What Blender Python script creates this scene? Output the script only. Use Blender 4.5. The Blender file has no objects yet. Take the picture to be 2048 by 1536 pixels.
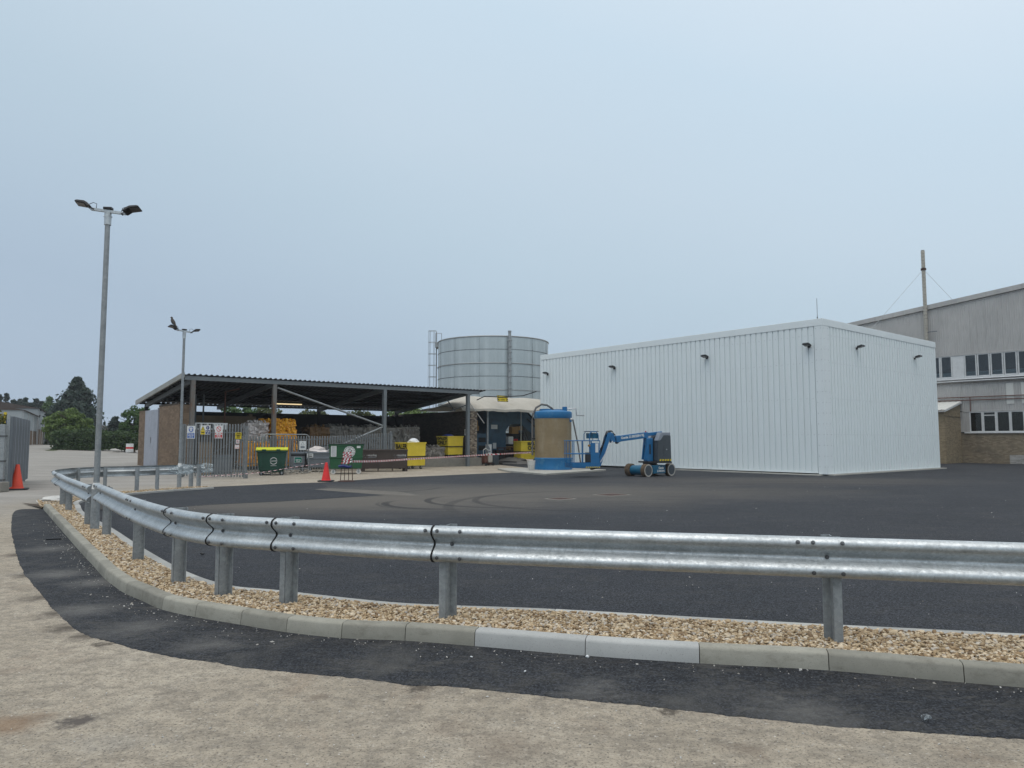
import bpy, math, random
import numpy as np
from mathutils import Vector, Matrix
random.seed(7); np.random.seed(7)
SC = bpy.context.scene
COL = SC.collection
R = math.radians
# ------------------------------------------------------------ camera
CAMH, FOC = 1.65, 1463.0            # eye height, focal length in px of a 2048 px wide frame
PITCH = math.atan(112 / FOC)
cam_d = bpy.data.cameras.new('camera'); cam = bpy.data.objects.new('camera', cam_d); COL.objects.link(cam)
cam.location = (0, 0, CAMH); cam.rotation_euler = (R(90) + PITCH, 0, 0)
cam_d.sensor_width = 36; cam_d.lens = 36 * FOC / 2048; cam_d.clip_start = 0.05; cam_d.clip_end = 3000
SC.camera = cam
# ------------------------------------------------------------ overcast sky and weak, very soft sun
SUN = Vector((-0.16, -0.30, 0.94)).normalized()
wd = bpy.data.worlds.new('World'); SC.world = wd; wd.use_nodes = True
wn = wd.node_tree; wn.nodes.clear()
def wnode(t, **k):
    n = wn.nodes.new(t)
    for a, b in k.items(): setattr(n, a, b)
    return n
sky = wnode('ShaderNodeTexSky', sky_type='NISHITA', sun_disc=False, sun_elevation=math.asin(SUN.z),
            sun_rotation=math.atan2(SUN.x, SUN.y), air_density=1.0, dust_density=6.0, ozone_density=1.0)
tcw = wnode('ShaderNodeTexCoord'); sep = wnode('ShaderNodeSeparateXYZ'); wn.links.new(tcw.outputs['Generated'], sep.inputs[0])
rp = wnode('ShaderNodeValToRGB')     # cloud layer: brightness over elevation, brightest overhead
els = rp.color_ramp.elements
els[0].position = 0.0385; els[0].color = (0.326, 0.406, 0.507, 1)
els[1].position = 1.0; els[1].color = (0.923, 0.932, 0.932, 1)
for p, c in ((0.1923, (0.330, 0.415, 0.511)), (0.3538, (0.399, 0.499, 0.582)), (0.4462, (0.449, 0.546, 0.629)), (0.5538, (0.478, 0.587, 0.678)), (0.6462, (0.550, 0.640, 0.720)), (0.8077, (0.813, 0.843, 0.882))):
    e = els.new(p); e.color = (*c, 1)
nz = wnode('ShaderNodeTexNoise'); nz.inputs['Scale'].default_value = 1.6; nz.inputs['Detail'].default_value = 3
mpw = wnode('ShaderNodeMapping'); mpw.inputs['Scale'].default_value = (1, 1, 2.2); wn.links.new(tcw.outputs['Generated'], mpw.inputs[0]); wn.links.new(mpw.outputs[0], nz.inputs['Vector'])
ma = wnode('ShaderNodeMath', operation='MULTIPLY_ADD'); wn.links.new(nz.outputs['Fac'], ma.inputs[0]); ma.inputs[1].default_value = 0.12; 
sb = wnode('ShaderNodeMath', operation='SUBTRACT'); wn.links.new(sep.outputs['Z'], sb.inputs[0]); sb.inputs[1].default_value = 0.06
mx_ = wnode('ShaderNodeMath', operation='MULTIPLY_ADD'); wn.links.new(sep.outputs['X'], mx_.inputs[0]); mx_.inputs[1].default_value = 0.28; wn.links.new(sb.outputs[0], mx_.inputs[2])
wn.links.new(mx_.outputs[0], ma.inputs[2])
rs0 = wnode('ShaderNodeMath', operation='MULTIPLY_ADD'); wn.links.new(ma.outputs[0], rs0.inputs[0]); rs0.inputs[1].default_value = 1 / 1.3; rs0.inputs[2].default_value = 0.2 / 1.3; wn.links.new(rs0.outputs[0], rp.inputs['Fac'])
sc10 = wnode('ShaderNodeVectorMath', operation='SCALE'); wn.links.new(rp.outputs['Color'], sc10.inputs[0]); sc10.inputs['Scale'].default_value = 13.6
mxw = wnode('ShaderNodeMix', data_type='RGBA'); mxw.inputs[0].default_value = 0.90
wn.links.new(sky.outputs[0], mxw.inputs[6]); wn.links.new(sc10.outputs[0], mxw.inputs[7])
bg = wnode('ShaderNodeBackground'); bg.inputs['Strength'].default_value = 0.09; wn.links.new(mxw.outputs[2], bg.inputs['Color'])
wo = wnode('ShaderNodeOutputWorld'); wn.links.new(bg.outputs[0], wo.inputs['Surface'])
sl = bpy.data.lights.new('sun', 'SUN'); sl.energy = 1.3; sl.angle = R(60); sl.color = (1.0, 0.97, 0.92)
so = bpy.data.objects.new('sun', sl); COL.objects.link(so); so.rotation_euler = SUN.to_track_quat('Z', 'Y').to_euler()
vs = SC.view_settings; vs.view_transform = 'Standard'; vs.look = 'None'; vs.gamma = 1.0; vs.exposure = 0.13; vs.use_curve_mapping = False
# ------------------------------------------------------------ places: photo pixel -> ground point, site grid
cT, sT = math.cos(PITCH), math.sin(PITCH)
def ray(x, y):
    a, b = (x - 1024) / FOC, (768 - y) / FOC
    return (a, cT - b * sT, sT + b * cT)
def G(x, y, z=0.0):
    r = ray(x, y); t = (z - CAMH) / r[2]; return Vector((r[0] * t, r[1] * t, z))
def D(x, y, Y):
    r = ray(x, y); t = Y / r[1]; return Vector((r[0] * t, Y, CAMH + r[2] * t))
AZ = R(39.8)                                   # the site grid is turned against the view
O = G(1653, 951.5)
def W(x, y, z=0.0):
    return Vector((O.x + x * math.cos(AZ) - y * math.sin(AZ), O.y + x * math.sin(AZ) + y * math.cos(AZ), z))
def S(p):
    dx, dy = p[0] - O.x, p[1] - O.y
    return (dx * math.cos(AZ) + dy * math.sin(AZ), -dx * math.sin(AZ) + dy * math.cos(AZ))
def sstep(a, b, x):
    t = min(1, max(0, (x - a) / (b - a))); return t * t * (3 - 2 * t)
def gz(X, Y):                                  # old road rises gently behind the shed's end wall
    sx, sy = S((X, Y)); return 0.018 * min(max(0, sy - 17), 60) * (1 - sstep(-19, -12, sx))
# ------------------------------------------------------------ mesh helpers
class MB:
    def __init__(s): s.v, s.f, s.m = [], [], []
    def add(s, vs, fs, m=0):
        b = len(s.v); s.v += [tuple(q) for q in vs]; s.f += [tuple(b + i for i in f) for f in fs]; s.m += [m] * len(fs); return s
    def box(s, x0, y0, z0, x1, y1, z1, m=0):
        if x0 > x1: x0, x1 = x1, x0
        if y0 > y1: y0, y1 = y1, y0
        if z0 > z1: z0, z1 = z1, z0
        return s.add([(x0,y0,z0),(x1,y0,z0),(x1,y1,z0),(x0,y1,z0),(x0,y0,z1),(x1,y0,z1),(x1,y1,z1),(x0,y1,z1)],
                     [(0,3,2,1),(4,5,6,7),(0,1,5,4),(1,2,6,5),(2,3,7,6),(3,0,4,7)], m)
    def frustum(s, b, t, z0, z1, m=0):         # b, t: (x0,y0,x1,y1) rectangles
        q = lambda r, z: [(r[0],r[1],z),(r[2],r[1],z),(r[2],r[3],z),(r[0],r[3],z)]
        return s.add(q(b, z0) + q(t, z1), [(0,3,2,1),(4,5,6,7),(0,1,5,4),(1,2,6,5),(2,3,7,6),(3,0,4,7)], m)
    def cyl(s, p0, p1, r0, r1=None, n=12, m=0, caps=True):
        r1 = r0 if r1 is None else r1
        p0, p1 = Vector(p0), Vector(p1); q = (p1 - p0).to_track_quat('Z', 'Y')
        ring = lambda p, r: [p + q @ Vector((r * math.cos(2*math.pi*i/n), r * math.sin(2*math.pi*i/n), 0)) for i in range(n)]
        fs = [(i, (i+1) % n, n + (i+1) % n, n + i) for i in range(n)]
        if caps: fs += [tuple(range(n))[::-1], tuple(range(n, 2*n))]
        return s.add(ring(p0, r0) + ring(p1, r1), fs, m)
    def lathe(s, prof, n=24, c=(0, 0), m=0, caps=True):
        vs, fs = [], []
        for r, z in prof:
            vs += [(c[0] + r*math.cos(2*math.pi*i/n), c[1] + r*math.sin(2*math.pi*i/n), z) for i in range(n)]
        for k in range(len(prof) - 1):
            fs += [(k*n+i, k*n+(i+1) % n, (k+1)*n+(i+1) % n, (k+1)*n+i) for i in range(n)]
        if caps: fs += [tuple(range(n))[::-1], tuple(range((len(prof)-1)*n, len(prof)*n))]
        return s.add(vs, fs, m)
    def tube(s, pts, r, n=8, m=0):
        pts = [Vector(p) for p in pts]; vs, fs = [], []
        up = Vector((0, 0, 1)); 
        for i, p in enumerate(pts):
            t = (pts[min(i+1, len(pts)-1)] - pts[max(i-1, 0)]).normalized()
            a = t.cross(up)
            if a.length < 0.05: a = t.cross(Vector((0.3, 1, 0)))
            a.normalize(); b = t.cross(a); rr = r[i] if isinstance(r, (list, tuple)) else r
            vs += [p + a * rr * math.cos(2*math.pi*k/n) + b * rr * math.sin(2*math.pi*k/n) for k in range(n)]
        for i in range(len(pts) - 1):
            fs += [(i*n+k, i*n+(k+1) % n, (i+1)*n+(k+1) % n, (i+1)*n+k) for k in range(n)]
        fs += [tuple(range(n)), tuple(range((len(pts)-1)*n, len(pts)*n))[::-1]]
        return s.add(vs, fs, m)
    def bar(s, p0, p1, w, h, m=0, up=(0, 0, 1)):
        p0, p1 = Vector(p0), Vector(p1); t = (p1 - p0).normalized(); a = t.cross(Vector(up))
        if a.length < 0.01: a = t.cross(Vector((0, 1, 0)))
        a.normalize(); b = a.cross(t)
        c = [(-1,-1),(1,-1),(1,1),(-1,1)]
        return s.add([p + a*w/2*i + b*h/2*j for p in (p0, p1) for i, j in c],
                     [(0,1,2,3),(7,6,5,4),(0,4,5,1),(1,5,6,2),(2,6,7,3),(3,7,4,0)], m)
    def prism(s, poly, d0, d1, ax='y', m=0):    # 2-d outline pushed along an axis
        f = {'y': lambda a, b, d: (a, d, b), 'x': lambda a, b, d: (d, a, b), 'z': lambda a, b, d: (a, b, d)}[ax]
        n = len(poly)
        return s.add([f(a, b, d0) for a, b in poly] + [f(a, b, d1) for a, b in poly],
                     [tuple(range(n)), tuple(range(n, 2*n))[::-1]] + [(i, n+i, n+(i+1) % n, (i+1) % n) for i in range(n)], m)
    def sheet(s, poly, z=0.0, m=0):
        return s.add([(p[0], p[1], z) for p in poly], [tuple(range(len(poly)))], m)
    def xf(s, M):
        s.v = [tuple(M @ Vector(v)) for v in s.v]; return s
    def mesh(s, name, mats, smooth=False, fix=True):
        me = bpy.data.meshes.new(name); me.from_pydata(s.v, [], s.f)
        for m in (mats if isinstance(mats, (list, tuple)) else [mats]): me.materials.append(m)
        if any(s.m): me.polygons.foreach_set('material_index', s.m)
        if fix:
            import bmesh
            b = bmesh.new(); b.from_mesh(me); bmesh.ops.recalc_face_normals(b, faces=b.faces); b.to_mesh(me); b.free()
        if smooth:
            me.polygons.foreach_set('use_smooth', [True] * len(me.polygons))
            try: me.set_sharp_from_angle(angle=R(38))
            except Exception: pass
        me.update(); return me
    def build(s, name, mats, parent=None, smooth=False, bevel=0, fix=True):
        return place(name, s.mesh(name, mats, smooth, fix), parent, bevel=bevel)
def place(name, me, parent=None, loc=(0, 0, 0), rz=0.0, bevel=0):
    o = bpy.data.objects.new(name, me); COL.objects.link(o); o.location = loc; o.rotation_euler = (0, 0, rz)
    if parent: o.parent = parent
    if bevel:
        b = o.modifiers.new('bevel', 'BEVEL'); b.width = bevel; b.segments = 2; b.limit_method = 'ANGLE'
    return o
def tag(o, label=None, cat=None, group=None, kind=None):
    for k, v in (('label', label), ('category', cat), ('group', group), ('kind', kind)):
        if v: o[k] = v
    return o
def thing(name, label, cat, loc=(0, 0, 0), rz=0.0, group=None):
    o = bpy.data.objects.new(name, None); COL.objects.link(o); o.location = loc; o.rotation_euler = (0, 0, rz)
    o.empty_display_size = 0.2
    return tag(o, label, cat, group)
def copy_tree(o, parent=None):
    c = o.copy(); COL.objects.link(c); c.parent = parent
    for ch in list(o.children): copy_tree(ch, c)
    return c
def curve_pts(P, step):                        # smooth resampled run through points
    P = [Vector(p) for p in P]; out = []
    for i in range(len(P) - 1):
        a, b, c, d = P[max(i-1, 0)], P[i], P[i+1], P[min(i+2, len(P)-1)]
        n = max(2, int((c - b).length / step * 2))
        for k in range(n):
            t = k / n; out.append(0.5*((2*b) + (-a+c)*t + (2*a-5*b+4*c-d)*t*t + (-a+3*b-3*c+d)*t**3))
    out.append(P[-1]); res = [out[0]]; acc = 0; L = 0
    for i in range(1, len(out)):
        seg = (out[i] - out[i-1]).length
        while acc + seg >= step:
            t = (step - acc) / seg; q = out[i-1].lerp(out[i], t); res.append(q); out[i-1] = q; seg = (out[i] - q).length; acc = 0
        acc += seg
    if (res[-1] - out[-1]).length > step * 0.3: res.append(out[-1])
    return res
def offs(P, d):                                # right-hand offset in plan
    out = []
    for i, p in enumerate(P):
        t = (P[min(i+1, len(P)-1)] - P[max(i-1, 0)]); t.z = 0; t.normalize(); out.append(p + Vector((t.y, -t.x, 0)) * d)
    return out
def PYs(px, py, k):                            # where a sight line meets the site plane y = k
    r = ray(px, py); ca, sa = math.cos(AZ), math.sin(AZ); ox, oy = S((0, 0)); rx = r[0]*ca + r[1]*sa; ry = -r[0]*sa + r[1]*ca; t_ = (k - oy)/ry; return Vector((ox + rx*t_, k, CAMH + r[2]*t_))
def text(body, mat, parent, org, right, up, size, name='lettering', align='CENTER', bold=0.0, ext=0.002):
    cu = bpy.data.curves.new('t', 'FONT'); cu.body = body; cu.size = size; cu.align_x = align; cu.align_y = 'CENTER'
    cu.extrude = ext; cu.offset = bold; cu.resolution_u = 3
    t = bpy.data.objects.new('t', cu); COL.objects.link(t)
    me = bpy.data.meshes.new_from_object(t.evaluated_get(bpy.context.evaluated_depsgraph_get())); bpy.data.objects.remove(t)
    me.materials.clear(); me.materials.append(mat)
    r, u = Vector(right).normalized(), Vector(up).normalized(); n = r.cross(u)
    M = Matrix((( r.x, u.x, n.x, org[0]), (r.y, u.y, n.y, org[1]), (r.z, u.z, n.z, org[2]), (0, 0, 0, 1)))
    me.transform(M); me.name = name
    return place(name, me, parent)
# ------------------------------------------------------------ materials
class NT:
    def __init__(s, name):
        s.mat = bpy.data.materials.new(name); s.mat.use_nodes = True; s.t = s.mat.node_tree
        s.b = s.t.nodes['Principled BSDF']; s.out = s.t.nodes['Material Output']; s.tc = s.t.nodes.new('ShaderNodeTexCoord')
    def n(s, t, **k):
        q = s.t.nodes.new(t)
        for a, v in k.items(): setattr(q, a, v)
        return q
    def l(s, a, b):
        if isinstance(a, (int, float)): b.default_value = a
        elif isinstance(a, (tuple, list)): b.default_value = (*a, 1) if len(a) == 3 and b.type == 'RGBA' else a
        else: s.t.links.new(a, b)
    def co(s, scale=None, gen='Object'):
        o = s.tc.outputs[gen]
        if scale:
            m = s.n('ShaderNodeMapping'); m.inputs['Scale'].default_value = scale; s.l(o, m.inputs[0]); o = m.outputs[0]
        return o
    def noise(s, sc, det=4, ro=0.6, vec=None, dist=0.0):
        q = s.n('ShaderNodeTexNoise'); q.inputs['Scale'].default_value = sc; q.inputs['Detail'].default_value = det
        q.inputs['Roughness'].default_value = ro; q.inputs['Distortion'].default_value = dist; s.l(vec or s.co(), q.inputs['Vector']); return q.outputs['Fac']
    def vor(s, sc, out='Distance', vec=None, feat='F1'):
        q = s.n('ShaderNodeTexVoronoi', feature=feat); q.inputs['Scale'].default_value = sc; s.l(vec or s.co(), q.inputs['Vector']); return q.outputs[out]
    def ramp(s, f, stops, interp='LINEAR'):
        q = s.n('ShaderNodeValToRGB'); r = q.color_ramp; r.interpolation = interp
        r.elements[0].position, r.elements[1].position = stops[0][0], stops[-1][0]
        for i, (p, c) in enumerate(stops):
            e = r.elements[0] if i == 0 else (r.elements[-1] if i == len(stops)-1 else r.elements.new(p))
            c = (c, c, c) if isinstance(c, (int, float)) else c; e.color = (*c, 1)
        s.l(f, q.inputs[0]); return q.outputs[0]
    def mix(s, f, a, b, mode='MIX'):
        q = s.n('ShaderNodeMix', data_type='RGBA', blend_type=mode); s.l(f, q.inputs[0]); s.l(a, q.inputs[6]); s.l(b, q.inputs[7]); return q.outputs[2]
    def m(s, op, a, b=0.0, c=0.0):
        q = s.n('ShaderNodeMath', operation=op); s.l(a, q.inputs[0]); s.l(b, q.inputs[1]); s.l(c, q.inputs[2]); return q.outputs[0]
    def bump(s, h, st=0.3, d=0.01, nrm=None):
        q = s.n('ShaderNodeBump'); q.inputs['Strength'].default_value = st; q.inputs['Distance'].default_value = d; s.l(h, q.inputs['Height'])
        if nrm: s.l(nrm, q.inputs['Normal'])
        return q.outputs[0]
    def done(s, col=None, rough=None, metal=None, nrm=None, spec=None):
        for v, k in ((col, 'Base Color'), (rough, 'Roughness'), (metal, 'Metallic'), (nrm, 'Normal'), (spec, 'Specular IOR Level')):
            if v is not None: s.l(v, s.b.inputs[k])
        return s.mat
def pm(name, c1, c2=None, sc=3, rough=0.6, metal=0.0, bump=0.0, bs=40, stain=None, spec=0.4, stretch=None, bd=0.004):
    """paint / metal / plaster: two tones, optional stains (colour, scale, lo, hi), fine relief"""
    t = NT(name); c2 = c2 or tuple(x * 0.82 for x in c1); v = t.co(stretch) if stretch else None
    col = t.ramp(t.noise(sc, 5, 0.65, v), [(0.3, c1), (0.7, c2)])
    if stain:
        col = t.mix(t.ramp(t.noise(stain[1], 6, 0.7, v), [(stain[2], 0), (stain[3], 1)]), col, stain[0])
    rg = t.ramp(t.noise(sc * 2.3, 3), [(0.3, max(0, rough - 0.08)), (0.7, min(1, rough + 0.08))])
    return t.done(col, rg, metal, t.bump(t.noise(bs, 4), bump, bd) if bump else None, spec)
M = {}
def wpos(t, P):                                # soft disc mask round a ground point (for stains that lie there)
    q = t.n('ShaderNodeVectorMath', operation='DISTANCE'); t.l(t.tc.outputs['Object'], q.inputs[0]); q.inputs[1].default_value = (P[0], P[1], 0); return q.outputs['Value']
# old tan concrete / worn road
t = NT('old_road'); v = t.co()
c = t.ramp(t.noise(0.45, 6, 0.65), [(0.3, (0.31, 0.268, 0.207)), (0.5, (0.385, 0.335, 0.262)), (0.72, (0.46, 0.41, 0.33))])
c = t.mix(t.ramp(t.noise(1.7, 6, 0.75, t.co((1, 1.6, 1))), [(0.46, 0), (0.72, 0.6)]), c, (0.19, 0.168, 0.138))
c = t.mix(t.ramp(t.noise(3.6, 7, 0.8, t.co((1, 1.8, 1)), 0.5), [(0.50, 0), (0.70, 0.7)]), c, (0.15, 0.13, 0.104))
c = t.mix(t.ramp(t.noise(9, 6, 0.8), [(0.40, 0.6), (0.54, 0)]), c, (0.165, 0.145, 0.118))
c = t.mix(t.ramp(t.noise(14, 6, 0.8), [(0.55, 0), (0.72, 0.55)]), c, (0.46, 0.425, 0.365))
c = t.mix(t.ramp(t.noise(0.9, 5, 0.7, t.co((1.3, 0.7, 1)), 0.6), [(0.56, 0), (0.78, 0.55)]), c, (0.22, 0.155, 0.108))
c = t.mix(t.ramp(t.noise(0.8, 4, 0.6, t.co((0.9, 1.1, 3))), [(0.58, 0), (0.8, 0.5)]), c, (0.43, 0.41, 0.365))
c = t.mix(t.ramp(t.noise(60, 3, 0.7), [(0.37, 0.85), (0.45, 0)]), c, (0.095, 0.082, 0.066))
c = t.mix(t.ramp(t.noise(24, 5, 0.8), [(0.34, 0.6), (0.46, 0)]), c, (0.15, 0.132, 0.108))
c = t.mix(t.ramp(t.noise(38, 2, 0.5), [(0.60, 0), (0.72, 0.45)]), c, (0.52, 0.48, 0.415))
spx = t.n('ShaderNodeSeparateXYZ'); t.l(t.co(), spx.inputs[0])
old = t.ramp(t.m('ADD', t.m('DIVIDE', spx.outputs['X'], -20.0), t.m('MULTIPLY', t.noise(0.3, 4), 0.3)), [(0.62, 0), (0.86, 0.9)])
c = t.mix(old, c, t.ramp(t.noise(0.5, 6, 0.7, t.co((0.6, 1.6, 1))), [(0.3, (0.205, 0.195, 0.18)), (0.7, (0.31, 0.295, 0.272))]))
pk = t.vor(17, 'Distance'); c = t.mix(t.ramp(pk, [(0.07, 1), (0.13, 0)]), c, t.ramp(t.vor(17, 'Color'), [(0.25, (0.06, 0.052, 0.045)), (0.6, (0.28, 0.25, 0.21)), (0.85, (0.6, 0.57, 0.52))]))
ns = t.noise(3.2, 4, 0.6)
P = G(150, 1443); dd = t.m('ADD', wpos(t, P), t.m('MULTIPLY', t.noise(11, 6, 0.75), 0.34)); c = t.mix(t.ramp(dd, [(0.22, 0.92), (0.29, 0)]), c, (0.088, 0.076, 0.068))
for q, r0 in (((30, 1448), 0.34), ((-60, 1452), 0.36)):
    dd = t.m('ADD', wpos(t, G(*q)), t.m('MULTIPLY', t.noise(5, 5, 0.7), 0.45)); c = t.mix(t.ramp(dd, [(0.26, 0.62), (r0 + 0.12, 0)]), c, (0.21, 0.135, 0.08))
for q, r0 in (((640, 1392), 0.2), ((905, 1450), 0.28), ((1010, 1490), 0.4), ((1500, 1500), 0.25)):
    dd = t.m('ADD', wpos(t, G(*q)), t.m('MULTIPLY', t.noise(6, 6, 0.8), 0.6)); c = t.mix(t.ramp(dd, [(0.28, 0.55), (r0 + 0.2, 0)]), c, (0.16, 0.125, 0.095))
for q, r0 in (((38, 1110), 0.3), ((52, 1150), 0.26), ((82, 1195), 0.24), ((108, 1228), 0.22), ((135, 1255), 0.22), ((165, 1273), 0.18), ((205, 1288), 0.12), ((840, 1376), 0.10), ((1340, 1424), 0.07)):
    dd = t.m('ADD', wpos(t, G(*q)), t.m('MULTIPLY', t.noise(7, 6, 0.8), 0.7)); c = t.mix(t.ramp(dd, [(0.36, 0.85), (r0 + 0.36, 0)]), c, (0.068, 0.056, 0.045))
h = t.m('ADD', t.noise(26, 6, 0.75), t.m('MULTIPLY', t.noise(4, 4, 0.6), 1.5))
M['road'] = t.done(c, t.ramp(t.noise(9, 4), [(0.3, 0.82), (0.7, 0.95)]), None, t.bump(h, 0.9, 0.014), 0.25)
# asphalt: graded stone in black binder
def asphalt(name, k=1.0, dust=None, skids=(), dirt=0.0, spots=()):
    t = NT(name)
    c = t.ramp(t.noise(0.35, 5, 0.6), [(0.3, (0.022*k, 0.0245*k, 0.0295*k)), (0.7, (0.032*k, 0.0345*k, 0.040*k))])
    cell = t.ramp(t.vor(84, 'Color'), [(0.1, 0.3), (0.5, 0.95), (0.93, 2.7)])
    c = t.mix(1.0, c, cell, 'MULTIPLY')
    c = t.mix(t.ramp(t.noise(64, 3, 0.6), [(0.37, 0.75), (0.48, 0)]), c, (0.012, 0.012, 0.014))
    w = t.noise(1.1, 6, 0.75, t.co((1.0, 2.2, 1)), 0.8)
    c = t.mix(t.ramp(w, [(0.50, 0), (0.80, 0.45 + dirt)]), c, (0.085, 0.08, 0.071))
    if dirt:
        c = t.mix(t.ramp(t.noise(0.7, 7, 0.75, t.co((1.4, 1.0, 1)), 1.2), [(0.50, 0), (0.68, 0.5)]), c, (0.088, 0.086, 0.08))
        c = t.mix(t.ramp(t.noise(5, 6, 0.75, t.co((0.8, 2.0, 1)), 1.5), [(0.52, 0), (0.70, 0.45)]), c, (0.12, 0.115, 0.102))
    if dust:
        for (P, r0, r1, f) in dust:
            q = t.n('ShaderNodeMapping'); q.vector_type = 'POINT'; q.inputs['Location'].default_value = (-P[0], -P[1], 0); t.l(t.co(), q.inputs[0])
            q2 = t.n('ShaderNodeMapping'); q2.inputs['Rotation'].default_value = (0, 0, -0.1); q2.inputs['Scale'].default_value = (0.42, 1, 1); t.l(q.outputs[0], q2.inputs[0])
            ln = t.n('ShaderNodeVectorMath', operation='LENGTH'); t.l(q2.outputs[0], ln.inputs[0])
            dd = t.m('ADD', ln.outputs['Value'], t.m('MULTIPLY', t.noise(0.5, 6, 0.7, t.co((0.8, 1.6, 1))), 4.0))
            c = t.mix(t.m('MULTIPLY', t.ramp(t.m('DIVIDE', dd, 14.0), [(r0/14, 1), (r1/14, 0)]), f), c, (0.125, 0.112, 0.095))
    for P, r0, f in spots:
        dd = t.m('ADD', wpos(t, P), t.m('MULTIPLY', t.noise(2.6, 7, 0.78, t.co((0.8, 1.5, 1)), 0.8), 1.1)); c = t.mix(t.m('MULTIPLY', t.ramp(dd, [(0.48, 1), (r0 + 0.55, 0)]), f), c, (0.17, 0.165, 0.155))
    for (P, r, w0, lim, st) in skids:
        dc = t.m('ABSOLUTE', t.m('SUBTRACT', wpos(t, P), r)); tread = t.noise(14, 2, 0.5)
        k1 = t.ramp(t.m('ADD', dc, t.m('MULTIPLY', tread, 0.04)), [(w0, 1), (w0 + 0.05, 0)])
        k2 = t.ramp(t.m('DIVIDE', wpos(t, lim[0]), 20.0), [(lim[1]*0.6/20, 1), (lim[1]/20, 0)])
        c = t.mix(t.m('MULTIPLY', t.m('MULTIPLY', k1, k2), st), c, (0.020, 0.020, 0.021))
    h = t.m('SUBTRACT', t.m('MULTIPLY', t.noise(60, 4, 0.7), 1.0), t.m('MULTIPLY', t.vor(84), 0.7))
    return t.done(c, t.ramp(t.noise(30, 3), [(0.3, 0.72), (0.7, 0.9)]), None, t.bump(h, 0.9, 0.008), 0.22)
cA, cB, cC, cD = G(850, 1003), G(1060, 985), G(640, 985), G(960, 992)
M['yard'] = asphalt('yard_asphalt', 1.0, [(G(640, 1003), 3.2, 6.6, 0.72), (G(1050, 983), 3.4, 7.2, 0.58), (G(1560, 962), 3.0, 6.0, 0.35)],
    [(G(905, 1006), 1.75, 0.10, (G(725, 1018), 2.6), 0.75), (G(905, 1006), 1.95, 0.04, (G(735, 1018), 2.2), 0.5), (G(1030, 1000), 2.4, 0.09, (G(880, 1010), 3.2), 0.7), (G(1190, 1000), 3.3, 0.09, (G(1000, 1008), 4.0), 0.55),
     (G(730, 975), 2.6, 0.10, (G(860, 985), 2.8), 0.5), (G(1330, 1010), 5.5, 0.12, (G(1080, 1000), 5.0), 0.4), (G(1900, 1010), 9.0, 0.12, (G(1700, 960), 9.0), 0.45), (G(1950, 1010), 10.5, 0.12, (G(1750, 965), 9.0), 0.4)])
M['fresh'] = asphalt('fresh_asphalt', 0.92)
M['dusty'] = pm('tan_dust', (0.135, 0.122, 0.102), (0.085, 0.078, 0.068), 1.2, 0.9, 0, 0.5, 60)
M['apron'] = asphalt('apron_asphalt', 0.84, None, (), 0.22, [(G(95, 1098), 1.0, 0.6), (G(110, 1150), 0.8, 0.75), (G(190, 1165), 0.45, 0.7), (G(170, 1220), 0.5, 0.6), (G(270, 1255), 0.4, 0.5), (G(420, 1290), 0.4, 0.45), (G(1180, 1378), 0.25, 0.5), (G(1600, 1425), 0.4, 0.4)])
# concrete kinds
def concrete(name, c1, c2, st=(0.16, 0.15, 0.13), amt=0.6):
    t = NT(name); oi = t.n('ShaderNodeObjectInfo'); v = t.co()
    c = t.ramp(t.noise(2.6, 6, 0.7), [(0.28, c1), (0.72, c2)])
    c = t.mix(t.ramp(t.noise(6, 6, 0.75, t.co((1, 1, 2.2))), [(0.52, 0), (0.8, amt)]), c, st)
    c = t.mix(1.0, c, t.ramp(oi.outputs['Random'], [(0, 0.82), (1, 1.12)]), 'MULTIPLY')
    c = t.mix(t.ramp(t.noise(110, 3), [(0.30, 0.5), (0.40, 0)]), c, (0.10, 0.095, 0.085))
    return t.done(c, t.ramp(t.noise(12, 3), [(0.3, 0.75), (0.7, 0.92)]), None, t.bump(t.m('ADD', t.noise(70, 5, 0.7), t.noise(9, 4)), 0.35, 0.004), 0.3)
M['kerb'] = concrete('kerb_concrete', (0.232, 0.224, 0.188), (0.31, 0.30, 0.256), (0.135, 0.124, 0.098), 0.75)
M['kerb_new'] = concrete('new_kerb_concrete', (0.37, 0.375, 0.365), (0.45, 0.455, 0.44), (0.33, 0.33, 0.32), 0.3)
M['edging'] = concrete('edging_concrete', (0.32, 0.32, 0.305), (0.40, 0.40, 0.375), (0.30, 0.29, 0.26), 0.3)
M['pad'] = concrete('pad_concrete', (0.33, 0.325, 0.29), (0.43, 0.42, 0.385), (0.28, 0.26, 0.22), 0.4)
M['plinth'] = concrete('plinth_concrete', (0.19, 0.18, 0.16), (0.27, 0.255, 0.22), (0.09, 0.085, 0.075), 0.7)
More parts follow.
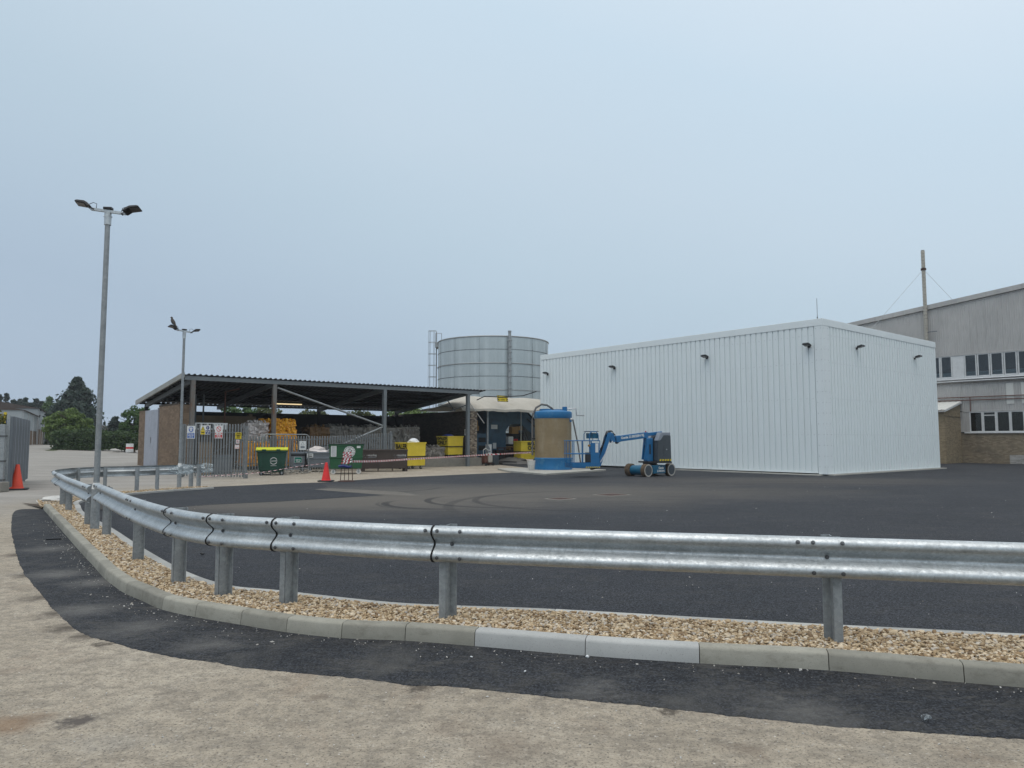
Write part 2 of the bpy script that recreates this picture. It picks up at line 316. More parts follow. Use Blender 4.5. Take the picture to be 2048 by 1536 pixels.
# galvanised steel with spangle
def galv(name, k=1.0, rough=0.42, metal=0.75, sp=60):
    t = NT(name); cell = t.ramp(t.vor(sp, 'Color'), [(0, 0.86), (1, 1.12)])
    c = t.ramp(t.noise(3.5, 5, 0.7, t.co((1, 1, 1))), [(0.3, (0.36*k, 0.385*k, 0.395*k)), (0.7, (0.52*k, 0.55*k, 0.56*k))])
    c = t.mix(1.0, c, cell, 'MULTIPLY')
    c = t.mix(t.ramp(t.noise(22, 5, 0.75), [(0.55, 0), (0.75, 0.45)]), c, (0.30*k, 0.315*k, 0.32*k))
    rg = t.ramp(t.noise(26, 5, 0.8), [(0.36, rough - 0.2), (0.64, rough + 0.18)])
    return t.done(c, rg, metal, t.bump(t.m('ADD', t.noise(55, 4, 0.7), t.noise(14, 3)), 0.3, 0.004))
M['galv'] = galv('galvanised_beam', 1.08, 0.5); M['galv_dull'] = galv('galvanised_dull', 0.72, 0.58, 0.55, 30); M['galv_pole'] = galv('galvanised_pole', 0.62, 0.55, 0.5, 12)
M['palisade'] = galv('galvanised_pale', 0.42, 0.6, 0.35, 15)
M['dark_strip'] = pm('dark_strip', (0.012, 0.012, 0.013), rough=0.8)
M['black'] = pm('black_plastic', (0.018, 0.018, 0.02), rough=0.5)
M['bolt'] = pm('bolt_steel', (0.14, 0.145, 0.15), rough=0.5, metal=0.7)
M['white_clad'] = pm('white_cladding', (0.735, 0.79, 0.795), (0.69, 0.745, 0.75), 0.35, 0.42, 0, 0.05, 2, spec=0.5, stain=((0.67, 0.715, 0.71), 1.3, 0.5, 0.85), stretch=(1.0, 1.0, 0.12))
M['white_trim'] = pm('white_trim', (0.735, 0.785, 0.79), (0.69, 0.74, 0.745), 0.6, 0.4)
M['white'] = pm('white_paint', (0.72, 0.72, 0.70), rough=0.5)
M['window_white'] = pm('window_frame_white', (0.62, 0.63, 0.63), rough=0.45)
def corrug_mat(name, c1, c2, st):
    t = NT(name); c = t.ramp(t.noise(0.5, 6, 0.7), [(0.3, c1), (0.7, c2)])
    c = t.mix(t.ramp(t.noise(1.2, 6, 0.75, t.co((3.0, 3.0, 0.25))), [(0.5, 0), (0.78, 0.6)]), c, st)
    return t.done(c, 0.7, None, t.bump(t.noise(20, 3), 0.1, 0.004), 0.3)
M['asb'] = corrug_mat('grey_sheeting', (0.35, 0.345, 0.335), (0.44, 0.43, 0.415), (0.25, 0.24, 0.228))
M['lean_roof'] = corrug_mat('pale_roof_sheet', (0.5, 0.5, 0.47), (0.58, 0.58, 0.55), (0.4, 0.39, 0.35))
M['shed_roof'] = pm('dark_roof_sheet', (0.022, 0.023, 0.025), (0.034, 0.035, 0.037), 1, 0.6)  # dark sheet, taken darker still to put the shed's inner shade into it
M['shed_steel'] = pm('painted_steel', (0.13, 0.15, 0.16), (0.10, 0.115, 0.125), 2, 0.55, stain=((0.15, 0.075, 0.035), 2.2, 0.60, 0.70))
M['rusty_steel'] = pm('rusty_steel', (0.17, 0.165, 0.155), (0.12, 0.11, 0.10), 2, 0.7, stain=((0.15, 0.075, 0.038), 1.1, 0.52, 0.66), stretch=(3, 3, 0.7))
M['fascia'] = pm('fascia_grey', (0.155, 0.175, 0.185), (0.125, 0.14, 0.15), 1, 0.5)
M['barge'] = pm('barge_board', (0.30, 0.30, 0.275), (0.24, 0.24, 0.22), 1, 0.6)
M['dark_int'] = pm('dark_sheeting', (0.016, 0.017, 0.019), (0.012, 0.012, 0.013), 1, 0.75)  # near black: shade inside the shed is put into the colour
M['door_metal'] = pm('pale_metal_door', (0.34, 0.36, 0.41), (0.28, 0.30, 0.345), 1.2, 0.45, stain=((0.22, 0.22, 0.23), 2, 0.55, 0.75))
def brick(name, c1, c2, c3, mort, bw=0.225, bh=0.075, dirt=(0.06, 0.055, 0.05), da=0.6, rx=True, contrast=None):
    t = NT(name); sp = t.n('ShaderNodeSeparateXYZ'); t.l(t.co(), sp.inputs[0])
    cb = t.n('ShaderNodeCombineXYZ'); t.l(t.m('ADD', sp.outputs['X'], sp.outputs['Y']), cb.inputs[0]); t.l(sp.outputs['Z'], cb.inputs[1])
    b = t.n('ShaderNodeTexBrick'); b.inputs['Scale'].default_value = 1; b.inputs['Brick Width'].default_value = bw; b.inputs['Row Height'].default_value = bh
    b.inputs['Mortar Size'].default_value = 0.005; b.inputs['Mortar Smooth'].default_value = 0.3; t.l(cb.outputs[0], b.inputs['Vector'])
    b.inputs['Color1'].default_value = (0, 0, 0, 1); b.inputs['Color2'].default_value = (1, 1, 1, 1); b.inputs['Mortar'].default_value = (0.5, 0.5, 0.5, 1)
    br = t.ramp(b.outputs['Color'], [(0.0, c1), (0.5, c2), (1.0, c3)])
    c = t.mix(b.outputs['Fac'], br, mort)
    c = t.mix(t.ramp(t.noise(0.8, 6, 0.75), [(0.48, 0), (0.78, da)]), c, dirt)
    h = t.m('SUBTRACT', t.m('MULTIPLY', t.noise(60, 4), 0.3), b.outputs['Fac'])
    return t.done(c, 0.9, None, t.bump(h, 0.5, 0.006), 0.2)
M['brick_shed'] = brick('brown_brick', (0.155, 0.108, 0.074), (0.19, 0.135, 0.092), (0.225, 0.16, 0.11), (0.15, 0.12, 0.092), 0.3, 0.1, (0.075, 0.062, 0.05), 0.5)
M['brick_pier'] = brick('mottled_brick', (0.07, 0.057, 0.048), (0.19, 0.145, 0.105), (0.38, 0.32, 0.25), (0.14, 0.125, 0.108), 0.16, 0.075, (0.07, 0.06, 0.05), 0.3)
M['brick_dark'] = brick('dark_brick', (0.04, 0.033, 0.028), (0.065, 0.053, 0.044), (0.085, 0.07, 0.057), (0.06, 0.053, 0.047))
M['brick_fac'] = brick('buff_brick', (0.17, 0.135, 0.095), (0.22, 0.18, 0.125), (0.27, 0.22, 0.155), (0.17, 0.15, 0.12), 0.225, 0.075, (0.075, 0.066, 0.058), 0.75)
M['brick_lean'] = brick('ochre_brick', (0.21, 0.165, 0.105), (0.265, 0.21, 0.135), (0.31, 0.25, 0.165), (0.2, 0.17, 0.13), 0.225, 0.075, (0.10, 0.088, 0.07), 0.5)
M['limewash'] = brick('limewashed_brick', (0.28, 0.27, 0.25), (0.34, 0.33, 0.31), (0.40, 0.39, 0.37), (0.22, 0.2, 0.18))
# glass: thin pane, reflects sky, room dark behind
t = NT('window_glass'); tr = t.n('ShaderNodeBsdfTransparent'); tr.inputs[0].default_value = (0.62, 0.70, 0.72, 1); gl = t.n('ShaderNodeBsdfGlossy'); gl.inputs['Roughness'].default_value = 0.03
fr = t.n('ShaderNodeFresnel'); fr.inputs['IOR'].default_value = 1.5; mxs = t.n('ShaderNodeMixShader'); t.l(t.m('MULTIPLY_ADD', fr.outputs[0], 1.2, 0.02), mxs.inputs[0])
t.l(tr.outputs[0], mxs.inputs[1]); t.l(gl.outputs[0], mxs.inputs[2]); t.l(mxs.outputs[0], t.out.inputs['Surface']); M['glass'] = t.mat
t = NT('clear_film'); tr = t.n('ShaderNodeBsdfTransparent'); tr.inputs[0].default_value = (0.9, 0.92, 0.93, 1); t.done((0.62, 0.68, 0.70), 0.25)
mxs = t.n('ShaderNodeMixShader'); t.l(t.ramp(t.noise(14, 4, 0.7), [(0.42, 0.04), (0.66, 0.5)]), mxs.inputs[0]); t.l(tr.outputs[0], mxs.inputs[1]); t.l(t.b.outputs[0], mxs.inputs[2]); t.l(mxs.outputs[0], t.out.inputs['Surface']); M['film'] = t.mat
# plant and bin paints
M['lift_blue'] = pm('lift_blue_paint', (0.010, 0.135, 0.32), (0.008, 0.11, 0.265), 3, 0.38, stain=((0.035, 0.11, 0.2), 5, 0.6, 0.8), spec=0.5)
M['lift_teal'] = pm('lift_teal_paint', (0.008, 0.105, 0.19), (0.006, 0.085, 0.155), 3, 0.4)
M['lift_grey'] = pm('lift_grey_cover', (0.06, 0.072, 0.082), (0.05, 0.06, 0.068), 2, 0.45)
M['lift_pale'] = pm('lift_pale_cover', (0.25, 0.275, 0.31), (0.21, 0.235, 0.27), 3, 0.45)
M['tyre'] = pm('dusty_tyre', (0.16, 0.115, 0.075), (0.10, 0.07, 0.045), 12, 0.9)
M['tyre_side'] = pm('pale_tyre_wall', (0.42, 0.40, 0.36), (0.34, 0.32, 0.28), 8, 0.85)
M['tank_blue'] = pm('tank_blue', (0.010, 0.14, 0.33), (0.016, 0.125, 0.28), 3, 0.5, stain=((0.10, 0.25, 0.36), 2, 0.55, 0.8))
def tank_m():
    t = NT('tank_tan_shell'); c = t.ramp(t.noise(1.4, 6, 0.65), [(0.3, (0.20, 0.148, 0.078)), (0.7, (0.265, 0.20, 0.115))])
    sp = t.n('ShaderNodeSeparateXYZ'); t.l(t.co(), sp.inputs[0])
    band = t.noise(9, 2, 0.5, t.co((0.05, 0.05, 1))); c = t.mix(t.ramp(band, [(0.45, 0), (0.7, 0.18)]), c, (0.17, 0.125, 0.068))
    c = t.mix(t.ramp(t.noise(1.1, 5, 0.7, t.co((2, 2, 0.6))), [(0.5, 0), (0.75, 0.6)]), c, (0.31, 0.265, 0.19))
    return t.done(c, 0.5, None, t.bump(band, 0.25, 0.02), 0.4)
M['tank_tan'] = tank_m()
def worn(name, c1, chip, amt=0.62, sc=4, rough=0.5):
    t = NT(name); c = t.ramp(t.noise(2, 4), [(0.3, c1), (0.7, tuple(x*0.86 for x in c1))])
    c = t.mix(t.ramp(t.noise(sc, 8, 0.8), [(amt, 0), (amt + 0.03, 1)]), c, chip)
    c = t.mix(t.ramp(t.noise(1.5, 5, 0.7, t.co((3, 3, 0.5))), [(0.55, 0), (0.8, 0.35)]), c, tuple(x*0.5 for x in c1))
    return t.done(c, rough, None, t.bump(t.noise(30, 3), 0.1, 0.003), 0.4)
M['yellow'] = worn('worn_yellow_paint', (0.74, 0.56, 0.045), (0.045, 0.032, 0.022), 0.67)
M['green_skip'] = worn('green_skip_paint', (0.018, 0.095, 0.04), (0.03, 0.025, 0.02), 0.7)
M['brown_skip'] = worn('brown_skip_paint', (0.058, 0.043, 0.036), (0.03, 0.022, 0.018), 0.6, 3, 0.7)
M['grey_bin'] = worn('grey_bin_paint', (0.20, 0.225, 0.25), (0.08, 0.06, 0.045), 0.68)
M['bin_green'] = pm('bin_green_plastic', (0.014, 0.062, 0.042), (0.011, 0.052, 0.036), 2, 0.45)
M['lid_yellow'] = pm('bin_lid_lime', (0.52, 0.55, 0.02), (0.46, 0.49, 0.02), 2, 0.45)
M['baler'] = pm('baler_blue', (0.052, 0.115, 0.175), (0.04, 0.09, 0.14), 1.5, 0.5, stain=((0.03, 0.045, 0.06), 2, 0.5, 0.75))
M['ochre'] = pm('ochre_paint', (0.34, 0.19, 0.055), (0.27, 0.145, 0.04), 5, 0.5)
M['canopy'] = pm('canopy_cloth', (0.43, 0.405, 0.355), (0.35, 0.328, 0.28), 0.9, 0.8, stain=((0.3, 0.275, 0.225), 0.8, 0.5, 0.8))
M['cone'] = pm('cone_orange', (0.72, 0.075, 0.035), (0.62, 0.06, 0.03), 4, 0.5, stain=((0.5, 0.10, 0.06), 6, 0.6, 0.8))
M['cone_red'] = pm('cone_red', (0.74, 0.03, 0.028), (0.64, 0.022, 0.022), 4, 0.45)
M['red'] = pm('sign_red', (0.55, 0.015, 0.02), rough=0.4); M['tape_red'] = pm('tape_red', (0.42, 0.03, 0.05), rough=0.4)
M['blue'] = pm('sign_blue', (0.01, 0.10, 0.42), rough=0.4); M['navy'] = pm('sign_navy', (0.008, 0.022, 0.14), rough=0.4)
M['sign_yellow'] = pm('sign_yellow', (0.66, 0.50, 0.02), rough=0.4); M['sign_green'] = pm('sign_green', (0.0, 0.17, 0.12), rough=0.4)
M['sign_white'] = pm('sign_white', (0.68, 0.69, 0.68), rough=0.4); M['ink'] = pm('black_ink', (0.015, 0.015, 0.015), rough=0.6)
M['pink_paper'] = pm('faded_pink_paper', (0.58, 0.40, 0.39), (0.62, 0.5, 0.48), 9, 0.7)
M['rust'] = pm('brown_rust', (0.062, 0.028, 0.02), (0.045, 0.02, 0.015), 8, 0.8)
M['rust_pipe'] = pm('red_oxide_pipe', (0.13, 0.05, 0.032), (0.10, 0.04, 0.026), 4, 0.7)
M['alu'] = pm('silver_pipe', (0.55, 0.565, 0.57), (0.45, 0.46, 0.47), 3, 0.35, 0.7)
M['hose'] = pm('grey_hose', (0.13, 0.125, 0.115), (0.10, 0.095, 0.09), 6, 0.55)
M['fitting'] = pm('lamp_housing', (0.02, 0.02, 0.022), rough=0.45)
M['lens'] = pm('lamp_lens', (0.11, 0.10, 0.095), rough=0.2, spec=0.6)
M['blue_bag'] = pm('blue_polythene', (0.02, 0.06, 0.36), rough=0.35); M['white_bag'] = pm('white_polythene', (0.68, 0.70, 0.71), rough=0.4)
M['bucket'] = pm('bucket_white', (0.60, 0.585, 0.55), rough=0.5)
M['card'] = pm('brown_board', (0.20, 0.145, 0.09), (0.16, 0.115, 0.07), 2, 0.85)
M['tube_lamp'] = NT('fluorescent_tube').mat; _b = M['tube_lamp'].node_tree.nodes['Principled BSDF']; _b.inputs['Emission Color'].default_value = (1, 0.78, 0.42, 1); _b.inputs['Emission Strength'].default_value = 0.9
def bale_m(name, c1, c2, c3, rough):
    t = NT(name); g = t.n('ShaderNodeNewGeometry'); c = t.ramp(g.outputs['Random Per Island'], [(0, c1), (0.5, c2), (1, c3)])
    c = t.mix(t.ramp(t.noise(7, 5, 0.7), [(0.4, 0), (0.7, 0.6)]), c, c2); return t.done(c, rough, None, t.bump(t.noise(18, 5, 0.7), 0.8, 0.03), 0.5)
M['bale_orange'] = bale_m('orange_film', (0.55, 0.20, 0.004), (0.82, 0.36, 0.008), (0.90, 0.48, 0.03), 0.3)
M['bale_white'] = bale_m('white_film', (0.46, 0.42, 0.40), (0.62, 0.57, 0.54), (0.74, 0.70, 0.67), 0.4)
M['bale_grey'] = bale_m('grey_film', (0.15, 0.135, 0.115), (0.23, 0.21, 0.18), (0.33, 0.305, 0.27), 0.4)
M['bale_brown'] = bale_m('brown_film', (0.14, 0.07, 0.02), (0.2, 0.11, 0.04), (0.26, 0.16, 0.08), 0.45)
t = NT('gravel_stone'); g = t.n('ShaderNodeNewGeometry')
c = t.ramp(g.outputs['Random Per Island'], [(0, (0.15, 0.10, 0.06)), (0.18, (0.28, 0.19, 0.105)), (0.42, (0.43, 0.325, 0.20)), (0.62, (0.53, 0.42, 0.28)), (0.82, (0.64, 0.54, 0.395)), (0.92, (0.36, 0.33, 0.295)), (1, (0.72, 0.65, 0.54))])
M['gravel'] = t.done(t.mix(t.ramp(t.noise(45, 3), [(0.4, 0), (0.7, 0.4)]), c, (0.24, 0.165, 0.09)), 0.8, None, None, 0.3)
t = NT('pale_chip'); g = t.n('ShaderNodeNewGeometry'); M['chip'] = t.done(t.ramp(g.outputs['Random Per Island'], [(0, (0.22, 0.2, 0.17)), (1, (0.55, 0.54, 0.51))]), 0.8)
M['gravel_bed'] = pm('gravel_bed', (0.07, 0.05, 0.032), (0.04, 0.028, 0.018), 40, 0.95)
def leaf_m(name, a, b, c_):
    t = NT(name); g = t.n('ShaderNodeNewGeometry'); c = t.ramp(g.outputs['Random Per Island'], [(0, a), (0.55, b), (1, c_)])
    c = t.mix(t.ramp(t.noise(0.8, 3), [(0.35, 0), (0.7, 0.6)]), c, b); tl = t.n('ShaderNodeBsdfTranslucent'); t.l(c, tl.inputs[0]); t.done(c, 0.6, None, None, 0.25)
    ms = t.n('ShaderNodeMixShader'); ms.inputs[0].default_value = 0.3; t.l(t.b.outputs[0], ms.inputs[1]); t.l(tl.outputs[0], ms.inputs[2]); t.l(ms.outputs[0], t.out.inputs['Surface']); return t.mat
M['leaf_con'] = leaf_m('conifer_needles', (0.028, 0.048, 0.038), (0.042, 0.066, 0.052), (0.063, 0.09, 0.067))  # paler and bluer needles: part of the distance haze is in the colour
M['leaf_green'] = leaf_m('mid_green_leaf', (0.045, 0.092, 0.028), (0.07, 0.13, 0.038), (0.105, 0.17, 0.052))
M['leaf_light'] = leaf_m('light_green_leaf', (0.085, 0.135, 0.034), (0.125, 0.19, 0.05), (0.19, 0.25, 0.08))
M['leaf_dark'] = leaf_m('hedge_leaf', (0.026, 0.05, 0.019), (0.044, 0.077, 0.027), (0.075, 0.11, 0.038))
M['leaf_olive'] = leaf_m('olive_leaf', (0.05, 0.07, 0.025), (0.08, 0.10, 0.035), (0.13, 0.14, 0.05))
M['leaf_yellow'] = leaf_m('yellowing_leaf', (0.05, 0.06, 0.012), (0.12, 0.11, 0.02), (0.28, 0.22, 0.05))
M['bark'] = pm('bark', (0.09, 0.07, 0.05), (0.06, 0.045, 0.035), 8, 0.9)
t = NT('silo_sheet'); c = t.ramp(t.noise(1.0, 5, 0.6, t.co((2.5, 2.5, 0.3))), [(0.3, (0.36, 0.415, 0.43)), (0.7, (0.47, 0.525, 0.54))])
c = t.mix(t.ramp(t.noise(0.5, 4, 0.6), [(0.4, 0), (0.75, 0.5)]), c, (0.52, 0.575, 0.59)); M['silo'] = t.done(c, t.ramp(t.noise(3, 3), [(0.3, 0.42), (0.7, 0.6)]), 0.35, None, 0.4)
M['gate_sheet'] = pm('rib_shaded_gate_sheet', (0.25, 0.275, 0.30), (0.085, 0.095, 0.105), 2.2, 0.55, 0.2, stretch=(2.5, 2.5, 0.06))  # upright streaks put the ribs' light and shade into the sheet colour
M['far_clad'] = pm('far_cladding', (0.33, 0.36, 0.37), (0.28, 0.305, 0.315), 0.4, 0.6)
M['tile'] = pm('far_roof_tile', (0.09, 0.07, 0.06), rough=0.8)
M['feather'] = pm('grey_brown_feather', (0.075, 0.068, 0.06), (0.04, 0.036, 0.033), 30, 0.8)
# ------------------------------------------------------------ ground
def ground():
    xs = sorted(set([-600, -400, -250, -180, -150] + list(range(-120, 121, 4)) + [150, 180, 250, 400, 600]))
    ys = sorted(set([-200, -80, -30, -10] + list(range(0, 141, 4)) + [170, 220, 300, 450, 700]))
    v = [(x, y, gz(x, y) if y < 250 else gz(x, 250)) for y in ys for x in xs]; n = len(xs)
    f = [(j*n+i, j*n+i+1, (j+1)*n+i+1, (j+1)*n+i) for j in range(len(ys)-1) for i in range(n-1)]
    mb = MB(); mb.v = v; mb.f = f; mb.m = [0]*len(f)
    return tag(mb.build('ground', M['road'], smooth=True, fix=False), kind='structure')
ground()
JPX = [(86,1018.5),(119,1057),(159,1103),(184,1130),(208,1157),(233,1177),(250.5,1188),(281.5,1201.6),(323.5,1220),(390,1235),(478,1250),(576,1266),(687.5,1277.5),(812,1282.7),(945,1293),(1165,1312),(1400,1328),(1654,1342),(1932,1367)]
KP = [G(*p) for p in JPX] + [Vector((4.35, 4.74, 0)), Vector((5.6, 4.36, 0)), Vector((7.4, 3.85, 0))]
EPX = [(164,1026),(218,1057),(280,1098),(362,1143.5),(448,1172),(551,1183),(752,1205),(884,1213),(1100,1221),(1448,1240.7),(1653,1252),(2048,1271.5)]
EP = [Vector((-10.62, 18.05, 0))] + [G(*p, 0.06) for p in EPX] + [Vector((5.6, 5.78, 0.06)), Vector((7.6, 5.3, 0.06))]
for p in EP: p.z = 0
EF = [Vector((-10.62, 18.05, 0)), Vector((-11.05, 18.7, 0)), Vector((-11.42, 19.5, 0)), Vector((-11.6, 20.4, 0)), Vector((-11.58, 21.4, 0)), Vector((-11.35, 22.6, 0)), Vector((-10.9, 23.7, 0)), Vector((-10.14, 25.0, 0))]
kp, ep, ef = curve_pts(KP, 0.05), curve_pts(EP, 0.05), curve_pts(EF, 0.05)
# yard asphalt inside the edging, a darker relaid patch, and the strip outside the kerb
yb = [G(424.5, 974), G(560, 967.6), G(644, 965), G(775, 956), G(840, 953), G(960, 947.5), G(1017, 945.5)]
yard = [p.copy() for p in ef[::-1]] + [p for p in ep[1:]] + [Vector((30, 4, 0)), Vector((60, 20, 0)), W(26.2, -30), W(26.2, 6), W(10, 24), W(-2, 22), W(-5.5, 13.2)] + [p for p in yb[::-1]]
tag(MB().sheet(yard, 0.004).build('yard_surface', M['yard'], fix=False), kind='structure')
pl = ([p.copy() for p in offs(ef, 0.07)][::8])[::-1] + [p.copy() for p in offs(ep, -0.07)[:30:6]] + [G(215, 1042), G(300, 1019), G(420, 1010), G(560, 1003.5), G(680, 996), G(770, 990.5), G(735, 988), G(628, 979.5), G(655, 974), G(640, 967.5), G(560, 969)]
tag(MB().sheet(pl, 0.008).build('fresh_patch', M['fresh'], fix=False), kind='structure')
APX = [(86,1018.5),(33,1021),(23,1050),(28,1087),(45,1139.6),(77,1181),(105,1216),(140,1248),(171,1269),(227,1286),(297,1303.5),(366,1317.5),(433,1324.5),(499,1337),(654,1350.5),(773,1362.5),(818,1370),(893,1373),(1033,1386),(1200,1403),(1300,1413),(1461,1431),(1665,1452),(1808,1462),(2048,1479)]
ap = curve_pts([G(*p) for p in APX] + [Vector((5.2, 3.55, 0)), Vector((7.4, 3.0, 0))], 0.025)
rag = np.cumsum(np.random.randn(len(ap))) ; rag = rag - np.convolve(rag, np.ones(41)/41, 'same')
ap = [p + Vector((0, 0.010 * math.tanh(rag[i]*0.6) + random.uniform(-0.006, 0.006), 0)) for i, p in enumerate(ap)]
kin = [p.copy() for p in offs(kp, -0.06)]
tag(MB().sheet([ap[0]] + ap + kin[::-1], 0.004).build('apron_surface', M['apron'], fix=False), kind='structure')
dw = [G(628, 979.3), G(735, 987.8), G(770, 990.3), G(850, 993), G(800, 984), G(720, 979.5), G(660, 977)]
tag(MB().sheet(dw, 0.0065).build('dusty_wedge', M['dusty'], fix=False), kind='structure')
# crumbly thickness of the apron's edge
mb = MB(); bp = ap
for i in range(len(bp) - 1):
    a, b = bp[i], bp[i+1]; mb.add([(a.x, a.y, 0.0045), (b.x, b.y, 0.0045), (b.x + 0.004, b.y - 0.012, -0.002), (a.x + 0.004, a.y - 0.012, -0.002)], [(0, 1, 2, 3)])
tag(mb.build('apron_edge', M['apron'], fix=False), kind='structure')
# ------------------------------------------------------------ kerbs, one stone at a time
KPROF = [(0.0, -0.08), (-0.002, 0.02), (-0.014, 0.100), (-0.019, 0.112), (-0.029, 0.121), (-0.042, 0.125), (-0.127, 0.126), (-0.127, -0.08)]
def run_stone(run, prof, name, mat, parent):
    mb = MB(); n = len(prof); vs = []
    for i, p in enumerate(run):
        t = run[min(i+1, len(run)-1)] - run[max(i-1, 0)]; t.z = 0; t.normalize(); nn = Vector((t.y, -t.x, 0))
        vs += [p + nn*o_ + Vector((0, 0, z)) for o_, z in prof]
    fs = [(i*n+k, i*n+(k+1) % n, (i+1)*n+(k+1) % n, (i+1)*n+k) for i in range(len(run)-1) for k in range(n)] + [tuple(range(n)), tuple(range((len(run)-1)*n, len(run)*n))[::-1]]
    mb.add(vs, fs); return mb.build(name, mat, parent, smooth=True)
def nearest(run, p): return min(range(len(run)), key=lambda i: (run[i].xy - p.xy).length)
def shrink(run, g):
    a = run[0] + (run[1] - run[0]).normalized() * g; b = run[-1] + (run[-2] - run[-1]).normalized() * g
    return [a] + run[1:-1] + [b]
kb = MB()
hb = offs(kp, -0.03); hb2 = offs(kp, -0.11)
for i in range(0, len(kp) - 6, 6):
    a, b, c, d = hb[i], hb[i+6], hb2[i+6], hb2[i]; kb.add([(q.x, q.y, 0.07) for q in (a, b, c, d)], [(0, 1, 2, 3)])
kerb = tag(kb.build('kerb', M['plinth'], fix=False), kind='structure')
cuts = [nearest(kp, p) for p in KP[3:]]
first = list(range(0, cuts[0], 12)); first = first[:-1] if cuts[0] - first[-1] < 8 else first
cuts = first + cuts
extra = []
for a, b in zip(cuts[:-1], cuts[1:]):
    extra.append(a)
    if (b - a) * 0.05 > 1.02: extra.append((a + b) // 2)
cuts = sorted(set(extra + [cuts[-1]]))
for a, b in zip(cuts[:-1], cuts[1:]):
    x = kp[(a+b)//2].x; run_stone(shrink(kp[a:b+1], 0.003), KPROF, 'kerb_stone', M['kerb_new'] if -0.4 < x < 1.38 else M['kerb'], kerb)
EPROF = [(0.065, -0.05), (0.065, 0.058), (0.058, 0.064), (-0.054, 0.064), (-0.062, 0.056), (-0.062, -0.05)]
eb = MB()
for run in (ep, ef):
    for i in range(0, len(run) - 6, 6):
        a, b = run[i], run[i+6]; t = (b - a).normalized(); nn = Vector((t.y, -t.x, 0)) * 0.04
        eb.add([(q.x, q.y, 0.03) for q in (a+nn, b+nn, b-nn, a-nn)], [(0, 1, 2, 3)])
edging = tag(eb.build('edging', M['plinth'], fix=False), kind='structure')
for run, L in ((ep, 18), (ef, 12)):
    i = 0
    while i < len(run) - 5:
        j = min(i + L, len(run) - 1)
        if len(run) - 1 - j < 6: j = len(run) - 1
        if j - i > 2: run_stone(shrink(run[i:j+1], 0.003), EPROF, 'edging_stone', M['edging'], edging)
        i = j
# ------------------------------------------------------------ gravel bed and stones
def strip(p, q, n):
    """matching points on two lines, by fraction of length"""
    f = lambda r, k: r[min(len(r)-1, int(k * (len(r)-1)))]
    return [(f(p, k/n), f(q, k/n)) for k in range(n + 1)]
kback = offs(kp, -0.135); efront = offs(ep, 0.07)
efo = offs(ef, -0.07); ffo = offs(ef, -0.75)                 # far strip: behind the far edging
nears = strip(kback, efront, 240); fars = strip(ffo, efo, 80)
def bed(pairs, za, zb, name):
    mb = MB(); vs = []; fs = []
    for a, b in pairs: vs += [(a.x, a.y, za), (b.x, b.y, zb)]
    fs = [(2*i, 2*i+1, 2*i+3, 2*i+2) for i in range(len(pairs)-1)]
    mb.add(vs, fs); return mb
gm = bed(nears, 0.095, 0.05, '')
b2 = bed(fars, 0.04, 0.05, ''); gm.add(b2.v, b2.f)
gm.add([(kback[0].x, kback[0].y, 0.09), (efront[0].x, efront[0].y, 0.05), (ffo[0].x, ffo[0].y, 0.04), (-12.75, 19.2, 0.02)], [(0, 1, 2, 3)])
tag(gm.build('gravel_bed', M['gravel_bed'], fix=False), kind='structure')
def stones(name, pts, size, mat, ico=True, flat=0.62, var=0.45):
    if ico:
        g = (1 + 5**0.5)/2; V = np.array([(-1,g,0),(1,g,0),(-1,-g,0),(1,-g,0),(0,-1,g),(0,1,g),(0,-1,-g),(0,1,-g),(g,0,-1),(g,0,1),(-g,0,-1),(-g,0,1)], float)
        F = np.array([(0,11,5),(0,5,1),(0,1,7),(0,7,10),(0,10,11),(1,5,9),(5,11,4),(11,10,2),(10,7,6),(7,1,8),(3,9,4),(3,4,2),(3,2,6),(3,6,8),(3,8,9),(4,9,5),(2,4,11),(6,2,10),(8,6,7),(9,8,1)])
    else:
        V = np.array([(1,0,0),(-1,0,0),(0,1,0),(0,-1,0),(0,0,1),(0,0,-1)], float); F = np.array([(0,2,4),(2,1,4),(1,3,4),(3,0,4),(2,0,5),(1,2,5),(3,1,5),(0,3,5)])
    V /= np.linalg.norm(V[0]); n = len(pts); k = len(V)
    A = np.repeat(V[None], n, 0) * (1 + np.random.uniform(-0.22, 0.22, (n, k, 1)))
    s = size * np.exp(np.random.randn(n, 1) * var * 0.7)
    A *= np.stack([s[:, 0]*np.random.uniform(0.9, 1.5, n), s[:, 0]*np.random.uniform(0.7, 1.1, n), s[:, 0]*flat*np.random.uniform(0.7, 1.2, n)], 1)[:, None, :]
    def rot(A, i, j, th):
        c, s_ = np.cos(th)[:, None], np.sin(th)[:, None]; a, b = A[:, :, i].copy(), A[:, :, j].copy(); A[:, :, i] = a*c - b*s_; A[:, :, j] = a*s_ + b*c
    rot(A, 0, 2, np.random.randn(n)*0.35); rot(A, 1, 2, np.random.randn(n)*0.35); rot(A, 0, 1, np.random.uniform(0, 6.3, n))
    A += np.array(pts)[:, None, :]
    f = (F[None] + (np.arange(n)*k)[:, None, None]).reshape(-1, 3)
    me = bpy.data.meshes.new(name); me.from_pydata(A.reshape(-1, 3).tolist(), [], f.tolist()); me.materials.append(mat)
    if ico: me.polygons.foreach_set('use_smooth', [True]*len(me.polygons))
    return place(name, me)
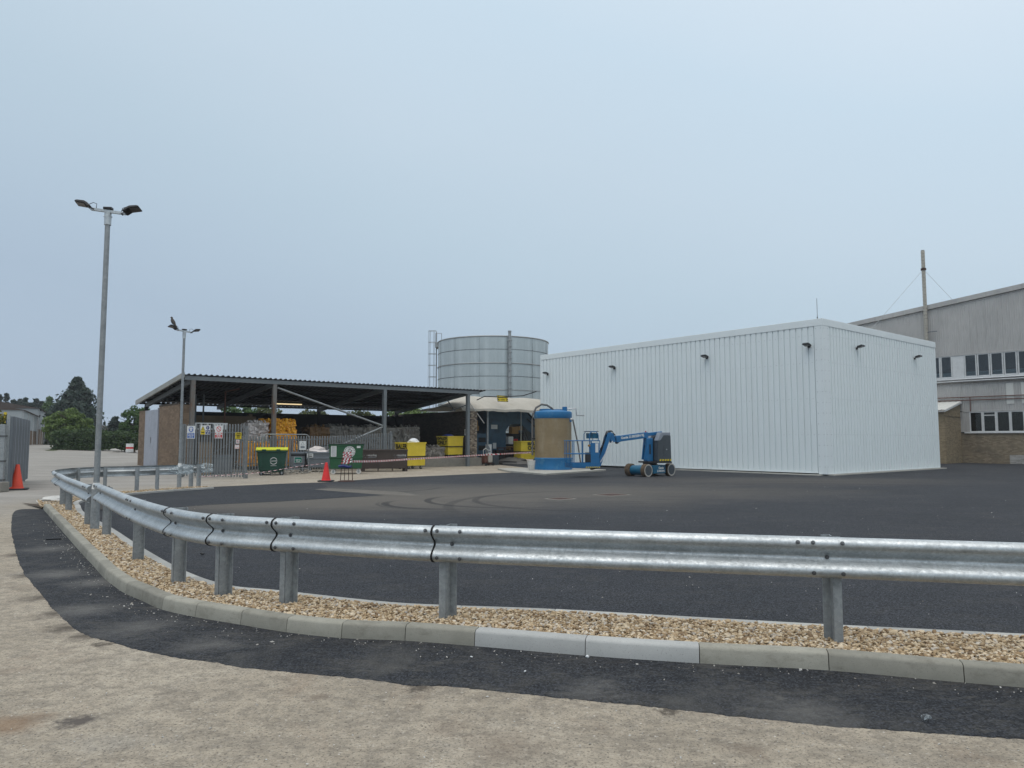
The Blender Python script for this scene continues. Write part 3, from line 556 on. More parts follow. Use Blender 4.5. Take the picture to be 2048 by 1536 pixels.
def sample(pairs, dens, za, zb, jz, lim=None):
    out = []
    for (a, b), (c, d) in zip(pairs[:-1], pairs[1:]):
        area = abs((c - a).cross(b - a).z)/2 + abs((c - d).cross(b - d).z)/2; n = dens(a) * area; n = int(n) + (random.random() < n % 1)
        for _ in range(n):
            u, v = random.random(), random.random(); p = a.lerp(c, u).lerp(b.lerp(d, u), v); out.append((p.x, p.y, za + (zb - za)*v + random.uniform(0, jz)))
    return out
near_pts = sample([q for q in nears if q[0].y < 9.3], lambda a: 3600, 0.092, 0.05, 0.026)
tag(stones('gravel_near', near_pts, 0.0128, M['gravel']), 'buff gravel between kerb and guardrail, nearest part of the bed', 'gravel', kind='stuff')
mid_pts = sample([q for q in nears if q[0].y >= 9.2], lambda a: 2100, 0.096, 0.052, 0.018) + sample(fars, lambda a: 900, 0.04, 0.05, 0.03)
tp = [(kback[0], efront[0]), (Vector((-12.4, 19.3, 0)), ffo[0])]
mid_pts += sample(tp, lambda a: 1300, 0.07, 0.05, 0.025)
tag(stones('gravel_far', mid_pts, 0.0165, M['gravel'], ico=False), 'buff gravel round the far bend of the barrier island', 'gravel', kind='stuff')
# loose chippings scattered over the asphalt, thickest along the kerb foot
chips = []
for i in range(560):
    p = random.choice(kp[60:]); d = abs(random.gauss(0, 0.16)) + 0.01; j = kp.index(p); q = offs(kp[max(0, j-1):j+2], d)[min(1, j)]; chips.append((q.x, q.y, 0.006))
for i in range(420):
    y = random.uniform(6.6, 26); x = random.uniform(-0.55, 0.8) * y
    j = nearest(ep, Vector((x, y, 0)))
    if (Vector((x, y, 0)) - ep[j]).length > 0.3 and y > ep[j].y + 0.2: chips.append((x, y, 0.008))
tag(stones('loose_chippings', chips, 0.0052, M['chip'], ico=False, var=0.6), 'pale stone chippings scattered on the fresh asphalt', 'chippings', kind='stuff')
road_ch = [(random.uniform(-3.4, 3.4), random.uniform(2.9, 5.2), 0.003) for _ in range(700)]
road_ch = [p for p in road_ch if p[1] < min(ap, key=lambda q: abs(q.x - p[0])).y - 0.05]
tag(stones('road_grit', road_ch, 0.0038, M['chip'], ico=False, var=0.6), 'loose grit on the worn tan road in front', 'grit', kind='stuff')
# ------------------------------------------------------------ guardrail
BP = [(0.022, 0.156), (0.036, 0.153), (0.060, 0.143), (0.077, 0.127), (0.083, 0.108), (0.082, 0.090), (0.072, 0.072), (0.045, 0.048), (0.020, 0.028), (0.006, 0.014), (0.002, 0.0)]
BP = BP + [(a, -b) for a, b in BP[-2::-1]]
def w_beam(run, z, parent, lift0=0.0, lift1=0.0, name='beam'):
    """corrugated beam with both faces and edges; run = plan line of the mounting plane"""
    n = len(BP); mb = MB(); vs = []; T = 0.004
    for i, p in enumerate(run):
        t = run[min(i+1, len(run)-1)] - run[max(i-1, 0)]; t.z = 0; t.normalize(); nn = Vector((t.y, -t.x, 0)); k = i/(len(run)-1)
        lf = lift0 * max(0, 1 - i*0.05/0.32) + lift1 * max(0, 1 - (len(run)-1-i)*0.05/0.32)
        vs += [p + nn*(a + lf) + Vector((0, 0, z + b)) for a, b in BP] + [p + nn*(a + lf - T) + Vector((0, 0, z + b)) for a, b in BP]
    m = 2*n; fs = []
    for i in range(len(run) - 1):
        a, b = i*m, (i+1)*m
        for k in range(n - 1): fs += [(a+k, a+k+1, b+k+1, b+k), (a+n+k, b+n+k, b+n+k+1, a+n+k+1)]
        fs += [(a, b, b+n, a+n), (a+n-1, a+m-1, b+m-1, b+n-1)]
    for e in (0, (len(run)-1)*m): fs += [(e+k, e+k+1, e+n+k+1, e+n+k) for k in range(n-1)]
    mb.add(vs, fs); return mb.build(name, M['galv'], parent, smooth=True, fix=False)
def frame_at(run, i):
    t = run[min(i+1, len(run)-1)] - run[max(i-1, 0)]; t.z = 0; t.normalize(); return run[i], t, Vector((t.y, -t.x, 0))
def bolt_mesh():
    mb = MB(); mb.cyl((0, 0, 0), (0, 0, 0.008), 0.017, 0.015, 10); mb.cyl((0, 0, 0.008), (0, 0, 0.016), 0.010, 0.008, 6); return mb.mesh('bolt', M['bolt'])
BOLT = bolt_mesh()
def bolts(beam, run, i, z, lift=0.0):
    p, t, nn = frame_at(run, i)
    for off_t, dz, o_ in ((-0.05, 0.118, 0.081), (-0.05, -0.112, 0.083), (0.06, 0.0, 0.004), (0.16, 0.118, 0.081), (0.16, -0.112, 0.083), (-0.16, 0.118, 0.081)):
        q = p + t*off_t + nn*(o_ + lift) + Vector((0, 0, z + dz)); b = place('bolt', BOLT, beam, q)
        b.rotation_euler = (nn + Vector((0, 0, 0.35 if dz > 0.05 else (-0.2 if dz < -0.05 else 0)))).to_track_quat('Z', 'Y').to_euler()
def joint_strip(run, i, z, parent):  # thin dark strip following the beam profile at a joint
    p, t, nn = frame_at(run, i); mb = MB(); n = len(BP); vs = []
    for s_ in (-0.008, 0.008):
        vs += [p + t*s_ + nn*(a + 0.0125) + Vector((0, 0, z + b*1.03)) for a, b in BP] + [p + t*s_ + nn*(a - 0.006) + Vector((0, 0, z + b*1.015)) for a, b in BP]
    m = 2*n; fs = []
    for k in range(n-1): fs += [(k, k+1, m+k+1, m+k), (n+k, m+n+k, m+n+k+1, n+k+1), (k, n+k, n+k+1, k+1), (m+k, m+k+1, m+n+k+1, m+n+k)]
    mb.add(vs, fs); return mb.build('joint_strip', M['dark_strip'], parent, fix=False)
def z_post(p, t, nn, ztop, parent, flip=1, zb=-0.05, mat='galv_dull', w=0.058):
    """folded Z-section post"""
    mb = MB(); T = 0.006; d0, d1 = -0.002, -0.115
    segs = [((0, d0), (-w*flip, d0)), ((0, d0), (0, d1)), ((0, d1), (w*flip, d1))]
    for (a0, b0), (a1, b1) in segs:
        A = p + t*a0 + nn*b0; B = p + t*a1 + nn*b1; mb.bar((A + B)/2 + Vector((0, 0, zb)), (A + B)/2 + Vector((0, 0, ztop)), (B - A).length + T, T, up=((B - A).cross(Vector((0, 0, 1)))))
    return mb.build('post', M[mat], parent, smooth=False)
BZ = 0.745
# near run: from the lamp column to beyond the right edge of the view
bp_px = [(206,1067),(268,1117),(347,1163),(436,1190),(569,1206),(891,1237),(1672,1284)]
posts = [G(x, y, 0.1) for x, y in bp_px]
for p in posts: p.z = 0
posts.append(posts[-1] + (posts[-1] - posts[-2])); 
rail = thing('guardrail', 'long galvanised W-beam guardrail curving across the foreground on gravel', 'guardrail')
path0 = [Vector((-7.2, 12.86, 0))] + posts[:-1] + [posts[-1]]
path = curve_pts(path0, 0.05); mount = offs(path, 0.012)
idx = [0] + [nearest(mount, posts[k]) for k in (2, 3, 4, 5, 6, 7)]
idx = [0] + [max(0, i - 2) for i in idx[1:]]
idx[5] = nearest(mount, posts[6]) - 4; idx[-1] = len(mount) - 1
for k in range(6):
    a, b = idx[k], idx[k+1]
    run = mount[a:min(b + 5, len(mount))]; bm = w_beam(run, BZ, rail, 0.0055 if k else 0.0)
    if k: bolts(bm, run, 2, BZ, 0.0055)
    else:
        bolts(bm, run, 5, BZ); j = nearest(run, posts[1]); bolts(bm, run, j, BZ)
    if 1 <= k <= 4: joint_strip(run, 0, BZ, rail)
for k, p in enumerate(posts):
    i = nearest(path, p); q, t, nn = frame_at(mount, min(i, len(mount)-1)); z_post(q, t, nn, 0.905 if k > 1 else 0.86, rail, flip=1 if k != 6 else -1, zb=0.0)
# far run: round the tip of the island and back along its far side
rail2 = thing('guardrail', 'galvanised W-beam guardrail bending round the island tip beside the tall lamp column', 'guardrail')
P2 = [Vector(p + (0,)) for p in ((-10.9, 24.05), (-11.4, 23.65), (-11.8, 23.1), (-12.5, 22.55), (-12.78, 21.6), (-12.62, 20.6), (-12.2, 19.7), (-11.55, 18.7), (-10.77, 17.66), (-9.77, 16.24), (-8.8, 14.95), (-7.88, 13.7), (-7.5, 13.2))]
path2 = curve_pts(P2, 0.05); mount2 = offs(path2, 0.012); BZ2 = 0.68
i1, i2, i3 = nearest(mount2, Vector((-12.5, 22.5, 0))), nearest(mount2, Vector((-12.3, 19.9, 0))), nearest(mount2, Vector((-11.2, 18.2, 0)))
for a, b, l0 in ((0, i1, 0), (i1, i2, 0.0055), (i2, i3, 0.0055), (i3, len(mount2)-1, 0.0055)):
    run = mount2[a:min(b + 5, len(mount2))]; bm = w_beam(run, BZ2, rail2, l0)
    if a: bolts(bm, run, 2, BZ2, l0); 
for a in (i2, i3): joint_strip(mount2[a-3:a+4], 3, BZ2, rail2)
bolts(bm, mount2, len(mount2) - 9, BZ2)
for q, zt in (((-11.4, 23.65), 0.78), ((-11.8, 23.1), 0.80), ((-12.5, 22.55), 0.82), ((-12.78, 21.6), 0.84), ((-10.9, 17.9), 0.83), ((-9.95, 16.5), 0.83), ((-7.95, 13.8), 0.83)):
    i = nearest(mount2, Vector(q + (0,))); p, t, nn = frame_at(mount2, i); z_post(p, t, nn, zt, rail2, zb=0.0, w=0.08)
# short guardrail stub beyond the second lamp column
rail3 = thing('guardrail', 'short galvanised guardrail stub on two posts near the palisade gate', 'guardrail')
pa, pb = G(381, 972, 0.05), G(397, 971.5, 0.05); pa.z = pb.z = 0; dr = (pb - pa).normalized()
run3 = [pa - dr*0.25 + dr*0.05*i for i in range(int(((pb-pa).length + 0.5)/0.05))]; run3 = run3[::-1]
w_beam(run3, 0.66, rail3)
for p in (pa, pb): i = nearest(run3, p); q, t, nn = frame_at(run3, i); z_post(q, t, nn, 0.80, rail3, zb=0.0, w=0.08)
# plastic film taped round bare beam ends
def film_wrap(c, L, r, ang, label):
    mb = MB(); n, m_ = 22, 15; vs = []
    for i in range(m_):
        u = i/(m_-1); k = (0.25 + 0.75*math.sin(math.pi*(0.1 + 0.62*u))**2)
        for j in range(n):
            a = 2*math.pi*j/n; w = 1 + 0.30*math.sin(5*a + 2*u) + random.uniform(-0.2, 0.2); vs.append(((u-0.5)*L, r*0.55*k*w*math.cos(a), r*k*w*math.sin(a)))
    fs = [(i*n+j, i*n+(j+1) % n, (i+1)*n+(j+1) % n, (i+1)*n+j) for i in range(m_-1) for j in range(n)]
    mb.add(vs, fs); o = mb.build('film_wrap', M['film'], smooth=True); o.location = c; o.rotation_euler = (0, 0, ang); return tag(o, label, 'plastic wrap', 'plastic film on barrier ends')
e = mount2[0] + (mount2[0] - mount2[10]).normalized()*0.08
film_wrap((e.x, e.y, BZ2), 0.75, 0.14, math.atan2(*(mount2[0] - mount2[6]).yx), 'crumpled clear plastic film around the open end of the far guardrail')
film_wrap((run3[0].x, run3[0].y, 0.66), 0.55, 0.15, math.atan2(dr.y, dr.x), 'clear plastic film bag on the right end of the guardrail stub')
# ------------------------------------------------------------ lamp columns
def lamp_column(p, top, wide, label, r=0.05, rb=0.075, zs=0.82, rz=0.0, tilt=0.0, zb=0.0):
    o = thing('lamp_column', label, 'street lamp', (p[0], p[1], zb), rz, 'twin floodlight lamp columns')
    MB().cyl((0,0,0), (0,0,zs), rb, n=20).build('base_shaft', M['galv_dull'], o, True)
    MB().lathe([(rb, zs), (rb*1.04, zs+0.004), (r*1.12, zs+0.11), (r, zs+0.112)], 20).build('collar', M['white'], o, True)
    MB().cyl((0,0,zs+0.1), (0,0,top), r, r*0.86, n=18, caps=False).build('shaft', M['galv_pole'], o, True)
    MB().box(-0.045, rb-0.012, 0.22, 0.045, rb+0.006, 0.62).build('access_door', M['galv_dull'], o)
    sk = MB().lathe([(r*1.05, top-0.24), (r*1.18, top-0.235), (r*1.18, top), (0.02, top+0.002)], 18); 
    for a in range(4): sk.cyl((r*1.1*math.cos(a*1.57+.4), r*1.1*math.sin(a*1.57+.4), top-0.08), (r*1.42*math.cos(a*1.57+.4), r*1.42*math.sin(a*1.57+.4), top-0.08), 0.012, n=6)
    sk.build('spigot', M['galv'], o, True)
    arm = MB(); arm.bar((-wide/2, 0, top+0.02 + tilt), (wide/2, 0, top+0.02 - tilt), 0.06, 0.045); arm.build('arm', M['galv'], o)
    pc = MB(); pc.box(-0.075, -0.05, top+0.05, 0.075, 0.05, top+0.095); pc.build('junction_box', M['fitting'], o, bevel=0.01)
    for s_ in (-1, 1):
        z0 = top + 0.06 - s_*tilt; f = MB()
        Mx = Matrix.Translation((s_*(wide/2 + 0.03), 0, z0)) @ Matrix.Rotation(R(-9)*s_, 4, 'Y') @ Matrix.Rotation(R(-13), 4, 'X') @ Matrix.Scale(s_, 4, (1, 0, 0))
        f.prism([(-0.06, -0.015), (0.02, 0.045), (0.08, 0.068), (0.20, 0.06), (0.235, 0.042), (0.235, 0.02), (0.06, 0.018), (-0.02, -0.03)], -0.095, 0.095, 'y'); f.xf(Mx)
        h = f.build('floodlight', M['fitting'], o, bevel=0.008)
        MB().box(0.07, -0.075, 0.010, 0.225, 0.075, 0.018).xf(Mx).build('lens', M['lens'], h)
        MB().bar((-0.10, 0, -0.045), (0.0, 0, 0.0), 0.05, 0.03).xf(Mx).build('bracket', M['fitting'], h)
        MB().tube([Mx @ Vector(q) for q in ((0.02, 0, 0.05), (-0.03, 0.02, 0.11), (-0.09, 0.03, 0.10), (-0.11, 0.02, 0.02), (-0.14, 0, -0.03))], 0.006, 6).build('cable', M['black'], h, True)
    return o
L1 = G(189, 1058, 0.08); lamp_column(L1, 5.80, 0.60, 'tall galvanised lamp column standing in the gravel behind the guardrail gap', 0.05, 0.072, 0.78, 0.10, 0.035)
L2 = G(358, 974, 0.04); lamp_column(L2, 5.42, 0.56, 'farther lamp column with a bird on top, beside the palisade gate', 0.048, 0.07, 0.74, R(48), 0.02)
# bird perched on the far lamp
def bird():
    mb = MB(); rings = [(-0.16, -0.075, 0.006, 0.018), (-0.10, -0.035, 0.018, 0.022), (-0.05, 0.03, 0.042, 0.045), (0.0, 0.085, 0.055, 0.058), (0.035, 0.14, 0.045, 0.048), (0.045, 0.185, 0.028, 0.03), (0.055, 0.215, 0.03, 0.03), (0.075, 0.228, 0.022, 0.02), (0.105, 0.222, 0.006, 0.006), (0.13, 0.214, 0.002, 0.002)]
    vs = []; n = 12
    for i, (x, z, ry, rz_) in enumerate(rings):
        a, b = rings[max(0, i-1)], rings[min(len(rings)-1, i+1)]; t = Vector((b[0]-a[0], 0, b[1]-a[1])).normalized(); u = Vector((-t.z, 0, t.x))
        vs += [Vector((x, 0, z)) + Vector((0, 1, 0))*ry*math.cos(2*math.pi*k/n) + u*rz_*math.sin(2*math.pi*k/n) for k in range(n)]
    fs = [(i*n+k, i*n+(k+1) % n, (i+1)*n+(k+1) % n, (i+1)*n+k) for i in range(len(rings)-1) for k in range(n)] + [tuple(range(n)), tuple(range(len(vs)-n, len(vs)))]
    mb.add(vs, fs)
    for s_ in (-0.02, 0.02): mb.tube([(0.0, s_, 0.05), (0.01, s_, 0.0), (0.0, s_, -0.06)], [0.012, 0.006, 0.005], 6); mb.bar((-0.01, s_, -0.06), (0.045, s_, -0.062), 0.012, 0.006)
    o = mb.build('bird', M['feather'], smooth=True); return tag(o, 'grey bird perched on the left floodlight of the farther lamp column', 'bird')
b = bird(); b.location = (L2.x - 0.40*math.cos(R(48)), L2.y - 0.40*math.sin(R(48)), 5.42 + 0.205); b.rotation_euler = (0, 0, R(160)); b.scale = (1.15, 1.15, 1.15)
# ------------------------------------------------------------ white ribbed building
wb = thing('white_building', 'new white ribbed-metal building with flat parapet beside the yard', 'building', O, AZ)
PIT = 0.3067
def rib_sheet(ax, z0, z1, n=3):
    """trapezoid-ribbed wall sheet; ax 'y': runs along +y facing -x, ax 'x': runs along +x facing -y"""
    pr = []
    for k in range(n): pr += [(k*PIT, -0.006), (k*PIT+0.046, -0.006), (k*PIT+0.062, 0.045), (k*PIT+0.292, 0.045)]
    pr.append((n*PIT, -0.006)); f = (lambda a, o_, z: (-o_, a, z)) if ax == 'y' else (lambda a, o_, z: (a, -o_, z))
    mb = MB(); m = len(pr); mb.add([f(a, o_, z0) for a, o_ in pr] + [f(a, o_, z1) for a, o_ in pr], [(i, i+1, m+i+1, m+i) for i in range(m-1)])
    return mb.mesh('cladding_sheet', M['white_clad'], fix=False)
ms = rib_sheet('y', 0.15, 7.06)
for k in range(21): place('cladding_sheet', ms, wb, (-0.002 - 0.0015*(k % 2), 0.33 + k*0.92, 0))
ms = rib_sheet('x', 0.10, 7.06)
for k in range(14): place('cladding_sheet', ms, wb, (0.36 + k*0.92, -0.002 - 0.0015*(k % 2), 0))
MB().box(0.07, 0.07, 0.16, 13.1, 19.6, 7.2).build('wall_core', M['white_trim'], wb)
MB().box(0.25, 0.25, -0.02, 13.0, 19.5, 0.158).build('footing', M['plinth'], wb)
fl = MB(); fl.box(-0.07, -0.07, 7.02, 0.10, 19.68, 7.36); fl.box(0.103, -0.07, 7.02, 13.27, 0.10, 7.36); fl.build('parapet_flashing', M['white_trim'], wb, bevel=0.012)
MB().box(-0.055, 0.36, 0.10, 0.02, 19.65, 0.17).build('drip_trim', M['white_trim'], wb)
MB().box(0.50, -0.055, 0.06, 13.2, 0.02, 0.115).build('drip_trim', M['white_trim'], wb)
cf = MB(); cf.box(-0.056, -0.056, 0.06, 0.0, 0.34, 3.9); cf.box(-0.06, -0.06, 3.896, 0.0, 0.344, 7.02); cf.box(0.002, -0.056, 0.06, 0.50, 0.0, 3.9); cf.box(0.002, -0.06, 3.896, 0.504, 0.0, 7.02)
cf.build('corner_flashing', M['white_trim'], wb, bevel=0.008)
MB().box(13.2, -0.045, 0.06, 13.26, 0.06, 7.02).build('end_flashing', M['white_trim'], wb)
MB().box(-0.045, 19.62, 0.1, 0.06, 19.70, 7.02).build('end_flashing', M['white_trim'], wb)
sc = MB()
for k in range(14):
    z = 0.4 + k*0.5
    for y in (0.02, 0.27): sc.box(-0.066, y-0.012, z-0.012, -0.05, y+0.012, z+0.012)
    for x in (0.08, 0.44): sc.box(x-0.012, -0.066, z-0.012, x+0.012, -0.05, z+0.012)
for z in (1.9, 3.6, 5.3, 6.6):
    for k in range(63): y = 0.33 + k*PIT + 0.17; sc.box(-0.055, y-0.011, z-0.011, -0.04, y+0.011, z+0.011)
    for k in range(41): x = 0.36 + k*PIT + 0.17; sc.box(x-0.011, -0.055, z-0.011, x+0.011, -0.04, z+0.011)
tag(sc.build('screw_heads', M['galv_dull'], wb), kind='stuff')
rv = MB(); rv.lathe([(0.22, 7.2), (0.22, 7.45), (0.16, 7.62), (0.14, 7.62)], 14, (2.1, 1.1)); rv.build('roof_vent', M['white_trim'], wb, True)
rv = MB(); rv.cyl((6.2, 3.4, 7.2), (6.2, 3.4, 8.55), 0.035, n=8); rv.cyl((6.2, 3.4, 8.5), (6.2, 3.4, 9.6), 0.014, n=6); rv.box(6.14, 3.36, 7.9, 6.3, 3.44, 8.1); rv.build('aerial', M['shed_steel'], wb)
MB().cyl((2.6, 3.2, 7.2), (2.6, 3.2, 7.75), 0.05, n=10).build('vent_pipe', M['white_trim'], wb, True)
MB().tube([(7.0, 3.2, 7.3), (7.0, 3.1, 7.65), (7.1, 3.0, 7.65), (7.1, 3.0, 7.3)], 0.03, 6).build('roof_anchor', M['galv_dull'], wb, True)
# thin concrete strips at the wall foot
for i, (y0, y1, x0) in enumerate(((0.15, 3.1, -0.34), (3.12, 6.2, -0.42), (6.22, 8.4, -0.38))):
    s_ = MB().box(x0, y0, -0.02, 0.2, y1, 0.045 + 0.004*i).build('wall_foot_slab', M['pad'], bevel=0.01); s_.location = O; s_.rotation_euler = (0, 0, AZ); tag(s_, kind='structure')
s_ = MB().box(0.1, -0.30, -0.02, 13.5, 0.2, 0.05).build('wall_foot_slab', M['pad'], bevel=0.01); s_.location = O; s_.rotation_euler = (0, 0, AZ); tag(s_, kind='structure')
# wall floodlights
def wall_light(loc, rz, label):
    o = thing('wall_floodlight', label, 'floodlight', loc, rz, 'black floodlights on the white building')
    Mx = Matrix.Translation((0, -0.20, 0.05)) @ Matrix.Rotation(R(-14), 4, 'X')
    h = MB().prism([(-0.16, -0.02), (0.16, -0.02), (0.17, 0.0), (0.15, 0.055), (-0.15, 0.055), (-0.17, 0.0)], -0.16, 0.12, 'y').xf(Mx).build('housing', M['fitting'], o, bevel=0.008)
    f = MB(); 
    for k in range(7): f.box(-0.13 + k*0.04, -0.13, 0.055, -0.12 + k*0.04, 0.10, 0.08)
    f.xf(Mx).build('fin', M['fitting'], h); MB().box(-0.13, -0.14, -0.027, 0.13, 0.09, -0.02).xf(Mx).build('lens', M['lens'], h)
    MB().bar((0, 0.03, 0.0), (0, -0.12, 0.05), 0.16, 0.02).build('bracket', M['galv_dull'], o); MB().box(-0.06, -0.05, -0.06, 0.06, 0.03, 0.04).build('junction_box', M['fitting'], o)
    return o
for (y, z), l in zip(((18.94, 6.01), (13.0, 5.97), (6.37, 6.03), (0.62, 6.08)), ('above the blue-topped tank', 'above the lift basket', 'in the middle of the long wall', 'just left of the corner')):
    wall_light(W(-0.05, y, z), AZ - R(90), 'black wall floodlight on the white building, ' + l)
for (x, z), l in zip(((3.34, 6.2), (10.26, 6.2)), ('first right of the corner', 'near the far right end')):
    wall_light(W(x, -0.05, z), AZ, 'black wall floodlight on the white building, ' + l)
# ------------------------------------------------------------ grey factory on the right
fa = thing('factory', 'old grey factory with corrugated gable, two window bands and brick base', 'building', W(26, 0), AZ)
def roofz(y): return 12.07 - 0.1035*(y + 1.21)
def sine_sheet(y0, y1, z0, ztop, off=0.0, pitch=0.146, d=0.028):
    n = int(round((y1 - y0)/pitch))*6; vs = []
    for i in range(n + 1):
        y = y0 + (y1 - y0)*i/n; x = -off - d*0.5*(1 - math.cos(2*math.pi*(y - y0)/pitch)); vs += [(x, y, z0), (x, y, ztop(y))]
    mb = MB(); mb.add(vs, [(2*i, 2*i+1, 2*i+3, 2*i+2) for i in range(n)]); return mb
y = -9.0; k = 0
while y < 16.0:
    sine_sheet(y, y + 1.022, 7.83, lambda q: roofz(q) - 0.02, 0.004*(k % 2)).build('cladding_sheet', M['asb'], fa, True, fix=False)
    sine_sheet(y, y + 1.022, 3.72, lambda q: 6.0, 0.004*(k % 2)).build('cladding_sheet', M['asb'], fa, True, fix=False); y += 1.022; k += 1
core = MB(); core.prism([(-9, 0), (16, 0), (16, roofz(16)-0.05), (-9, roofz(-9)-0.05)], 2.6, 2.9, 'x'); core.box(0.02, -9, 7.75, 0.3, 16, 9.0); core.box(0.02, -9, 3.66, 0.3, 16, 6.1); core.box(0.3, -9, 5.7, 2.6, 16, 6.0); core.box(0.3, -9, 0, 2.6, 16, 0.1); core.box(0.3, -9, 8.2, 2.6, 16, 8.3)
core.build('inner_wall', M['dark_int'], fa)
bargeb = MB(); bargeb.add([(-0.16, -9, roofz(-9)), (-0.16, 16, roofz(16)), (-0.16, 16, roofz(16)+0.34), (-0.16, -9, roofz(-9)+0.34), (1.0, -9, roofz(-9)+0.02), (1.0, 16, roofz(16)+0.02), (1.0, 16, roofz(16)+0.36), (1.0, -9, roofz(-9)+0.36)], [(0,1,2,3),(0,1,5,4),(3,2,6,7),(0,3,7,4),(1,2,6,5)])
bargeb.build('barge_board', M['asb'], fa)
MB().add([(0.9, -9, roofz(-9)+0.3), (0.9, 16, roofz(16)+0.3), (30, 16, roofz(16)+0.3), (30, -9, roofz(-9)+0.3)], [(0,1,2,3)]).build('roof', M['shed_roof'], fa)
MB().box(0.0, -9, 0.0, 0.3, 16, 2.13).build('brick_base', M['brick_fac'], fa)
MB().box(-0.012, -2.6, 0.0, 0.01, 0.15, 0.62).build('limewashed_patch', M['limewash'], fa)
MB().box(-0.10, -9, 2.13, 0.1, 2.86, 2.22).build('sill', M['window_white'], fa)
MB().box(-0.06, -9, 6.08, 0.1, 16, 6.20).build('sill', M['window_white'], fa)
def window(y0, y1, z0, z1, transom=None, board=False):
    """one light: white frame with pane, y0 > y1"""
    fr = MB(); w = 0.062; yo0, yo1 = y0 + 0.055, y1 - 0.055
    fr.box(-0.05, yo1, z0, 0.03, y1 + 0.02, z1); fr.box(-0.05, y0 - 0.02, z0, 0.03, yo0, z1); fr.box(-0.046, y1 + 0.02, z0, 0.026, y0 - 0.02, z0 + w); fr.box(-0.046, y1 + 0.02, z1 - w, 0.026, y0 - 0.02, z1)
    if transom: fr.box(-0.044, y1 + 0.02, transom - 0.03, 0.024, y0 - 0.02, transom + 0.03)
    f = fr.build('window_frame', M['window_white'], fa)
    MB().box(-0.012, y1, z0 + 0.03, -0.006, y0, z1 - 0.03).build('pane', M['glass'], f)
    if board: MB().box(0.16, y1, z0, 0.2, y0, z0 + 0.38).build('radiator', M['window_white'], f)
for (a, b_) in [(4.98, 4.34), (4.20, 3.54)] + [(2.62 - 0.826*k, 1.945 - 0.826*k) for k in range(13)]: window(a, b_, 6.20, 7.80, None, True)
for k in range(10): window(5.8 + 0.83*k, 5.15 + 0.83*k, 6.20, 7.80, None, True)
MB().box(-0.03, 2.70, 6.2, 0.03, 3.47, 7.80).build('infill_panel', M['window_white'], fa)
for k in range(13): window(2.46 - 0.845*k, 1.74 - 0.845*k, 2.22, 3.66, 3.40 if k % 5 == 1 else None)
MB().box(-0.03, 2.53, 2.22, 0.03, 3.6, 3.66).build('infill_panel', M['asb'], fa)
MB().box(-0.07, -9, 7.79, 0.02, 16, 7.86).build('cladding_trim', M['asb'], fa); MB().box(-0.065, -9, 3.66, 0.02, 2.9, 3.735).build('cladding_trim', M['asb'], fa)
for z, r, m_ in ((6.03, 0.055, 'alu'), (5.88, 0.05, 'alu'), (5.78, 0.028, 'hose'), (5.94, 0.022, 'hose')):
    MB().tube([(-0.16, -9, z), (-0.16, 3, z + 0.01), (-0.16, 10, z)], r, 10).build('service_pipe', M[m_], fa, True)
for z in (4.72, 4.50): MB().tube([(-0.10, -9, z), (-0.10, 10, z + 0.02)], 0.028, 8).build('service_pipe', M['rust_pipe'], fa, True)
MB().tube([(-0.10, 2.4, 4.74), (-0.10, 2.4, 3.7)], 0.028, 8).build('downpipe', M['rust_pipe'], fa, True)
MB().tube([(-0.07, 2.95, 5.75), (-0.07, 2.95, 3.0)], 0.02, 6).build('conduit', M['asb'], fa, True)
for y0, y1 in ((0.15, -0.3), (-0.75, -1.5), (-2.0, -2.5)): MB().box(-0.055, y1, 4.15, -0.034, y0, 5.6).build('rooflight_panel', M['lean_roof'], fa)
# lean-to against the factory
lt = thing('lean_to', 'small ochre brick lean-to with pale corrugated roof against the grey factory', 'outbuilding', W(23, 3.1), AZ)
MB().prism([(0, 0), (2.98, 0), (2.98, 4.36), (0, 3.72)], 0.0, 0.22, 'y').build('end_wall', M['brick_lean'], lt)
MB().box(0.0, 0.223, 0, 0.22, 7.0, 3.70).build('side_wall', M['brick_lean'], lt)
rf = MB(); n = 40
for k in range(n + 1):
    yy = -0.12 + k*0.18; zz = 0.03*(k % 2); rf.v += [(-0.25, yy, 3.74 + zz), (2.98, yy, 4.44 + zz)]
rf.f = [(2*i, 2*i+1, 2*i+3, 2*i+2) for i in range(n)]; rf.m = [0]*n; rf.build('roof', M['lean_roof'], lt, fix=False)
MB().prism([(-0.26, 3.60), (2.98, 4.30), (2.98, 4.42), (-0.26, 3.72)], -0.15, -0.12, 'y').build('barge_board', M['window_white'], lt)
MB().cyl((-0.3, -0.12, 3.64), (-0.3, 7, 3.64), 0.06, n=10).build('gutter', M['asb'], lt, True)
MB().tube([(-0.05, -0.02, 3.35), (2.98, -0.02, 3.25)], 0.012, 6).build('cable', M['black'], lt)
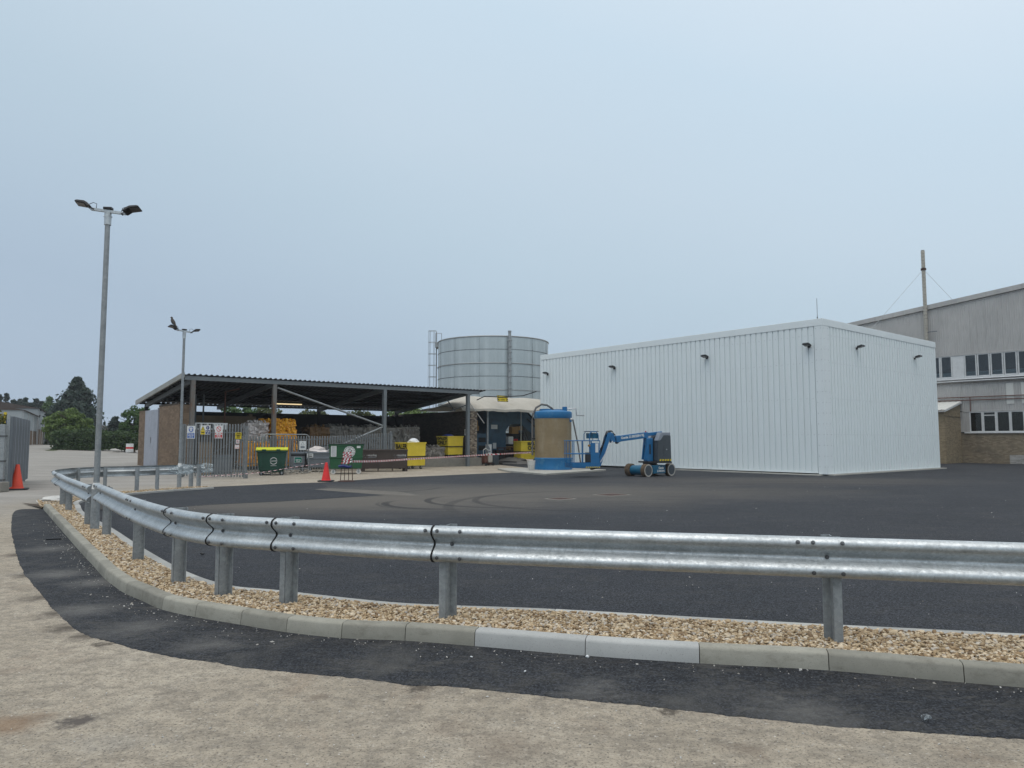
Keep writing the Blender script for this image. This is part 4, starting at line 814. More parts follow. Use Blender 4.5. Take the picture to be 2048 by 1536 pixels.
# guyed flue
ch = thing('flue', 'slim banded metal flue with guy wires rising before the grey factory', 'chimney', W(25.7, 5.05), AZ)
fl = MB(); z = 4.0; pr = []
while z < 15.9: pr += [(0.135, z), (0.135, z+0.19), (0.10, z+0.195), (0.10, z+0.25), (0.135, z+0.255)]; z += 0.26
fl.lathe(pr, 16).build('duct', M['canopy'], ch, True)
MB().cyl((0, 0, 14.42), (0, 0, 14.58), 0.185, n=16).build('guy_collar', M['rust'], ch, True)
MB().bar((0, 0, 9.7), (0.0, -0.75, 9.7), 0.06, 0.06).build('wall_bracket', M['shed_steel'], ch)
for q in (W(13.0, 4.4, 8.9 - 1.35), W(26, 3.11, 11.72)):
    loc = Vector(((q.x - W(25.7, 5.05).x)*math.cos(AZ) + (q.y - W(25.7, 5.05).y)*math.sin(AZ), -(q.x - W(25.7, 5.05).x)*math.sin(AZ) + (q.y - W(25.7, 5.05).y)*math.cos(AZ), q.z))
    MB().tube([(0, 0, 14.5), loc], 0.011, 5).build('guy_wire', M['galv_dull'], ch)
# ------------------------------------------------------------ galvanised silo
sx, sy, sr, stz = -1.75, 68.0, 5.12, 10.65
si = thing('silo', 'large round galvanised bolted silo with caged ladder behind the shed', 'silo', (sx, sy, 0.0))
NP, RH = 13, 1.17; da = 2*math.pi/NP
def silo_panel():
    mb = MB(); n = 8
    for i in range(n):
        a0, a1 = da*i/n, da*(i+1.0)/n; rr0 = sr + 0.012*(1 - i/n); rr1 = sr + 0.012*(1 - (i+1)/n)
        mb.add([(rr0*math.cos(a0), rr0*math.sin(a0), 0), (rr1*math.cos(a1), rr1*math.sin(a1), 0), ((rr1+.008)*math.cos(a1), (rr1+.008)*math.sin(a1), RH), ((rr0+.008)*math.cos(a0), (rr0+.008)*math.sin(a0), RH)], [(0,1,2,3)])
    for k in range(9):
        z = 0.07 + k*0.125; a = da*0.006; mb.cyl((sr*math.cos(a), sr*math.sin(a), z), ((sr+0.045)*math.cos(a), (sr+0.045)*math.sin(a), z), 0.026, n=4, m=1, caps=True)
    for k in range(16):
        a = da*(k+0.5)/16; mb.cyl((sr*math.cos(a), sr*math.sin(a), 0.035), ((sr+0.04)*math.cos(a), (sr+0.04)*math.sin(a), 0.035), 0.024, n=4, m=1)
    for i in range(n):
        a0, a1 = da*i/n, da*(i+1.0)/n; q = sr + 0.03
        mb.add([(q*math.cos(a0), q*math.sin(a0), 0.0), (q*math.cos(a1), q*math.sin(a1), 0.0), (q*math.cos(a1), q*math.sin(a1), 0.03), (q*math.cos(a0), q*math.sin(a0), 0.03)], [(0,1,2,3)], 1)
    return mb.mesh('wall_panel', [M['silo'], M['bolt']], fix=False)
sp_ = silo_panel()
for r_ in range(9):
    for k in range(NP): place('wall_panel', sp_, si, (0, 0, stz - RH*(r_+1)), R(-90) + da*0.57 + k*da)
def ring(z, r, t, name='stiffener_ring', m_='galv_dull'):
    mb = MB(); n = 64; mb.tube([(r*math.cos(2*math.pi*i/n), r*math.sin(2*math.pi*i/n), z) for i in range(n+1)], t, 6); mb.build(name, M[m_], si, True)
ring(stz, sr + 0.02, 0.06, 'top_rim'); ring(stz - 2*RH, sr + 0.04, 0.05); ring(stz - 4*RH, sr+0.03, 0.035)
vp = MB(); vp.cyl((1.55, -sr - 0.02, 4.0), (1.55, -sr - 0.02, stz + 0.38), 0.135, n=14); vp.cyl((1.55, -sr - 0.02, stz + 0.36), (1.55, -sr - 0.02, stz + 0.44), 0.16, n=14); vp.build('vertical_pipe', M['galv_dull'], si, True)
for k in range(12):
    z = 4.5 + k*0.52; MB().box(1.37, -sr - 0.20, z, 1.73, -sr + 0.25, z + 0.05).build('pipe_clamp', M['galv_dull'], si)
# caged ladder on its left side
lx = -sr - 0.55
ld = MB(); 
for o_ in (-0.22, 0.22): ld.cyl((lx + 0.35, o_, 2.0), (lx + 0.35, o_, stz + 1.1), 0.03, n=6)
for k in range(36): z = 2.2 + k*0.27; ld.cyl((lx + 0.35, -0.22, z), (lx + 0.35, 0.22, z), 0.014, n=5)
ld.build('ladder', M['galv_dull'], si)
cg = MB(); n = 10
for k in range(9):
    z = 3.2 + k*1.08; cg.tube([(lx + 0.35 - 0.75*math.sin(math.pi*i/n), -0.36*math.cos(math.pi*i/n), z) for i in range(n+1)], 0.022, 5)
for i in range(1, n, 2): cg.cyl((lx + 0.35 - 0.75*math.sin(math.pi*i/n), -0.36*math.cos(math.pi*i/n), 3.2), (lx + 0.35 - 0.75*math.sin(math.pi*i/n), -0.36*math.cos(math.pi*i/n), 3.2 + 8*1.08), 0.016, n=5)
cg.build('ladder_cage', M['galv_dull'], si)
pfm = MB(); pfm.box(-sr - 0.25, -0.9, stz - 0.45, -sr + 2.0, 0.6, stz + 0.03); pfm.build('top_platform', M['galv_dull'], si)
hr = MB()
for x in (-sr - 0.2, -sr + 0.35): hr.cyl((x, -0.85, stz), (x, -0.85, stz + 0.85), 0.025, n=6)
hr.tube([(-sr - 0.2, -0.85, stz + 0.85), (-sr + 0.35, -0.85, stz + 0.85)], 0.025, 6); hr.build('handrail', M['galv_dull'], si)
MB().cyl((0,0,0.1), (0,0,stz - 0.5), sr - 0.05, n=48).build('inner_shell', M['dark_int'], si, True)
# ------------------------------------------------------------ open-fronted shed
SX0, SX1, SY0, SY1 = -22.5, -5.0, 20.4, 29.3
sh = thing('open_shed', 'open-fronted steel shed with mono-pitch dark corrugated roof over waste bales', 'shed', W(SX0, SY0), AZ)
LX, LY = SX1 - SX0, SY1 - SY0
def shz(y): return 4.80 - 0.108*y                                    # top of roof by depth
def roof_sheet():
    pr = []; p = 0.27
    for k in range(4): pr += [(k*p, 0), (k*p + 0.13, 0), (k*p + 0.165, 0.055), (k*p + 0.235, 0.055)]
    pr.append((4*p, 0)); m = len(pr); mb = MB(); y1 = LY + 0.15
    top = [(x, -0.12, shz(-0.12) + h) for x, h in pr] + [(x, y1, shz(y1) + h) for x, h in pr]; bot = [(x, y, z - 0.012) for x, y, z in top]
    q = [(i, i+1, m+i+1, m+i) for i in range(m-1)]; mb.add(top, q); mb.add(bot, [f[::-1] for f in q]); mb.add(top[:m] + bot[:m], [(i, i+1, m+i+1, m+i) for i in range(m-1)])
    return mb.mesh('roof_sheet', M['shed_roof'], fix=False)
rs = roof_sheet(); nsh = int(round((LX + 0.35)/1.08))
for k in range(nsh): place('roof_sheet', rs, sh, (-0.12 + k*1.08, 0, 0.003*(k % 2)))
MB().box(-0.08, -0.06, 4.56, LX + 0.28, 0.06, 4.765).build('fascia_beam', M['fascia'], sh)
MB().add([(-0.22, -0.15, 4.66), (-0.22, LY + 0.1, shz(LY) - 0.16), (-0.22, LY + 0.1, shz(LY) + 0.08), (-0.22, -0.15, 4.90), (-0.125, -0.15, 4.66), (-0.125, LY + 0.1, shz(LY) - 0.16), (-0.125, LY + 0.1, shz(LY) + 0.08), (-0.125, -0.15, 4.90)],
         [(0,1,2,3),(4,7,6,5),(0,4,5,1),(3,2,6,7),(0,3,7,4),(1,5,6,2)]).build('barge_board', M['barge'], sh)
for x in (0.32, 4.4, 10.95, 16.95):
    mm = 'rusty_steel' if x < 5 else 'fascia'; p_ = MB(); h = 4.558
    p_.box(x - 0.10, -0.055, -0.02, x + 0.10, -0.04, h); p_.box(x - 0.10, 0.12, -0.02, x + 0.10, 0.135, h); p_.box(x - 0.008, -0.04, -0.02, x + 0.008, 0.12, h); p_.build('post', M[mm], sh)
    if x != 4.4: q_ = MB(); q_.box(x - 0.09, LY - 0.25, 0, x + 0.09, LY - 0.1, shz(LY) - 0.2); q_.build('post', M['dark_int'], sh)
    r_ = MB(); r_.add([(x + dx, y, shz(y) + dz) for y in (0.14, LY) for dx, dz in ((-0.07, -0.33), (0.07, -0.33), (0.07, -0.11), (-0.07, -0.11))], [(0,1,2,3),(4,7,6,5),(0,4,5,1),(1,5,6,2),(2,6,7,3),(3,7,4,0)]); r_.build('rafter', M['shed_steel'] if x > 1 else M['fascia'], sh)
for k in range(1, 7):
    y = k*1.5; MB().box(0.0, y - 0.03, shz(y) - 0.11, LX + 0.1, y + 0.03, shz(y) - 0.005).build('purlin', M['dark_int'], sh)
MB().cyl((4.55, 0.02, 4.38), (10.85, 0.02, 2.47), 0.055, n=10).build('brace', M['galv_pole'], sh, True)
MB().cyl((10.85, 0.02, 2.40), (6.9, 0.02, 0.85), 0.055, n=10).build('brace', M['galv_pole'], sh, True)
# walls
MB().box(0.0, 1.0, 0, 0.22, 4.7, 3.42).build('side_wall', M['brick_shed'], sh); MB().box(0.0, 7.4, 0, 0.22, LY + 0.02, 3.3).build('side_wall', M['brick_shed'], sh)
MB().box(-0.02, 0.98, 3.42, 0.24, 4.72, 3.50).build('wall_coping', M['brick_dark'], sh)
MB().box(0.223, 1.0, 0, 0.62, 1.2, 3.4).build('return_wall', M['brick_shed'], sh)
MB().box(0.3, 5.2, 0, 5.4, 5.36, 3.02).build('low_partition', M['card'], sh); MB().box(4.95, 5.1, 3.02, 5.15, 5.4, 3.14).build('partition_cap', M['card'], sh)
dr_ = MB(); dr_.box(-0.05, 4.75, 0.22, -0.0, 6.05, 3.28); MBd = dr_.build('door_leaf', M['door_metal'], sh, bevel=0.01)
dr_ = MB(); dr_.box(-0.05, 6.07, 0.22, -0.0, 7.37, 3.28); MBe = dr_.build('door_leaf', M['door_metal'], sh, bevel=0.01)
MB().box(-0.07, 4.66, 0.2, 0.05, 4.745, 3.36).build('door_post', M['door_metal'], sh); MB().box(-0.08, 5.98, 1.5, -0.05, 6.02, 1.8).build('door_handle', M['galv_dull'], MBd)
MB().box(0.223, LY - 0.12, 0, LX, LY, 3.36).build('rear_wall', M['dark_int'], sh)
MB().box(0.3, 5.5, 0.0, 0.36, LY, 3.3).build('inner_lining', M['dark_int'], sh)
MB().box(LX + 0.05, 0.75, 0, LX + 0.28, LY + 1.5, 3.52).build('side_wall', M['brick_dark'], sh)
MB().box(LX + 0.04, 0.55, 0.0, LX + 0.56, 0.74, 3.50).build('brick_pier', M['brick_pier'], sh)
sg = MB().box(LX - 0.0, 0.9, 1.95, LX + 0.04, 1.15, 2.35).build('wall_plate', M['sign_white'], sh); text('8', M['ink'], sg, (LX - 0.004, 1.03, 2.15), (0, -1, 0), (0, 0, 1), 0.28)
# floor slab and dock edge
MB().box(9.0, 0.45, -0.05, LX + 0.95, LY, 0.52).build('dock_slab', M['plinth'], sh, bevel=0.02)
MB().box(0.3, 0.5, -0.05, 8.998, LY, 0.10).build('floor_slab', M['plinth'], sh)
tl = MB().box(7.2, 6.8, 3.86, 8.9, 6.92, 3.92).build('tube_lamp', M['tube_lamp'], sh)
for x, m_ in ((2.6, 'rust_pipe'), (1.9, 'shed_steel'), (1.5, 'shed_steel')):
    MB().tube([(x, 2.2, 0.3), (x, 2.2, 4.2), (x + 0.7, 2.1, 4.38)] if m_ == 'rust_pipe' else [(x, 3.5, 0.3), (x, 3.5, 4.1)], 0.045, 8).build('riser_pipe', M[m_], sh, True)
cb_ = MB(); cb_.tube([(LX + 0.2, 0.1, 4.2), (LX + 0.7, -0.05, 4.45), (LX + 2, -0.1, 4.45), (LX + 4.0, 0, 4.62), (LX + 5.2, 0, 4.95)], 0.035, 6); cb_.build('overhead_cable', M['black'], sh, True)
for p0, p1 in (((LX - 1.2, 1.5, 4.3), (LX - 0.5, 1.5, 3.5)), ((LX - 0.2, 0.6, 3.9), (LX - 1.0, 1.4, 3.5))): MB().cyl(p0, p1, 0.035, n=6).build('knee_brace', M['shed_steel'], sh)
# ------------------------------------------------------------ palisade gate and fence
def pale_mesh(h, w=0.082, m_='palisade'):
    mb = MB(); sec = [(-w/2, 0.0), (-w*0.22, -0.022), (w*0.22, -0.022), (w/2, 0.0)]
    vs = []
    for z in (0.0, h - 0.07): vs += [(x, y, z) for x, y in sec]
    vs += [(-w*0.36, -0.006, h - 0.012), (-w*0.2, -0.02, h - 0.03), (w*0.2, -0.02, h - 0.03), (w*0.36, -0.006, h - 0.012), (0, -0.012, h)]
    fs = [(0,1,5,4),(1,2,6,5),(2,3,7,6),(4,5,9,8),(5,6,10,9),(6,7,11,10),(8,9,12),(9,10,12),(10,11,12)]
    mb.add(vs, fs); return mb.mesh('pale', M[m_], fix=False)
ga, gb = W(-23.4, 17.4), W(-21.55, 14.8); gl_ = (gb - ga).length; gaz = math.atan2(gb.y - ga.y, gb.x - ga.x)
gt = thing('palisade_gate', 'tall galvanised palisade gate leaf with three warning signs near the lamp column', 'gate', ga, gaz)
pm_ = pale_mesh(2.28)
for k in range(22): place('pale', pm_, gt, (0.12 + k*(gl_ - 0.24)/21, 0.0, 0.06 + 0.01*math.sin(k*2.1)))
for z in (0.30, 1.98): MB().box(0.02, 0.012, z - 0.025, gl_ - 0.02, 0.05, z + 0.025).build('rail', M['palisade'], gt)
MB().box(-0.05, -0.03, 0, 0.04, 0.07, 2.36).build('gate_post', M['palisade'], gt); MB().box(gl_ - 0.04, -0.03, 0.0, gl_ + 0.05, 0.07, 2.25).build('stile', M['palisade'], gt)
MB().prism([(gl_ - 0.05, 0), (gl_ + 0.06, 0), (gl_ + 0.06, 0.26), (gl_ - 0.05, 0.26)], -0.07, 0.10, 'y').build('wheel_guard', M['palisade'], gt)
MB().bar((0.05, 0.06, 0.3), (gl_ - 0.05, 0.06, 1.95), 0.02, 0.03).build('brace', M['palisade'], gt)
def sign(name, label, w, h, face, parent=None, loc=(0, 0, 0), rz=0.0, mat='sign_white', grp=None, cat='sign'):
    o = thing(name, label, cat, loc, rz, grp); MB().box(-w/2, -0.004, -h/2, w/2, 0.004, h/2).build('panel', M[mat], o); face(o); return o
def disc(o, x, z, r, m_, name='disc', y=-0.006, n=28, r0=0):
    mb = MB()
    if r0 == 0: mb.add([(x + r*math.cos(2*math.pi*i/n), y, z + r*math.sin(2*math.pi*i/n)) for i in range(n)], [tuple(range(n))])
    else: mb.add([(x + q*math.cos(2*math.pi*i/n), y, z + q*math.sin(2*math.pi*i/n)) for q in (r0, r) for i in range(n)], [(i, (i+1) % n, n+(i+1) % n, n+i) for i in range(n)])
    return mb.build(name, M[m_], o, fix=False)
def plate(o, x0, z0, x1, z1, m_, y=-0.006, name='panel_print'):
    return MB().add([(x0, y, z0), (x1, y, z0), (x1, y, z1), (x0, y, z1)], [(0,1,2,3)]).build(name, M[m_], o, fix=False)
def poly(o, pts, m_, y=-0.006, name='symbol'):
    return MB().add([(x, y, z) for x, z in pts], [tuple(range(len(pts)))]).build(name, M[m_], o, fix=False)
X3, Z3 = (1, 0, 0), (0, 0, 1)
def st(o, s_, m_, x, z, size, y=-0.009, bold=0.004): return text(s_, M[m_], o, (x, y, z), X3, Z3, size, bold=bold, ext=0.0)
def f_helmet(o):
    disc(o, 0, 0.125, 0.125, 'blue'); disc(o, 0, 0.125, 0.112, 'sign_white', 'ring', -0.0075, r0=0.105)
    poly(o, [(0.085*math.cos(a), 0.138 + 0.075*math.sin(a)) for a in [math.pi*i/12 for i in range(13)]], 'sign_white', -0.0075, 'helmet'); poly(o, [(-0.062, 0.128), (0.062, 0.128), (0.045, 0.07), (0, 0.035), (-0.045, 0.07)], 'sign_white', -0.0075, 'face')
    plate(o, -0.18, -0.25, 0.18, -0.03, 'blue'); st(o, 'Safety helmets', 'sign_white', 0, -0.075, 0.052); st(o, 'must be worn', 'sign_white', 0, -0.14, 0.052); st(o, 'on this site', 'sign_white', 0, -0.205, 0.052)
def f_danger(o):
    poly(o, [(-0.225, 0.0), (-0.025, 0.0), (-0.125, 0.185)], 'ink'); poly(o, [(-0.203, 0.013), (-0.047, 0.013), (-0.125, 0.158)], 'sign_yellow', -0.0075); st(o, '!', 'ink', -0.125, 0.06, 0.13)
    plate(o, -0.235, -0.195, -0.015, -0.01, 'sign_yellow'); st(o, 'Danger', 'ink', -0.125, -0.10, 0.058); disc(o, 0.125, 0.095, 0.085, 'navy'); st(o, '!', 'sign_white', 0.125, 0.092, 0.14, bold=0.008)
    plate(o, 0.015, -0.18, 0.235, -0.01, 'navy'); st(o, 'Keep', 'sign_white', 0.125, -0.06, 0.075); st(o, 'out', 'sign_white', 0.125, -0.13, 0.075)
def f_keep(o):
    disc(o, 0, 0.125, 0.118, 'red', 'ring', r0=0.092); q = 0.078; poly(o, [(-q-0.010, 0.125+q-0.010), (-q+0.010, 0.125+q+0.010), (q+0.010, 0.125-q+0.010), (q-0.010, 0.125-q-0.010)], 'red', -0.0065, 'bar')
    plate(o, -0.18, -0.095, 0.18, -0.03, 'red'); plate(o, -0.18, -0.255, 0.18, -0.125, 'red', name='panel_print'); st(o, 'KEEP OUT', 'sign_white', 0, -0.063, 0.062, bold=0.006); st(o, 'This site', 'sign_white', 0, -0.165, 0.058); st(o, 'is dangerous', 'sign_white', 0, -0.222, 0.054)
def f_caution(o):
    poly(o, [(-0.125, 0.07), (-0.085, 0.07), (-0.105, 0.105)], 'ink'); st(o, 'CAUTION', 'ink', 0.02, 0.088, 0.046, bold=0.005); st(o, 'BEWARE OF MOVING', 'ink', 0, 0.03, 0.027, bold=0.004); st(o, 'VEHICLES', 'ink', 0, -0.008, 0.034, bold=0.004)
    plate(o, -0.115, -0.115, 0.115, -0.04, 'sign_yellow'); 
    for z in (-0.06, -0.078, -0.096): plate(o, -0.08, z - 0.004, 0.08, z + 0.004, 'ink', -0.0075)
    for z0, z1, x0, x1 in ((-0.035, -0.031, -0.13, 0.13), (-0.122, -0.118, -0.13, 0.13)): plate(o, x0, z0, x1, z1, 'ink')
def f_nosmoke(o): disc(o, 0, 0, 0.062, 'red', 'ring', r0=0.05); poly(o, [(-0.045, 0.035), (-0.035, 0.045), (0.045, -0.035), (0.035, -0.045)], 'red'); plate(o, -0.04, -0.012, 0.035, 0.004, 'ink')
def on_gate(u, z, n_=0.05):
    d = (gb - ga).normalized(); nn = Vector((d.y, -d.x, 0)); q = ga + d*u + nn*n_; return (q.x, q.y, z)
def gate_u(px): # where the sight line through a photo column meets the gate
    r = ray(px, 900); d = gb - ga; k = (ga.x*r[1] - ga.y*r[0]); return gl_ * (-k) / (d.x*r[1] - d.y*r[0])
sign('warning_sign', 'white and blue helmet sign with blue lettering, leftmost on the palisade gate', 0.42, 0.56, f_helmet, None, on_gate(gate_u(382.5), 2.36 - 0.37), gaz)
sign('warning_sign', 'yellow triangle and navy keep-out sign, middle of the three on the palisade gate', 0.50, 0.40, f_danger, None, on_gate(gate_u(411), 2.36 - 0.27), gaz)
sign('warning_sign', 'white and red prohibition sign, rightmost of three large signs on the palisade gate', 0.40, 0.56, f_keep, None, on_gate(gate_u(438), 2.36 - 0.36), gaz)
sign('caution_sign', 'small yellow sign with black lettering at the right end of the palisade gate', 0.30, 0.28, f_caution, None, on_gate(gate_u(478) , 1.83, 0.07), gaz, 'sign_yellow')
sign('prohibition_sign', 'tiny white square sign below the yellow one on the palisade gate', 0.17, 0.165, f_nosmoke, None, on_gate(gate_u(477), 1.58, 0.07), gaz)
sign('paper_notice', 'faded pink paper notice lowest at the right end of the palisade gate', 0.22, 0.17, lambda o: plate(o, -0.09, 0.0, 0.09, 0.05, 'sign_white'), None, on_gate(gate_u(476), 1.36, 0.07), gaz, 'pink_paper', cat='notice')
# lower palisade fence behind the bins
fa0, fb0 = W(-20.35, 19.4), W(-11.95, 19.0); fl_ = (fb0 - fa0).length; faz = math.atan2(fb0.y - fa0.y, fb0.x - fa0.x)
fe = thing('palisade_fence', 'long galvanised palisade fence running behind the row of bins', 'fence', fa0, faz)
pf = pale_mesh(1.72); n = 58
for k in range(n):
    p = place('pale', pf, fe, (0.08 + k*(fl_ - 0.2)/(n - 1), 0, 0.14)); p.scale = (1, 1, 1 + 0.10*sstep(30, 58, k))
MB().box(0, 0.012, 0.45, fl_, 0.05, 0.50).build('rail', M['palisade'], fe)
MB().add([(0, 0.012, 1.60), (fl_, 0.012, 1.74), (fl_, 0.012, 1.79), (0, 0.012, 1.65), (0, 0.05, 1.60), (fl_, 0.05, 1.74), (fl_, 0.05, 1.79), (0, 0.05, 1.65)], [(0,1,2,3),(4,7,6,5),(3,2,6,7),(0,4,5,1)]).build('rail', M['palisade'], fe)
e = MB(); e.box(fl_ - 0.06, -0.06, 0.1, fl_ + 0.08, 0.06, 2.06); e.cyl((fl_ + 0.01, -0.06, 2.06), (fl_ + 0.01, 0.06, 2.06), 0.07, n=14); e.build('end_post', M['palisade'], fe)
for x in (2.8, 5.6): MB().box(x - 0.03, 0.052, 0.1, x + 0.03, 0.12, 1.7).build('post', M['palisade'], fe)
# ------------------------------------------------------------ bales of plastic film
def bale(name, label, m_, cx, cy, cz, w, d, h, seed, grp, strips=70, rough=0.05):
    rs_ = random.Random(seed); mb = MB(); n = 9
    def surf(a, b, f): 
        P, u, v = f; return [x + a*y + b*z for x, y, z in zip(P, u, v)]
    faces = [((-w/2,-d/2,0),(w,0,0),(0,0,h)), ((-w/2,-d/2,0),(0,d,0),(0,0,h)), ((w/2,-d/2,0),(0,d,0),(0,0,h)), ((-w/2,-d/2,h),(w,0,0),(0,d,0))]
    for f in faces:
        vs = []
        for i in range(n + 1):
            for j in range(n + 1):
                q = surf(i/n, j/n, f); k = math.sin(math.pi*i/n)*math.sin(math.pi*j/n)
                c = Vector((q[0], q[1], q[2] - h/2)); c *= 1 + 0.05*k; jit = rough*(0.3 + 0.7*k); vs.append((c.x + rs_.uniform(-1,1)*jit, c.y + rs_.uniform(-1,1)*jit, c.z + h/2 + rs_.uniform(-1,1)*jit))
        mb.add(vs, [(i*(n+1)+j, (i+1)*(n+1)+j, (i+1)*(n+1)+j+1, i*(n+1)+j+1) for i in range(n) for j in range(n)])
    for _ in range(strips):                       # loops and ribbons of film standing off the faces
        f = faces[rs_.choice([0, 0, 0, 1, 3])]; a, b = rs_.random(), rs_.random(); L = rs_.uniform(0.2, 0.6); wd_ = rs_.uniform(0.04, 0.11); vert = rs_.random() < 0.7
        N_ = Vector(f[1]).cross(Vector(f[2])).normalized(); c0 = Vector(surf(0.5, 0.5, f)) - Vector((0, 0, h/2)); N_ = N_ if N_.dot(c0) > 0 else -N_
        if f is faces[3]: vert = True
        vs = []
        for i in range(5):
            k = i/4; q = Vector(surf(min(1, max(0, a + (0 if vert else (k-0.5)*L/w) + rs_.uniform(-0.02, 0.02))), min(1.03, max(0, b + ((k-0.5)*L/h if vert else 0))), f)) + N_*(0.03 + 0.13*math.sin(math.pi*k)*rs_.uniform(0.5, 1.2))
            t_ = Vector(f[1]).normalized() if vert else Vector(f[2]).normalized(); vs += [q - t_*wd_/2 + N_*rs_.uniform(-0.01, 0.02), q + t_*wd_/2 + N_*rs_.uniform(-0.01, 0.02)]
        mb.add(vs, [(2*i, 2*i+1, 2*i+3, 2*i+2) for i in range(4)])
    o = mb.build(name, M[m_], fix=False, smooth=True); o.location = W(cx, cy, cz); o.rotation_euler = (0, 0, AZ + rs_.uniform(-0.04, 0.04)); return tag(o, label, 'bale', grp)
bale('plastic_bale', 'orange plastic bale left of the rusty second post, upper tier', 'bale_orange', PYs(535, 860, 22.6).x, 22.6, 1.5, 1.0, 1.0, 1.15, 1, 'orange bales', 180, 0.07)
bale('plastic_bale', 'orange plastic bale right of the rusty second post, upper tier', 'bale_orange', PYs(563, 860, 21.9).x, 21.9, 1.45, 1.15, 1.0, 1.2, 2, 'orange bales', 210, 0.07)
bale('plastic_bale', 'orange plastic bale behind the fence at the left, lower tier', 'bale_orange', PYs(506, 890, 21.9).x, 21.9, 0.3, 1.15, 1.0, 1.2, 3, 'orange bales', 60)
bale('plastic_bale', 'orange plastic bale behind the fence left of the rusty post, lower tier', 'bale_orange', PYs(537, 890, 21.8).x, 21.8, 0.3, 1.1, 1.0, 1.15, 4, 'orange bales', 60)
bale('plastic_bale', 'orange plastic bale behind the fence right of the rusty post, lower tier', 'bale_orange', PYs(567, 890, 21.5).x, 21.5, 0.3, 1.1, 1.0, 1.15, 5, 'orange bales', 60)
bale('plastic_bale', 'white plastic bale stacked left of the orange ones', 'bale_white', PYs(509, 870, 22.2).x, 22.2, 1.5, 1.1, 1.0, 1.05, 6, 'pale bales', 70)
for k in range(6):
    lab = ['next to the orange bales', 'second from the orange bales', 'third from the orange bales', 'third from the right end', 'second from the right end', 'at the right end of the row'][k]
    bale('plastic_bale', 'upper grey plastic bale inside the shed, ' + lab, 'bale_brown' if k == 0 else 'bale_grey', -14.3 + k*1.2, 23.6 - 0.05*k, 1.34, 1.2, 1.1, 1.06 + 0.05*((k*3) % 2), 10 + k, 'grey bales in the shed', 60)
    bale('plastic_bale', 'lower grey plastic bale inside the shed, ' + lab, 'bale_grey', -14.25 + k*1.2, 23.5 - 0.05*k, 0.3 if k < 1 else (0.3 if -14.5 + k*1.24 < -13.7 else 0.55), 1.2, 1.1, 0.95, 30 + k, 'grey bales in the shed', 30)
bale('plastic_bale', 'grey plastic bale on the dock slab left of the raised yellow bin', 'bale_grey', -8.05, 22.0, 0.53, 0.95, 0.9, 0.62, 50, 'bales on the dock', 50); bale('plastic_bale', 'grey plastic bale on the dock slab touching the raised yellow bin', 'bale_grey', -7.1, 21.9, 0.53, 0.9, 0.9, 0.66, 51, 'bales on the dock', 50)
def rubble(name, label, P, n, spread, size, m_, cat):
    return tag(stones(name, [(P[0] + random.gauss(0, spread), P[1] + random.gauss(0, spread*0.6), P[2] + abs(random.gauss(0, size))) for _ in range(n)], size, m_, ico=False), label, cat, kind='stuff')
# ------------------------------------------------------------ bins
def caster(mb_parent, x, y, r=0.10, m_='black', zt=0.25):
    w = MB(); w.cyl((x, y - 0.025, r), (x, y + 0.025, r), r, n=14); o = w.build('wheel', M[m_], mb_parent, True)
    MB().cyl((x, y - 0.03, r), (x, y + 0.03, r), r*0.45, n=10).build('hub', M['galv_dull'], o, True)
    f = MB(); f.box(x - 0.03, y - 0.045, r, x + 0.03, y - 0.035, zt); f.box(x - 0.03, y + 0.035, r, x + 0.03, y + 0.045, zt); f.box(x - 0.05, y - 0.05, zt - 0.012, x + 0.05, y + 0.05, zt); f.build('fork', M['galv_dull'], o)
def wheelie():
    p = G(543, 950.5); o = thing('wheelie_bin', 'big dark green four-wheeled bin with lime lid and round white logo', 'bin', p, AZ - R(22))
    b = MB(); b.frustum((-0.56, -0.44, 0.56, 0.44), (-0.66, -0.52, 0.66, 0.52), 0.22, 1.10); b.frustum((-0.40, -0.40, 0.40, 0.40), (-0.56, -0.44, 0.56, 0.44), 0.15, 0.22); b.build('body', M['bin_green'], o, bevel=0.05)
    r_ = MB(); r_.box(-0.70, -0.56, 1.08, 0.70, 0.56, 1.16); r_.build('rim', M['bin_green'], o, bevel=0.02)
    l_ = MB(); l_.prism([(-0.58, 1.165), (0.58, 1.165), (0.58, 1.22), (0.2, 1.30), (-0.2, 1.31), (-0.58, 1.22)], -0.71, 0.71, 'x'); l_.build('lid', M['lid_yellow'], o, bevel=0.02)
    for x in (-0.35, 0.28): MB().box(x - 0.09, -0.62, 1.15, x + 0.09, -0.55, 1.225).build('lid_handle', M['bin_green'], o, bevel=0.01)
    for x in (-0.48, 0.48): MB().box(x - 0.04, -0.525, 0.40, x + 0.04, -0.47, 1.08).build('rib', M['bin_green'], o)
    for x, y in ((-0.45, -0.35), (0.45, -0.35), (-0.45, 0.35), (0.45, 0.35)): caster(o, x, y, 0.10)
    n = 16
    for a0, a1 in ((25, 155), (205, 335)):
        mb = MB(); vs = []
        for i in range(n + 1):
            a = R(a0 + (a1 - a0)*i/n)
            for q in (0.135, 0.165): z = 0.68 + q*math.sin(a); vs.append((0.08 + q*math.cos(a), -0.442 - (z - 0.22)/0.88*0.08 - 0.006, z))
        mb.add(vs, [(2*i, 2*i+1, 2*i+3, 2*i+2) for i in range(n)]); mb.build('logo', M['sign_white'], o, fix=False)
    for x0, x1, z, hh in ((-0.08, -0.03, 0.68, 0.016), (-0.02, 0.05, 0.675, 0.014), (0.06, 0.12, 0.68, 0.016), (0.13, 0.24, 0.68, 0.016), (-0.05, 0.21, 0.46, 0.009)):
        y = -0.442 - (z - 0.22)/0.88*0.08 - 0.006; MB().add([(x0, y, z - hh), (x1, y, z - hh), (x1, y - 0.003, z + hh), (x0, y - 0.003, z + hh)], [(0,1,2,3)]).build('logo', M['sign_white'], o, fix=False)
